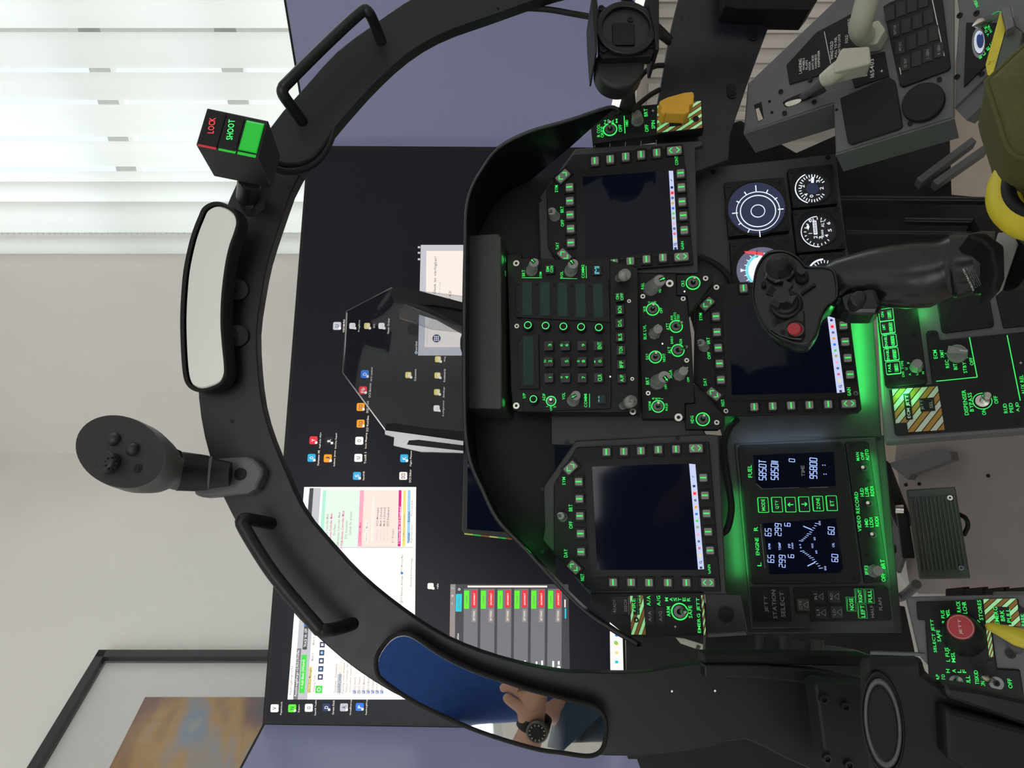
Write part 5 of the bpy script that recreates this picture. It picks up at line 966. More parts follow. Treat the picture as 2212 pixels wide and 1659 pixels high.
# side console with the small gauge
SC = plane(-6, 62, *ZR(1702, 500), (RC.p(*ZR(1702, 500)) - CAM).dot(FW))
ZG = Z(2040, 0, 6.913)
t = thing('right_side_console', 'light grey flat side console at the upper right corner beside the seat', 'console', SC.p(2150, 60))
b = MB(); b.poly(SC, [ZG(150, -300), ZG(215, 200), ZG(170, 900), ZG(150, 1600), ZG(640, 1130), ZG(1100, 900), ZG(1400, -300)], 0, -.02, 'console'); part(b, 'console_plate', t, .0015)
b = MB(); b.poly(SC, [ZG(150, 1612), ZG(640, 1150), ZG(640, 1500), ZG(330, 1800)], -.004, -.02, 'console'); part(b, 'console_side_flange', t)
for a, c in ((232, 232), (190, 1150), (555, 1105), (482, 200)): screw(t, SC, *ZG(a, c), 6, 'blk')
t = thing('electrical_gauge_panel', 'black panel with a small violet-lit round gauge marked ELEC near the top right', 'gauge', SC.p(*ZG(515, 700)))
b = MB(); b.poly(SC, [ZG(325, 338), ZG(288, 1300), ZG(620, 975), ZG(700, 800), ZG(790, 340)], .002, 0, 'blk2'); part(b, 'face_plate', t)
def sell(b, a, c, ra, rb_, h, m, n=36, t0=0, t1=360): b.face(SC, [ZG(a + ra * math.cos(math.radians(q)), c + rb_ * math.sin(math.radians(q))) for q in [t0 + (t1 - t0) * i / n for i in range(n)]], h, m)
b = MB(); sell(b, 510, 640, 100, 225, .0024, 'greytext'); sell(b, 520, 630, 84, 180, .0028, 'blk'); sell(b, 520, 625, 80, 170, .0032, 's_lgrey'); sell(b, 535, 600, 55, 120, .0036, 's_navy')
for k in range(14):
    q = math.radians(60 + k * 18); b.line(SC, *ZG(520 + 56 * math.cos(q), 630 + 120 * math.sin(q)), *ZG(520 + 78 * math.cos(q), 630 + 165 * math.sin(q)), 1.6, .004, 'bluew', .0002)
part(b, 'dial', t)
b = MB()
for s, a, c in (('E', 535, 850), ('L', 590, 800), ('E', 650, 725), ('C', 700, 660)): b.text(SC, s, *ZG(a, c), 8, 6, .003, 'grn', 20)
for s, a, c in (('E', 615, 410), ('D', 620, 465), ('V', 650, 515), ('N', 690, 465), ('O', 665, 425), ('A', 660, 395)): b.text(SC, s, *ZG(a, c), 6, 5, .003, 'grn', 20)
part(b, 'legend', t)
b = MB(); ta = SC.p(*ZG(770, 245), .004); te = SC.p(*ZG(412, 392), .03); k = .0004
b.tube([ta, ta.lerp(te, .15), ta.lerp(te, .2), ta.lerp(te, .55), ta.lerp(te, .6), ta.lerp(te, .75), te], [.003, .003, .0036, .0042, .005, .005, .0004], 'metal', 18); b.ring(SC, *ZG(770, 290), 14, 15.5, .001, 0, 'grnd', 28); b.build('toggle_switch', t)
b = MB(); 
for s, a, c in (('G', 460, 10), ('E', 470, 45), ('N', 485, 85)): b.text(SC, s, *ZG(a, c), 6, 6, .003, 'grn', 20)
part(b, 'legend', t)
t = thing('card_holder', 'grey bracket with a worn yellow instruction card at the right seat edge', 'bracket', SC.p(*ZG(730, 1100)))
KP = plane(25, 30, *ZG(800, 600), (SC.p(*ZG(800, 600)) - CAM).dot(FW) - .03)
b = MB(); b.poly(KP, [ZG(835, 165), ZG(908, 452), ZG(712, 1140), ZG(645, 1112), ZG(615, 965), ZG(800, 300)], 0, -.001, 'yel2'); b.text(KP, '.. - .', *ZG(690, 930), 18, 4, .0006, 'blk', -70); part(b, 'yellow_card', t)
b = MB(); b.poly(KP, [ZG(855, 112), ZG(985, 85), ZG(1050, 380), ZG(925, 445)], .008, -.01, 'console'); b.poly(KP, [ZG(908, 452), ZG(1050, 385), ZG(1170, 478), ZG(1110, 740), ZG(735, 1105)], -.001, -.02, 'greenpaint'); b.poly(KP, [ZG(985, 85), ZG(1300, 40), ZG(1300, 480), ZG(1170, 478), ZG(1050, 385)], -.004, -.02, 'console'); part(b, 'bracket_body', t, .001)
# ================================================================ CANOPY BOW
BW = plane(0, 0, 800, 830, .736)
outer = [(1900, -190), (1650, -170), (1400, -135), (1200, -110), (1050, -72), (960, -37), (883, 0), (819, 44), (728, 111), (655, 192), (600, 253), (552, 325), (513, 391), (480, 470), (455, 550), (440, 640), (430, 740), (428, 849), (438, 925), (454, 990), (481, 1071), (526, 1157), (560, 1222), (594, 1273), (632, 1322), (693, 1383), (765, 1443), (848, 1496), (939, 1538), (1053, 1580), (1180, 1615), (1312, 1633), (1401, 1630), (1508, 1618), (1610, 1596), (1680, 1630), (1747, 1659), (1850, 1712)]
inner = [(1900, -110), (1650, -90), (1400, -60), (1300, -38), (1220, -20), (1153, 0), (1072, 29), (937, 79), (836, 152), (725, 273), (680, 335), (641, 388), (618, 445), (580, 560), (566, 630), (555, 702), (555, 759), (562, 844), (574, 904), (594, 962), (618, 1019), (655, 1100), (712, 1170), (787, 1250), (886, 1328), (977, 1383), (1091, 1424), (1205, 1449), (1260, 1452), (1344, 1454), (1404, 1450), (1494, 1435), (1522, 1435), (1600, 1440), (1700, 1450), (1800, 1470), (1850, 1480)]
root = thing('canopy_bow', 'matte black arched canopy frame sweeping over the whole cockpit', 'frame', BW.p(1747, 1600))
def strip2(pl, A, B_, n, h0, h1, m, name, par, bev=0):
    def rs(P):   # resample by arc length
        P = smooth2(P, 3); L = [0]
        for i in range(1, len(P)): L.append(L[-1] + math.dist(P[i], P[i - 1]))
        out = []; j = 0
        for k in range(n):
            t = L[-1] * k / (n - 1)
            while j < len(L) - 2 and L[j + 1] < t: j += 1
            f_ = (t - L[j]) / max(1e-9, L[j + 1] - L[j]); out.append((P[j][0] + (P[j + 1][0] - P[j][0]) * f_, P[j][1] + (P[j + 1][1] - P[j][1]) * f_))
        return out
    A, B_ = rs(A), rs(B_); b = MB(); fa = [pl.p(x, y, h0) for x, y in A]; fb = [pl.p(x, y, h0) for x, y in B_]; d = pl.n * (h0 - h1); ba = [p - d for p in fa]; bb = [p - d for p in fb]
    vs = fa + fb + ba + bb; N = n; fs = []
    for i in range(N - 1): fs += [(i, i + 1, N + i + 1, N + i), (2 * N + i, 3 * N + i, 3 * N + i + 1, 2 * N + i + 1), (i, 2 * N + i, 2 * N + i + 1, i + 1), (N + i, N + i + 1, 3 * N + i + 1, 3 * N + i)]
    fs += [(0, N, 3 * N, 2 * N), (N - 1, 3 * N - 1, 4 * N - 1, 2 * N - 1)]; b.add(vs, fs, m); return part(b, name, par, bev)
strip2(BW, outer, inner, 90, 0, -.016, 'bow', 'bow_frame', root, .0012)
def holes(pts):
    for x, y in pts:
        b = MB(); b.ring(BW, x, y, 2.6, 4.2, .0008, -.0002, 'blk', 16); b.cyl(BW, x, y, 2.6, .0006, -.0002, 's_lgrey' if x > 1400 else 'rubber', n=12); b.build('bolt_hole', root)
holes([(501, 910), (1451, 1493), (1544, 1492)])
def handle(name, pts, par):
    b = MB(); b.tube(smoothpath(pts, 5), .0062, 'bow', 16)
    for p in (pts[0], pts[-1]): q = V((p.x, BW.o.y - .001, p.z)); b.tube([p, p + V((0, .012, 0))], .0075, 'bow', 14)
    return b.build(name, par)
def hb_(x, y, h): return BW.p(x, y, h)
handle('grab_handle', [hb_(826, 96, -.004), hb_(812, 60, .018), hb_(800, 33, .038), hb_(794, 26, .043), hb_(780, 26, .044), hb_(700, 100, .044), hb_(625, 175, .044), hb_(612, 190, .043), hb_(612, 205, .040), hb_(634, 236, .018), hb_(657, 268, -.004)], root)
handle('grab_handle', [hb_(590, 1132, -.004), hb_(560, 1126, .018), hb_(535, 1122, .038), hb_(526, 1124, .043), hb_(527, 1140, .044), hb_(590, 1240, .044), hb_(680, 1348, .044), hb_(692, 1360, .043), hb_(706, 1362, .040), hb_(735, 1356, .018), hb_(766, 1346, -.004)], root)
# rail with foam on the left leg
b = MB(); b.poly(BW, [(1522, 1412), (1700, 1412), (1880, 1416), (1880, 1440), (1800, 1438), (1522, 1434)], .006, -.02, 'rubber'); part(b, 'foam_strip', root, .001)
b = MB(); b.poly(BW, [(1522, 1437), (1640, 1438), (1760, 1447), (1882, 1468), (1882, 1500), (1760, 1478), (1640, 1466), (1522, 1463)], .014, -.006, 'bow'); part(b, 'side_rail', root, .0015)
# standoffs
SP = plane(0, 0, 1700, 1400, .80)
t = thing('side_bracket', 'dark metal bracket with three cylindrical standoffs beside the engine indicator frame', 'bracket', SP.p(1850, 1400))
b = MB(); b.poly(SP, [(1525, 1375), (1620, 1372), (1850, 1404), (1880, 1414), (1880, 1420), (1522, 1420)], 0, -.01, 'chassis'); part(b, 'bracket_plate', t)
for x, w_ in ((1641, 22), (1694, 26), (1765, 28)):
    b = MB(); k = SP.sc(x, 1400); b.tube([SP.p(x, 1372 if x < 1700 else 1381, .012), SP.p(x + 1, 1415, .012)], w_ / 2 * k, 'chassis', 20); b.build('standoff', t)

# ================================================================ MIRRORS
def mirror(name, lab, M, n, gpx, fr, H=.006, curve=0.):
    pl = Pl(n, M); t = thing('rear_view_mirror', lab, 'mirror', pl.p(*fr)); g = smooth2(gpx, 3, True); cx = sum(x for x, y in g) / len(g); cy = sum(y for x, y in g) / len(g)
    # outset outline
    N = len(g); o1 = []
    for i in range(N):
        a, c_ = g[i - 1], g[(i + 1) % N]; dx, dy = c_[0] - a[0], c_[1] - a[1]; L = math.hypot(dx, dy) or 1; nx, ny = dy / L, -dx / L
        if (g[i][0] - cx) * nx + (g[i][1] - cy) * ny < 0: nx, ny = -nx, -ny
        o1.append((g[i][0] + nx * 9, g[i][1] + ny * 9))
    b = MB(); fo = [pl.p(x, y, .002) for x, y in o1]; fi = [pl.p(x, y, .003) for x, y in g]; fm = [(p + q) / 2 + pl.n * .003 for p, q in zip(fo, fi)]; bo = [p - pl.n * .014 for p in fo]
    b.loft([bo, fo, fm, fi], 'rubber', True, False); b.add(bo, [tuple(range(N))], 'rubber'); b.build('mirror_frame', t)
    b = MB(); b.add([pl.p(x, y, .0012) for x, y in g], [tuple(range(N))], 'mirror'); b.build('mirror_glass', t)
    b = MB(); gi = [((x - cx) * .995 + cx, (y - cy) * .985 + cy) for x, y in g]; A = [pl.p(x, y, .0014) for x, y in g]; B_ = [pl.p(x, y, .0014) for x, y in gi]
    b.add(A + B_, [(i, (i + 1) % N, N + (i + 1) % N, N + i) for i in range(N)], 'miredge'); b.build('bevelled_edge', t)
    return t, pl
g1 = [(838, 1389), (858, 1375), (880, 1374), (905, 1387), (936, 1409), (980, 1434), (1034, 1458), (1091, 1477), (1148, 1496), (1205, 1510), (1240, 1520), (1270, 1526), (1294, 1538), (1305, 1560), (1304, 1596), (1297, 1618), (1282, 1628), (1258, 1629), (1212, 1622), (1167, 1616), (1091, 1595), (1015, 1568), (939, 1534), (882, 1504), (833, 1470), (818, 1451), (818, 1420)]
M1 = BW.p(1070, 1500, .022); H1 = CAM + V((-.12, -.04, -.03)); d_ = (M1 - CAM).normalized(); n1 = ((H1 - M1).normalized() - d_).normalized()
t, MP1 = mirror('m', 'long curved mirror on the left of the frame reflecting a blue shirt and watch', M1, n1, g1, (1070, 1500))
b = MB()
for y in (1440, 1570): b.tube([BW.p(960 + (y - 1440) * 1.6, y, -.001), BW.p(965 + (y - 1440) * 1.6, y, .012)], .01, 'bow', 16)
b.build('mirror_mount', t)
g2 = [(437, 470), (444, 455), (455, 447), (468, 444), (482, 447), (497, 455), (507, 466), (510, 482), (504, 505), (495, 530), (487, 565), (481, 607), (477, 650), (476, 700), (479, 745), (483, 785), (483, 808), (475, 825), (458, 834), (437, 839), (418, 834), (407, 820), (402, 790), (399, 740), (398, 690), (400, 640), (405, 585), (415, 535), (425, 500)]
M2 = BW.p(443, 640, .03); n2 = V((-.12, -1, .20)).normalized()
t, MP2 = mirror('m', 'long curved mirror at the top of the frame reflecting a plain grey wall', M2, n2, g2, (443, 640))
b = MB()
for y in (625, 725): 
    b.tube([BW.p(512, y, 0), BW.p(512, y, .008)], .011, 'bow', 20); b.tube([BW.p(505, y, .008), MP2.p(478, y, -.008)], .005, 'bow', 12)
b.build('mirror_mount', t)

# ================================================================ LOCK / SHOOT BOX
t = thing('lock_shoot_light', 'black angled indicator box reading LOCK in red and SHOOT in green', 'indicator light', BW.p(600, 330))
zf, zb = .655, .70
P = [pt(447, 233, zf + .012), pt(580, 261, zf + .012), pt(559, 341, zf), pt(423, 313, zf)]; Q = [pt(520, 300, zb + .012), pt(606, 337, zb + .012), pt(587, 406, zb), pt(462, 381, zb)]
b = MB(); b.prism(P, Q, 'bow'); part(b, 'housing', t, .001)
nf = (P[1] - P[0]).cross(P[3] - P[0]).normalized(); nf = nf if nf.dot(P[0] - CAM) < 0 else -nf
LS = Pl(nf, P[0]); er = (P[0] - P[3]).normalized(); eu = (P[0] - P[1]).normalized()
def lsq(a0, c0, a1, c1, h): return [LS.p(*(lambda u, v: ((447 + 133 * v) * (u) + (423 + 136 * v) * (1 - u), (233 + 28 * v) * u + (313 + 28 * v) * (1 - u)))(u, v), h) for u, v in ((a0, c0), (a1, c0), (a1, c1), (a0, c1))]
b = MB(); b.add(lsq(.04, .03, .96, .32, .0012), [(0, 1, 2, 3)], 'blk'); b.add(lsq(.04, .35, .96, .62, .0012), [(0, 1, 2, 3)], 'blk')
b.text(LS, 'LOCK', 457, 271, 34, 14, .002, 'red', -0); b.text(LS, 'SHOOT', 498, 280, 44, 14, .002, 'grnb', 0); part(b, 'caption', t)
b = MB(); F_ = lsq(.14, .68, .86, .93, .003); B_ = lsq(.10, .66, .90, .95, .0004); b.prism(F_, B_, 'lampgrn'); part(b, 'green_lamp', t)
b = MB()
for c0, c1, m_ in ((.03, .32, 'redd'), (.36, .63, 'lampgrn'), (.66, .95, 'lampgrn')): 
    q = lsq(-.02, c0, .055, c1, .0010); b.add(q, [(0, 1, 2, 3)], m_)
part(b, 'side_lens', t)
b = MB(); cc = BW.p(545, 440); b.tube([BW.p(545, 440, 0), BW.p(545, 440, .006)], .013, 'bow', 24); b.tube([BW.p(541, 441, .004), BW.p(538, 443, .013)], .0045, 'bow', 14); b.obox(BW.p(528, 400, .0), V((.026, 0, -.004)), V((0, -.02, 0)), V((0, 0, -.02)), 'bow'); b.tube([BW.p(535, 425, .008), pt(540, 385, .71)], .012, 'bow', 14); b.build('mounting_arm', t)
t = None
for off, lab in ((0, 'upper of two black cables looping from the LOCK SHOOT box along the frame'), (1, 'lower of two black cables looping from the LOCK SHOOT box along the frame')):
    b = MB(); o_ = off * 8; b.tube(smoothpath([BW.p(596, 350 + o_ * 2, .03), BW.p(618, 356 + o_ * 2, .024), BW.p(648, 354 + o_ * 2, .016), BW.p(676 + o_, 340 + o_ * 1.5, .010), BW.p(700 + o_, 312 + o_, .006), BW.p(716 + o_ * .6, 285, .0), BW.p(722, 262, -.012)]), .0032, 'rubber', 10); tag(b.build('cable'), lab, 'cable')

# ================================================================ CONTROLLER ON ITS HOLDER
ZC = Z(0, 540, 2.963)
t = thing('controller_holder', 'grey plastic holder arm clamped on the top of the black arch', 'holder', BW.p(545, 1035))
hpn = plane(0, 0, 545, 1035, .70)
b = MB(); b.poly(hpn, [ZC(1240, 1345), ZC(1570, 1320), ZC(1625, 1335), ZC(1680, 1400), ZC(1680, 1440), ZC(1640, 1530), ZC(1590, 1560), ZC(1290, 1582), ZC(1240, 1565)], 0, -.024, 'greyplastic'); part(b, 'holder_block', t, .003)
b = MB(); b.cyl(hpn, *ZC(1540, 1435), 13.5, .0006, -.0002, 'rubber', n=28); b.ring(hpn, *ZC(1552, 1440), 3, 6, .0012, 0, 'blk', 14); part(b, 'bolt_recess', t)
t = thing('handheld_controller', 'dark grey handheld game controller with an oval button face standing on its holder', 'controller', pt(430, 1025, .68))
path = [(455, 1022, .685, 36), (420, 1020, .68, 39), (385, 1018, .67, 41), (350, 1010, .66, 39), (320, 1000, .65, 40), (300, 995, .645, 42)]
def secs(path, n=24, fl=.8):
    out = []; 
    for i, (x, y, z, r) in enumerate(path):
        c_ = pt(x, y, z); a = pt(*path[max(i - 1, 0)][:3]); e = pt(*path[min(i + 1, len(path) - 1)][:3]); tn = (e - a).normalized(); sd = tn.cross(FW).normalized(); dp = sd.cross(tn).normalized(); R = r * z / F
        out.append([c_ + sd * math.cos(q) * R + dp * math.sin(q) * R * fl for q in [j * 2 * math.pi / n for j in range(n)]])
    return out
b = MB(); b.loft(secs(path), 'greyplastic'); b.loft(secs([(498, 1024, .69, 26), (470, 1023, .688, 31), (446, 1022, .684, 38), (425, 1021, .68, 40.5), (392, 1018, .672, 42.5), (384, 1018, .67, 42.5)]), 'bow'); b.build('grip', t)
FP = plane(10, 12, 260, 977, .63)
oval = [(260 + (98 * math.cos(a)) * 1.0 + 6 * math.sin(a), 976 + 80 * math.sin(a) + 8 * math.cos(a)) for a in [j * math.pi / 24 for j in range(48)]]
rings = []
for s, h in ((.90, -.030), (1.0, -.016), (1.0, -.004), (.985, 0)): rings.append([FP.p(260 + (x - 260) * s, 976 + (y - 976) * s) + FP.n * h for x, y in oval])
b = MB(); b.loft(rings, 'greyplastic', True, True); b.add([p + FP.n * .0004 for p in [FP.p(260 + (x - 260) * .975, 976 + (y - 976) * .975) for x, y in oval]], [tuple(range(48))], 'vrface'); b.build('face_housing', t)
for (a, c), r_ in (((737, 1215), 14), ((857, 1280), 14)):
    b = MB(); x, y = ZC(a, c); cc = FP.p(x, y); k = FP.sc(x, y); b.loft([[cc + (FP.r * math.cos(q) + FP.u * math.sin(q)) * r_ * k * s + FP.n * h for q in [j * 2 * math.pi / 24 for j in range(24)]] for s, h in ((1, 0), (.95, .003), (.75, .005), (.4, .0062), (.05, .0065))], 'vrface'); b.build('round_button', t)
b = MB(); x, y = ZC(717, 1370); cc = FP.p(x, y); b.loft([[cc + (FP.r * math.cos(q) + FP.u * math.sin(q)) * 22 * k * s + FP.n * h for q in [j * 2 * math.pi / 28 for j in range(28)]] for s, h in ((1.02, 0), (.98, .004), (1.0, .008), (.9, .010), (.6, .0098), (.3, .0105))], 'vrface')
for j in range(9): 
    q = j * 2 * math.pi / 9; b.cyl(FP, x + 13 * math.cos(q), y + 13 * math.sin(q), 2, .0112, .009, 'rubber', n=8)
b.build('thumbstick', t); b = MB(); b.cyl(FP, *ZC(885, 1398), 10, .0010, .0002, 'rubber', n=20); b.rb(FP, *ZC(885, 1400), 12, 5, .0014, .0008, 'blk', 2); b.build('menu_button', t)
b = MB(); b.poly(FP, [ZC(1060, 1260), ZC(1095, 1258), ZC(1105, 1300), ZC(1070, 1300)], -.02, -.035, 'bow'); b.build('trigger', t)

# ================================================================ HEAD UP DISPLAY COMBINER
ZH = Z(600, 540, 3.318)
t = thing('combiner_glass', 'octagonal tinted glass plate held between two black brackets above the glareshield', 'combiner glass', pt(1000, 780, .98))
CG = plane(0, 0, 900, 780, .98)
gp = [ZH(490, 440), ZH(820, 268), ZH(1340, 330), ZH(1345, 1330), ZH(770, 1290), ZH(465, 880)]
b = MB(); b.poly(CG, gp, 0, -.005, 'glass'); part(b, 'glass_plate', t)
b = MB()
for i in (5, 0): 
    A, B_ = gp[i], gp[(i + 1) % 6]; b.line(CG, *A, *B_, 2.2, .0008, 'miredge', .005)
b.line(CG, *gp[4], *gp[5], 2.5, .0008, 'miredge', .005); part(b, 'polished_edge', t)
b = MB(); CG2 = CG.off(.04); b.poly(CG2, [ZH(870, 430), ZH(905, 385), ZH(1020, 430), ZH(1340, 560), ZH(1340, 590), ZH(1100, 565), ZH(875, 485)], 0, -.004, 'glass'); part(b, 'small_glass_plate', t)
b = MB(); A1 = CG.off(.012)
b.poly(A1, [ZH(815, 275), ZH(870, 258), ZH(1060, 305), ZH(1345, 385), ZH(1345, 555), ZH(1110, 425), ZH(818, 335)], 0, -.05, 'blk2'); b.poly(A1, [ZH(1010, 315), ZH(1060, 305), ZH(1345, 380), ZH(1345, 430), ZH(1090, 385), ZH(1010, 375)], .012, -.0, 'rubber'); b.poly(A1, [ZH(1062, 405), ZH(1090, 402), ZH(1345, 520), ZH(1345, 555)], .003, 0, 'rubber'); b.build('bracket_arm', t)
b = MB(); b.poly(A1, [ZH(775, 1245), ZH(830, 1240), ZH(1060, 1275), ZH(1340, 1300), ZH(1340, 1345), ZH(1000, 1335), ZH(770, 1295)], 0, -.05, 'rubber'); b.poly(A1, [ZH(768, 1292), ZH(1010, 1325), ZH(1330, 1370), ZH(1330, 1400), ZH(1010, 1360), ZH(940, 1365), ZH(925, 1395), ZH(1330, 1440), ZH(1330, 1455), ZH(1030, 1445), ZH(830, 1400), ZH(835, 1340), ZH(768, 1320)], .004, -.004, 'alu'); b.poly(A1, [ZH(935, 1370), ZH(1010, 1362), ZH(1330, 1405), ZH(1330, 1438), ZH(925, 1392)], .001, -.02, 'blk'); b.build('bracket_arm', t)
t = thing('projector_lens', 'small black domed lens rising just behind the grey shroud box', 'lens', pt(1003, 745, .90))
b = MB(); cc = pt(1006, 742, .90); b.loft([[cc + V((math.cos(q) * .017 * s, math.sin(q) * .017 * s, h)) for q in [j * 2 * math.pi / 24 for j in range(24)]] for s, h in ((1, -.02), (1, .0), (.85, .004), (.4, .0065), (.05, .007))], 'rubber'); b.build('lens_dome', t)
# laptop-like screen behind
t = thing('tablet', 'dark flat tablet with a thin grey rim behind the left part of the glareshield', 'tablet', pt(1110, 1050, 1.12))
TB = plane(0, 0, 1010, 1050, 1.12)
b = MB(); b.poly(TB, [(1003, 885), (998, 1145), (1003, 1152), (1110, 1166), (1160, 1170), (1160, 885)], 0, -.012, 'chassis'); part(b, 'tablet_body', t, .002)
b = MB(); b.face(TB, [(1011, 885), (1009, 1143), (1160, 1155), (1160, 885)], .0008, 'screen'); part(b, 'screen', t)
b = MB()
for i, m_ in enumerate(('s_yel', 's_olive', 's_green', 's_olive', 's_pink', 's_olive')): b.line(TB, 1003 + i * 18, 1153 + i * 2, 1021 + i * 18, 1155 + i * 2, 3, .001, ('s_olive', 'grnd', 'orange')[i % 3])
part(b, 'light_strip', t)
b = MB(); b.rb(TB, 997, 958, 42, 10, .01, -.02, 'rubber', 2); part(b, 'webcam', t, .001)

# ================================================================ STANDBY COMPASS (upper right)
ZK = Z(1240, 0, 4.81)
KP2 = plane(0, 0, 1350, 70, .80)
t = thing('standby_compass', 'black drum-shaped compass hanging in a bracket at the upper right', 'compass', KP2.p(1350, 60))
b = MB(); b.poly(KP2, [ZK(185, -60), ZK(235, -60), ZK(248, 60), ZK(240, 545), ZK(222, 545), ZK(195, 180)], .03, -.03, 'blk2'); part(b, 'bracket', t, .001); b = MB(); b.poly(KP2, [ZK(750, -60), ZK(885, -60), ZK(885, 515), ZK(850, 520), ZK(835, 300)], .02, -.03, 'blk2'); part(b, 'bracket', t, .001)
b = MB(); b.poly(KP2, [ZK(250, 75), ZK(290, 70), ZK(840, 60), ZK(835, 540), ZK(810, 585), ZK(290, 600), ZK(262, 560)], .010, -.004, 'blk2'); b.ring(KP2, *ZK(535, 320), 45, 57, .016, .010, 'bow', 40); b.cyl(KP2, *ZK(535, 320), 46, .0108, .008, 'vrface', n=40); b.rb(KP2, *ZK(515, 350), 48, 48, .0135, .010, 'blk', 4); part(b, 'mounting_plate', t, .001)
for a, c in ((283, 88), (308, 523), (800, 472), (585, 205)): screw(t, KP2, *ZK(a, c), 6, 'blk', .011)
b = MB(); A = KP2.p(*ZK(235, 570), -.03); B_ = KP2.p(*ZK(740, 600), -.03)
N = 20; prof = [(570, 0), (650, .0), (730, 0), (800, 10), (850, 40), (885, 90), (905, 160), (910, 220)]
b.poly(KP2, smooth2([ZK(230, 560), ZK(225, 700), ZK(260, 800), ZK(330, 870), ZK(450, 912), ZK(590, 895), ZK(655, 845), ZK(715, 760), ZK(748, 590)], 4), .0, -.025, 'vrface'); b.build('compass_drum', t, .008, seg=4)
for lab, pts, r_ in (('thick black cable arching behind the arch towards the compass', [(1072, 22, .83), (1120, 18, .85), (1180, 20, .85), (1240, 30, .84), (1285, 38, .82)], .0035),
                 ('black cable at the top edge running down behind the compass', [(1335, -10, .9), (1365, 8, .9), (1420, 55, .92), (1450, 85, .92)], .0035),
                 ('thin black cable between the compass and the dark side panel', [(1415, 70, .9), (1430, 80, .9), (1446, 92, .91)], .004),
                 ('black cable bending over the wood-toned gap below the compass', [(1435, 141, .9), (1415, 143, .9), (1390, 158, .9), (1372, 185, .9)], .0032),
                 ('black cable curving up from the helmet panel corner', [(1426, 193, .9), (1405, 205, .9), (1380, 225, .9), (1366, 240, .9)], .0032)):
    b = MB(); b.tube(smoothpath([pt(*p) for p in pts]), r_, 'rubber', 10); tag(b.build('cable'), lab, 'cable')
b = MB(); q = plane(0, 0, 1360, 210, .90); b.poly(q, [ZK(560, 890), ZK(640, 830), ZK(640, 960), ZK(650, 1060), ZK(620, 1120), ZK(465, 1125), ZK(500, 1000)], 0, -.02, 'rubber'); tag(b.build('cable_sleeve', None, .004), 'black sleeve of bundled cable hanging below the compass drum', 'sleeve')
# ---------------------------------------------------------------- right sill
RS = plane(0, 0, 1500, 150, .96)
t = thing('side_sill_panel', 'black slotted side panel rising at the right edge behind the yellow guard', 'panel', RS.p(1570, 250))
b = MB(); b.poly(RS, [(1480, -60), (1454, 42), (1444, 89), (1427, 187), (1415, 250), (1420, 330), (1500, 372), (1574, 345), (1577, 291), (1614, 183), (1651, 83), (1674, 22), (1700, -60)], 0, -.012, 'sill'); part(b, 'panel_sheet', t, .001)
b = MB(); b.poly(RS, [(1560, -60), (1566, 12), (1592, 18), (1750, 21), (1766, 0), (1790, -60)], .03, -.01, 'rubber'); part(b, 'top_cap', t, .001)
for x, y in ((1625, 68), (1580, 193)):
    b = MB(); b.rb(RS, x, y, 26, 21, .0012, 0, 'rubber', 9); b.ring(RS, x + 1, y + 12, 6, 9, .002, 0, 'blk', 18); b.build('slot', t)
# wooden post by the window at right
b = MB(); b.obox(CORNER + WB * 2.05 + NB * .2, WB * .03, NB * .05, UP * 1.0, 'radiator'); o = b.build('beige_post')
o['label'] = 'beige upright post in front of the radiator at the right'; o['category'] = 'post'

# ================================================================ CONTROL STICK
ZS = Z(1600, 440, 3.614)
t = thing('control_stick', 'glossy black flight stick with red button, hats and ribbed trim knob', 'joystick', pt(2170, 570, .60))
def zst(x): return .70 - (x - 1625) * .10 / 550
pth = [(1762, 634, 36), (1785, 617, 41), (1815, 606, 47), (1850, 601, 54), (1885, 598, 62), (1920, 597, 68), (1960, 596, 71.5), (2000, 594, 71), (2030, 584, 64), (2046, 578, 61), (2052, 577, 66), (2060, 576, 68)]
b = MB(); b.loft(secs([(x, y, zst(x), r) for x, y, r in pth], 36, .72), 'blk3' if 0 else 'stick'); part(b, 'grip_column', t)
b = MB(); b.loft(secs([(2058, 575, zst(2058), 70), (2064, 574, zst(2064), 71), (2100, 570, zst(2100), 66), (2106, 569, zst(2106), 66), (2112, 569, zst(2112), 69), (2142, 569, zst(2142), 68)], 36, .8), 'stick'); part(b, 'collar', t)
b = MB(); q = plane(5, 15, 2085, 600, zst(2085) - .034); b.text(q, 'THRUSTMASTER', 2092, 604, 52, 4.5, .0006, 'whtext', 12)
for i in range(4): b.text(q, 'www.thrustmaster.com' if i else 'HOTAS', 2098 + i * 4.5, 600, 46 - i * 4, 2.2, .0006, 'greytext', 12)
part(b, 'collar_label', t)
b = MB(); R_ = secs([(2140, 570, zst(2140), 66), (2150, 571, zst(2150), 68), (2172, 573, zst(2172), 64), (2184, 575, zst(2184), 52)], 48, .85); R_ = [[p + (p - sum(r, V()) / 48) * (.02 * (i % 2)) for i, p in enumerate(r)] for r in R_]; b.loft(R_, 'postw'); part(b, 'knurled_ring', t)
b = MB(); b.poly(plane(5, 15, 2110, 560, zst(2110) - .03), [(2093, 502), (2130, 502), (2170, 530), (2172, 600), (2160, 630), (2142, 630), (2150, 590), (2140, 540), (2120, 520), (2095, 512)], .012, -.02, 'blk2'); part(b, 'clamp', t, .002)
b = MB(); b.tube([pt(2180, 572, .60), pt(2260, 570, .60), pt(2420, 565, .62)], [.022, .02, .02], 'blk', 24); part(b, 'shaft', t)
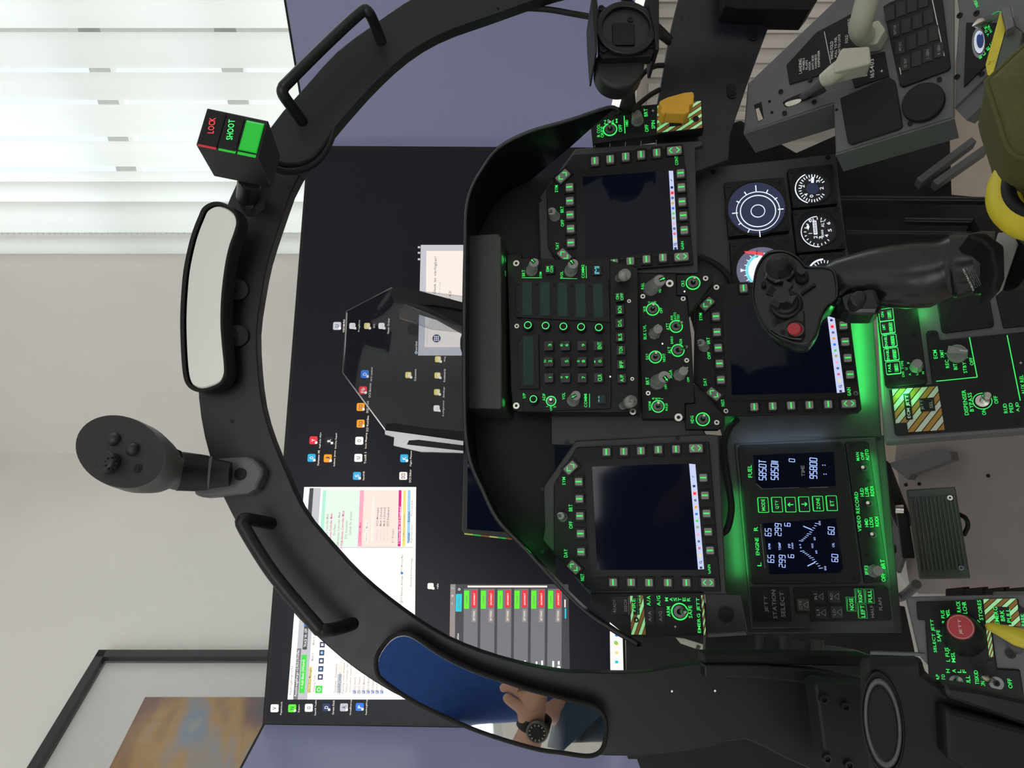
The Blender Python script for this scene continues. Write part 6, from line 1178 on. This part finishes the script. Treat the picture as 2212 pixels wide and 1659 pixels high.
# head plate
HD = plane(4, 22, 1700, 640, .655)
head = smooth2([(1683, 538), (1655, 544), (1634, 573), (1626, 606), (1624, 640), (1633, 675), (1650, 705), (1672, 726), (1700, 738), (1730, 746), (1752, 740), (1768, 715), (1776, 685), (1790, 660), (1812, 640), (1806, 585), (1783, 574), (1755, 574), (1740, 572), (1726, 556), (1708, 544)], 4, True)
cx, cy = 1700, 640; b = MB(); rings = []
for s, h in ((.72, -.055), (.88, -.042), (.97, -.02), (1.0, -.004), (.99, 0), (.955, .0015), (.93, -.002)): rings.append([HD.p(cx + (x - cx) * s, cy + (y - cy) * s) + HD.n * h for x, y in head])
b.loft(rings, 'stick', True, True); part(b, 'grip_head', t)
H2 = HD.off(-.0015)
b = MB(); b.poly(H2, [ZS(230, 985), ZS(310, 925), ZS(400, 880), ZS(470, 820), ZS(498, 830), ZS(505, 1020), ZS(480, 1065), ZS(400, 1060), ZS(300, 1030)], .004, -.004, 'stick'); part(b, 'weapon_button_boss', t, .0015)
# trim knob: ribbed cone
b = MB(); x, y = ZS(305, 510); cc = HD.p(x, y, .0); k = HD.sc(x, y); rr = [(31, .0), (31, .004), (29, .0045), (26.5, .005)]; h_ = .006
for i in range(13): r_ = 26 * (1 - (i / 13) ** 1.7 * .92); rr += [(r_, h_), (r_ * .93, h_ + .0012)]; h_ += .0014
b.loft([[cc + (HD.r * math.cos(q) + HD.u * math.sin(q)) * r_ * k + HD.n * h + HD.r * 0 for q in [j * 2 * math.pi / 32 for j in range(32)]] for r_, h in rr], 'vrface', False)
b.build('trim_hat', t)
b = MB(); b.text(HD, 'NOSE UP', *ZS(393, 500), 22, 4, .0052, 'greytext', 60 if 0 else 10); b.text(HD, 'OFF', *ZS(283, 606), 12, 3.5, .0052, 'greytext', -80); b.text(HD, 'DOWN', *ZS(198, 560), 12, 3.5, .0052, 'greytext', -20); part(b, 'legend', t)
b = MB(); x, y = ZS(478, 575); cc = HD.p(x, y); b.loft([[cc + (HD.r * math.cos(q) + HD.u * math.sin(q)) * r_ * k + HD.n * h for q in [j * 2 * math.pi / 24 for j in range(24)]] for r_, h in ((13, 0), (12, .004), (7, .005), (6, .008), (7, .012), (6.5, .014))], 'vrface'); b.build('small_hat', t)
# castle hat
b = MB(); x, y = ZS(360, 790); c0 = HD.p(x, y); c1 = HD.p(*ZS(318, 715), .022)
b.loft([[c0.lerp(c1, s) + (HD.r * math.cos(q) + HD.u * math.sin(q)) * r_ * k for q in [j * 2 * math.pi / 28 for j in range(28)]] for r_, s in ((30, 0), (28, .12), (24, .14), (23, .3), (17, .34), (15, .8), (16, .95), (15, 1.0))], 'vrface')
for j in range(4):
    q = math.radians(45 + 90 * j + 10); d = HD.r * math.cos(q) + HD.u * math.sin(q); s_ = HD.n.cross(d); p = c1 + d * 14 * k
    b.prism([p - s_ * 7 * k, p + s_ * 7 * k, p + s_ * 10 * k + d * 13 * k + HD.n * .004, p - s_ * 10 * k + d * 13 * k + HD.n * .004], [v - HD.n * .005 for v in (p - s_ * 7 * k, p + s_ * 7 * k, p + s_ * 10 * k + d * 13 * k, p - s_ * 10 * k + d * 13 * k)], 'vrface')
b.build('castle_hat', t, .0008)
b = MB(); x, y = ZS(432, 985); b.cyl(HD, x, y, 17, .006, 0, 'blk2', n=32); b.ring(HD, x, y, 13, 15, .0072, .006, 'greyplastic', 32); part(b, 'button_collar', t)
b = MB(); c0 = HD.p(x, y, .006); c1 = HD.p(*ZS(415, 975), .014); b.loft([[c0.lerp(c1, s) + (HD.r * math.cos(q) + HD.u * math.sin(q)) * r_ * k for q in [j * 2 * math.pi / 28 for j in range(28)]] for r_, s in ((12.5, 0), (12.5, .85), (11.5, 1))], 'redp'); b.build('red_button', t)
for a, c, r_ in ((180, 640, 5), (330, 1018, 5)): 
    b = MB(); b.cyl(HD, *ZS(a, c), r_, .0035, -.002, 'rubber'); b.build('screw', t)
b = MB(); b.poly(HD, [ZS(470, 690), ZS(575, 618), ZS(588, 632), ZS(480, 705)], .0016, -.002, 'rubber'); part(b, 'groove', t)
# trigger / side button
TP = plane(4, 15, 1850, 650, zst(1850) - .028)
b = MB(); b.poly(TP, [ZS(780, 720), ZS(840, 690), ZS(1055, 650), ZS(1110, 800), ZS(1085, 855), ZS(850, 855), ZS(810, 820)], 0, -.03, 'stick'); part(b, 'switch_housing', t, .004)
b = MB(); b.poly(TP, [ZS(845, 720), ZS(905, 672), ZS(955, 672), ZS(990, 700), ZS(985, 760), ZS(905, 805), ZS(870, 785)], .014, -.004, 'vrface'); part(b, 'side_switch', t, .003)
b = MB(); b.tube([pt(1815, 672, .70), pt(1790, 665, .72), pt(1765, 660, .73)], .008, 'stick', 12); b.build('trigger', t)

# ================================================================ FOOTWELL
PP = plane(0, 25, 2030, 1150, .98)
ZW = Z(1860, 920, 4.366)
t = thing('rudder_pedal', 'dark green ribbed rudder pedal in front of the pink-grey floor plate', 'pedal', PP.p(2080, 1150))
q = [ZW(430, 600), ZW(890, 572), ZW(1035, 1440), ZW(552, 1448)]
b = MB(); b.poly(PP, q, 0, -.014, 'greenpaint'); part(b, 'pedal_plate', t, .002)
for i in range(12):
    s = (i + .6) / 12.4; A = (q[0][0] + (q[1][0] - q[0][0]) * s, q[0][1] + (q[1][1] - q[0][1]) * s); B_ = (q[3][0] + (q[2][0] - q[3][0]) * s, q[3][1] + (q[2][1] - q[3][1]) * s)
    A2 = (A[0] + (B_[0] - A[0]) * .09, A[1] + (B_[1] - A[1]) * .09); B2 = (A[0] + (B_[0] - A[0]) * .91, A[1] + (B_[1] - A[1]) * .91)
    b = MB(); b.line(PP, *A2, *B2, 4.2, .0035, 'greenpaint', .004); b.build('rib', t, .0008)
for a, c in ((838, 678), (945, 1340)): screw(t, PP, *ZW(a, c), 5.5, 'metal', .003)
b = MB(); b.poly(PP, [ZW(340, 830), ZW(440, 825), ZW(510, 1250), ZW(395, 1250)], -.02, -.05, 'blk2'); part(b, 'pedal_arm', t, .001)
b = MB(); p0 = PP.p(*ZW(325, 785), -.02); b.tube([p0, PP.p(*ZW(400, 790), -.02)], .007, 'metal', 12); part(b, 'pivot_bolt', t)
b = MB(); b.tube(smoothpath([PP.p(*ZW(930, 835), -.012), PP.p(*ZW(985, 870), -.004), PP.p(*ZW(1008, 940), -.004), PP.p(*ZW(970, 1030), -.012)]), .003, 'rubber', 10); part(b, 'heel_loop', t)
t = thing('pedal_base_plate', 'grey metal base plate under the rudder pedal with drilled holes', 'base plate', pt(2050, 1150, 1.15))
BP = plane(0, 62, 2000, 1150, 1.17)
mat('basepl', (.30, .25, .245), .45, noise=.08, ns=15)
b = MB(); b.poly(BP, [(1932, 990), (1940, 1030), (1958, 1230), (1966, 1270), (1985, 1283), (2400, 1283), (2400, 880), (1940, 930)], 0, -.006, 'basepl'); part(b, 'plate', t, .001)
for a, c in ((425, 555), (550, 548), (1200, 470)): screw(t, BP, *ZW(a, c), 4, 'blk')
b = MB(); B3 = BP.off(.03); b.poly(B3, [ZW(240, 355), ZW(690, 225), ZW(840, 240), ZW(855, 320), ZW(470, 460), ZW(440, 510), ZW(390, 470), ZW(305, 400)], 0, -.02, 'plate'); part(b, 'angle_bracket', t, .001)
b = MB(); B4 = BP.off(.02); b.poly(B4, [ZW(225, 660), ZW(330, 770), ZW(345, 850), ZW(390, 1260), ZW(345, 1390), ZW(290, 1300), ZW(235, 800)], 0, -.01, 'plate'); b.rb(B4, *ZW(275, 905), 18, 8, .001, 0, 'rubber', 3); b.rb(B4, *ZW(312, 1160), 18, 8, .001, 0, 'rubber', 3); part(b, 'linkage_plate', t, .001)
b = MB(); b.tube(smoothpath([pt(1905, 1010, 1.0), pt(1925, 1060, 1.05), pt(1945, 1110, 1.06), pt(1955, 1130, 1.05)]), .012, 'rubber', 12); tag(b.build('hose'), 'black hose tucked between indicator frame and rudder pedal', 'hose')
b = MB(); b.tube(smoothpath([pt(1980, 1262, 1.05), pt(1955, 1285, 1.1), pt(1935, 1290, 1.1), pt(1922, 1272, 1.05)]), .007, 'plate', 12); tag(b.build('hose'), 'grey hose looping near the lower frame corner', 'hose')
# keyboard edge at far left of the footwell
b = MB(); q = plane(0, 60, 2120, 1280, 1.0); 
t = thing('shelf_rail', 'row of black shiny rail blocks above the left console frame', 'rail', q.p(2120, 1280))
for i, y in enumerate((2060, 2100, 2146, 2190)): b.poly(q, [(y - 18, 1272), (y + 22, 1268), (y + 22, 1290), (y - 18, 1290)], .006, -.01, 'blk')
part(b, 'rail_block', t, .001)

# black skirt at the left of the rig, added dark sheet at the right
def panel_thing(name, lab, cat, pl, px, m='blk2', d=.012, bev=.001):
    b = MB(); b.poly(pl, px, 0, -d, m); o = b.build(name, None, bev); tag(o, lab, cat); return o
panel_thing('desk_skirt', 'matte black side board standing below the centre monitor at left', 'board', plane(0, 0, 1500, 1450, 1.10), [(1354, 1335), (1357, 1640), (1377, 1640), (1420, 1760), (2300, 1760), (2300, 1500), (1990, 1500), (1975, 1400), (1955, 1310), (1600, 1290)], 'blk2')
panel_thing('footwell_dark_sheet', 'added black sheet darkening the right side of the footwell behind the gauges', 'board', plane(0, 20, 1950, 400, 1.02), [(1480, 300), (1600, 260), (1720, 330), (1900, 250), (2052, 300), (2056, 420), (2165, 430), (2300, 540), (2300, 640), (1860, 640), (1780, 620), (1560, 480)], 'blk')  # sheet added to keep the footwell dark where bright floor would show
t = thing('aluminium_frame', 'black slotted aluminium profiles running below the right console', 'frame', pt(2000, 450, .95))
AP = plane(0, 20, 1980, 460, .95)
for x0, x1, y0, w_ in ((1815, 2166, 427, 9), (1955, 2140, 474, 9), (1830, 2100, 500, 6)):
    b = MB(); b.line(AP, x0, y0, x1, y0 + 3, w_, 0, 'chassis', .012); b.line(AP, x0, y0, x1, y0 + 3, w_ * .35, .0006, 'rubber', .001); b.build('profile', t, .0005)
for q in (((1985, 390), (2105, 300)), ((2020, 395), (2130, 318))):
    b = MB(); b.line(AP, *q[0], *q[1], 14, -.01, 'darkwood' if 0 else 'plate', .02); b.build('profile', t, .001)
b = MB(); b.poly(AP, [(2102, 470), (2180, 430), (2212, 470), (2260, 520), (2260, 640), (2180, 640), (2140, 545)], .02, -.02, 'rubber'); part(b, 'seat_base', t, .002)

# ================================================================ SEAT
t = thing('seat_cushion', 'olive green piped seat cushion at the right edge of the frame', 'cushion', pt(2200, 220, .50))
SP2 = plane(10, 25, 2180, 240, .50)
o_ = [(2131, 178), (2140, 165), (2212, 98), (2300, 20), (2450, 60), (2450, 330), (2250, 345), (2184, 330), (2160, 270), (2145, 225)]
b = MB(); rings = []; oo = smooth2(o_, 3, True); cx, cy = 2290, 200
for s, h in ((.99, -.05), (1, -.012), (.985, -.003), (.95, .002), (.85, .006), (.6, .009), (.2, .010)): rings.append([SP2.p(cx + (x - cx) * s, cy + (y - cy) * s) + SP2.n * h for x, y in oo])
b.loft(rings, 'olive'); part(b, 'cushion_body', t)
b = MB(); e_ = [SP2.p(cx + (x - cx) * .985, cy + (y - cy) * .985) + SP2.n * -.001 for x, y in oo]; b.tube(e_ + [e_[0]], .0022, 'olive', 8, True, False); part(b, 'piping', t)
t = thing('ejection_handle', 'bright yellow loop handle with a black stripe at the right edge', 'handle', pt(2220, 410, .52))
EP = plane(10, 40, 2210, 410, .52); cc = EP.p(2262, 410); k = EP.sc(2210, 410)
b = MB(); N = 40; ring = [cc + (EP.r * math.cos(j * 2 * math.pi / N) * 78 + EP.u * math.sin(j * 2 * math.pi / N) * 70) * k for j in range(N + 1)]
b.tube(ring, .0115, 'yel2', 16, True, False); part(b, 'loop', t)
b = MB(); b.tube([p + EP.n * .0078 - (p - cc).normalized() * .0035 for p in ring], .0055, 'blk', 10, True, False); part(b, 'black_stripe', t)
b = MB(); b.box((.02, -.45, .0), (.46, .24, .40), 'blk2'); b.box((.0, -.50, .40), (.48, .22, .47), 'olive'); part(b, 'seat_pan', t, .01)
b = MB(); b.box((.02, -.62, .40), (.46, -.50, 1.05), 'olive'); part(b, 'seat_back', t, .02)
t = thing('side_console_box', 'black console body along the left side below the throttle', 'console', V((-.30, .0, 0)))
b = MB(); b.box((-.42, -.55, .0), (-.10, .30, .62), 'blk2'); part(b, 'console_body', t, .006)
# lower left throttle box
t = thing('throttle_quadrant', 'black throttle box with a large ringed round end at the lower left corner', 'throttle', pt(1960, 1560, .42))
TQ = plane(-8, 10, 1930, 1560, .46)
b = MB(); b.poly(TQ, [(1866, 1428), (1998, 1424), (2000, 1455), (2036, 1478), (2120, 1490), (2300, 1530), (2300, 1800), (1880, 1800), (1868, 1560)], 0, -.012, 'blk2'); part(b, 'housing', t, .004)
cc = (1907, 1562)
def elr(rx, ry, h, n=48): return [TQ.p(cc[0] + rx * math.cos(j * 2 * math.pi / n) + ry * .10 * math.sin(j * 2 * math.pi / n), cc[1] + ry * math.sin(j * 2 * math.pi / n), h) for j in range(n)]
b = MB(); b.loft([elr(47, 112, .0), elr(46, 110, .004), elr(43, 105, .0045), elr(42, 103, .002)], 'blk2'); b.loft([elr(40, 98, .0022), elr(39.5, 96, .004), elr(32, 84, .004), elr(31, 82, .001)], 'greyplastic'); b.loft([elr(31, 80, .0048), elr(29, 77, .0052)], 'rubber'); part(b, 'round_end_cap', t)
b = MB(); b.poly(TQ, [(2036, 1478), (2120, 1490), (2300, 1530), (2300, 1600), (2045, 1510)], .01, -.004, 'bow'); b.poly(TQ, [(2040, 1530), (2300, 1600), (2300, 1800), (2045, 1640)], .014, -.004, 'blk2'); part(b, 'throttle_arm', t, .003)
b = MB(); b.poly(LC, [(1880, 1408), (1998, 1412), (2000, 1418), (1880, 1414)], .0, -.01, 'plate'); part(b, 'edge_strip', t)
t = thing('hinge_block', 'worn black metal block with hollow bosses beside the ringed throttle end', 'block', pt(1800, 1560, .60))
HB = plane(0, 5, 1800, 1560, .60)
b = MB(); b.poly(HB, [(1758, 1478), (1775, 1470), (1870, 1482), (1875, 1700), (1790, 1700), (1778, 1620), (1770, 1560), (1763, 1510)], 0, -.03, 'blk2'); part(b, 'block_body', t, .003)
for x, y in ((1776, 1508), (1822, 1525), (1783, 1636), (1830, 1650)):
    b = MB(); b.ring(HB, x, y, 6, 10, .006, 0, 'bow', 24); b.cyl(HB, x, y, 6, .003, 0, 'rubber'); b.build('hollow_boss', t)
# label tape
b = MB(); q = plane(-30, 10, 1510, 1395, .86); b.poly(q, [(1460, 1378), (1478, 1380), (1558, 1405), (1552, 1410), (1520, 1407), (1470, 1390)], 0, -.001, 's_lgrey' if 0 else 'cream'); o = b.build('paper_tag'); tag(o, 'narrow white printed paper tag sticking out below the master arm panel', 'tag')
b = MB(); b.text(q, 'lllllll llll lllll llll', 1510, 1395, 70, 9, .0008, 'blk', -18); b2 = b.build('printed_text', o)

# ================================================================ PERSON (seen in the left mirror)
def refl(p): return p - MP1.n * 2 * (p - MP1.o).dot(MP1.n)
def vp(x, y, z): return refl(pt(x, y, z))
VZ = 1.42
me = bpy.data.meshes.new('person_body'); vs = []; es = []; rs = []
def node(p, r, par=None):
    vs.append(p); rs.append(r); i = len(vs) - 1
    if par is not None: es.append((par, i))
    return i
hip = V((-.02, -.62, .98)); 
n0 = node(hip, .13); n1_ = node(hip + V((0, .02, .16)), .12, n0); n2_ = node(hip + V((0, .03, .34)), .125, n1_); nk = node(hip + V((0, .04, .50)), .055, n2_); hd0 = node(hip + V((0, .07, .58)), .07, nk); hd = node(hip + V((0, .08, .68)), .095, hd0); hd2 = node(hip + V((0, .08, .76)), .075, hd)
# left arm reaches forward to hold the phone near the camera
wr = vp(1150, 1575, VZ); pm = vp(1160, 1530, VZ); fa = vp(1130, 1625, VZ + .02)
sh = node(hip + V((-.18, .03, .40)), .06, n2_); el = node(fa + (fa - wr) * 2.2 + V((-.02, -.05, -.03)), .045, sh); f1 = node(fa, .034, el); w1 = node(wr, .026, f1); p1 = node(pm, .030, w1); p2 = node(vp(1150, 1512, VZ), .030, p1)
for i, (k1, k2, k3) in enumerate((((1128, 1500), (1098, 1483), (1082, 1487)), ((1140, 1494), (1112, 1474), (1090, 1474)), ((1158, 1488), (1140, 1468), (1115, 1466)), ((1178, 1492), (1165, 1472), (1142, 1468)))):
    a = node(vp(*k1, VZ - .005 * i), .0115, p2); c_ = node(vp(*k2, VZ + .008), .0100, a); node(vp(*k3, VZ + .02), .0085, c_)
a = node(vp(1125, 1528, VZ - .01), .0125, p1); c_ = node(vp(1100, 1512, VZ - .005), .0105, a); node(vp(1088, 1500, VZ), .009, c_)
# right arm
sh2 = node(hip + V((.18, .03, .40)), .06, n2_); el2 = node(hip + V((.26, .16, .16)), .045, sh2); w2 = node(V((.14, -.16, 1.10)), .027, el2); p3 = node(V((.09, -.09, 1.14)), .030, w2)
for i in range(4):
    a = node(V((.075 - .012 * i, -.062 - .004 * i, 1.155 + .018 * (i - 1.5))), .0105, p3); c_ = node(V((.050 - .008 * i, -.045, 1.16 + .018 * (i - 1.5))), .0095, a); node(V((.030, -.040, 1.16 + .018 * (i - 1.5))), .0085, c_)
a = node(V((.07, -.09, 1.175)), .012, p3); node(V((.045, -.075, 1.19)), .0095, a)
# legs
for s in (-1, 1):
    a = node(hip + V((.1 * s, 0, -.08)), .09, n0); c_ = node(hip + V((.13 * s, .04, -.50)), .06, a); e_ = node(hip + V((.13 * s, -.02, -.90)), .042, c_); node(hip + V((.13 * s, .12, -.94)), .038, e_)
me.from_pydata([tuple(v) for v in vs], es, []); body = bpy.data.objects.new('person', me); COL.objects.link(body); me.materials.append(MATS['skin'])
def skinmod(o, rs_, sub=2, root=0):
    m = o.modifiers.new('skin', 'SKIN'); me = o.data
    if not me.skin_vertices: me.attributes
    sv = me.skin_vertices[0].data if me.skin_vertices else None
    for i, r in enumerate(rs_): sv[i].radius = (r, r)
    sv[root].use_root = True; m.use_smooth_shade = True
    s = o.modifiers.new('sub', 'SUBSURF'); s.levels = sub; s.render_levels = sub
import bmesh
def addskin(o, rs_, sub=2):
    bm = bmesh.new(); bm.from_mesh(o.data); bm.verts.layers.skin.verify(); bm.verts.ensure_lookup_table(); L_ = bm.verts.layers.skin.verify()
    for i, r in enumerate(rs_): bm.verts[i][L_].radius = (r, r); bm.verts[i][L_].use_root = i == 0
    bm.to_mesh(o.data); bm.free()
    m = o.modifiers.new('skin', 'SKIN'); m.use_smooth_shade = True; s = o.modifiers.new('sub', 'SUBSURF'); s.levels = sub; s.render_levels = sub
addskin(body, rs)
tag(body, 'person in a blue shirt behind the camera, arm and wristwatch reflected in the left mirror', 'person')
def skinpart(name, pts, edges_, rad, m):
    me = bpy.data.meshes.new(name); me.from_pydata([tuple(p) for p in pts], edges_, []); me.materials.append(MATS[m]); o = bpy.data.objects.new(name, me); COL.objects.link(o); o.parent = body; addskin(o, rad); return o
S0 = [hip + V((0, 0, -.06)), hip + V((0, .02, .16)), hip + V((0, .03, .36)), hip + V((0, .035, .44)), hip + V((-.18, .03, .40)), vs[el], fa + (fa - wr) * .8, hip + V((.18, .03, .40)), vs[el2], vs[el2].lerp(vs[w2], .35)]
skinpart('shirt', S0, [(0, 1), (1, 2), (2, 3), (2, 4), (4, 5), (5, 6), (2, 7), (7, 8), (8, 9)], [.165, .16, .165, .09, .095, .075, .06, .095, .07, .06], 'shirt')
J0 = [hip + V((0, 0, -.02))] + [hip + V((.1 * s, 0, -.10)) for s in (-1, 1)] + [hip + V((.13 * s, .04, -.50)) for s in (-1, 1)] + [hip + V((.13 * s, -.02, -.88)) for s in (-1, 1)]
skinpart('jeans', J0, [(0, 1), (0, 2), (1, 3), (2, 4), (3, 5), (4, 6)], [.15, .11, .11, .08, .08, .065, .065], 'jeans')
b = MB(); hc = hip + V((0, .07, .70)); b.loft([[hc + V((math.cos(q) * .098 * s, math.sin(q) * .108 * s - .012, h)) for q in [j * 2 * math.pi / 24 for j in range(24)]] for s, h in ((.85, .0), (1, .05), (.95, .09), (.7, .125), (.2, .14))], 'hair'); b.build('hair', body)
b = MB(); fc = hip + V((0, .175, .66))
for s in (-1, 1): b.loft([[fc + V((.034 * s + math.cos(q) * .012 * k_, h, .025 + math.sin(q) * .007 * k_)) for q in [j * math.pi / 6 for j in range(12)]] for k_, h in ((1, -.012), (.8, -.002), (.3, .002))], 'whtext')
for s in (-1, 1): b.tube([fc + V((.034 * s, -.001, .025)), fc + V((.034 * s, .0035, .025))], .0045, 'hair', 10)
b.tube([fc + V((0, -.012, .03)), fc + V((0, .008, .0)), fc + V((0, .010, -.012)), fc + V((0, -.004, -.018))], [.006, .009, .012, .008], 'skin', 10); b.tube([fc + V((-.024, -.006, -.045)), fc + V((0, .0, -.048)), fc + V((.024, -.006, -.045))], [.003, .005, .003], 'redp', 8)
for s in (-1, 1): b.loft([[fc + V((.096 * s + .006 * s * k_, -.10 + math.cos(q) * .015 * k_, math.sin(q) * .028 * k_)) for q in [j * math.pi / 6 for j in range(12)]] for k_ in (1, .6)], 'skin')
b.build('face', body)
# wristwatch
ax = (pm - wr).normalized(); tocam = (refl(CAM) - wr).normalized(); up_ = (tocam - ax * tocam.dot(ax)).normalized(); sd = ax.cross(up_)
t = thing('wristwatch', 'black round wristwatch with a dark dial on the reflected wrist', 'watch', wr)
wc_ = wr.lerp(pm, .35)
b = MB(); N = 32; b.loft([[wc_ + ax * a + (up_ * math.cos(j * 2 * math.pi / N) + sd * math.sin(j * 2 * math.pi / N)) * r for j in range(N)] for a, r in ((-.011, .031), (-.011, .034), (.011, .034), (.011, .031))], 'rubber', True, False); b.build('strap', t)
dcn = wc_ + up_ * .034 + sd * -.010
def wd(r, h): return [dcn + up_ * h + (ax * math.cos(j * 2 * math.pi / N) + sd * math.sin(j * 2 * math.pi / N)) * r for j in range(N)]
b = MB(); b.loft([wd(.021, -.004), wd(.022, .004), wd(.020, .008), wd(.0175, .007)], 'darkmetal'); b.build('watch_case', t)
b = MB(); b.add(wd(.0175, .0078), [tuple(range(N))], 'blk')
for j in range(12): q = 2 * math.pi * j / 12; d = ax * math.cos(q) + sd * math.sin(q); s_ = up_.cross(d); p = dcn + up_ * .0084; b.add([p + d * .013 - s_ * .0007, p + d * .016 - s_ * .0007, p + d * .016 + s_ * .0007, p + d * .013 + s_ * .0007], [(0, 1, 2, 3)], 'whtext')
b.build('watch_dial', t)

# ================================================================ LED SPILL (backlight leds of the panels)
GC = (.05, 1, .16)
def strip_led(p0, p1, pl, h, e, c=GC):
    a, q = pl.p(*p0, h), pl.p(*p1, h); l = bpy.data.lights.new('backlight_strip', 'AREA'); l.shape = 'RECTANGLE'; l.size = (q - a).length; l.size_y = .008; l.energy = e; l.color = c
    o = bpy.data.objects.new('backlight_strip', l); COL.objects.link(o); X = (q - a).normalized(); Y_ = pl.n.cross(X); m = Matrix((X, Y_, pl.n)).transposed().to_4x4(); m.translation = (a + q) / 2; o.matrix_world = m
def led(x, y, pl, h, e, c=GC, r=.006): return lamp('backlight_led', 'POINT', pl.p(x, y, h), None, e, c, r)
strip_led((1868, 650), (1880, 860), LP, .02, .13)
strip_led((1588, 1060), (1602, 1245), LP, .016, .032); strip_led((1888, 980), (1926, 1250), LP, .018, .04); led(1577, 900, LP, .012, .008); strip_led((1605, 945), (1800, 938), LP, .02, .010, (.55, .7, 1))
led(1950, 848, PD, .01, .03); led(1990, 665, PD, .012, .02)
led(1090, 560, UF, .012, .003); led(1090, 870, UF, .012, .003)
led(1180, 300, DD, .05, .012); led(1150, 1180, DD, .04, .02); led(1200, 1275, DD, .02, .012); 
led(1872, 1425, SP, .012, .003)
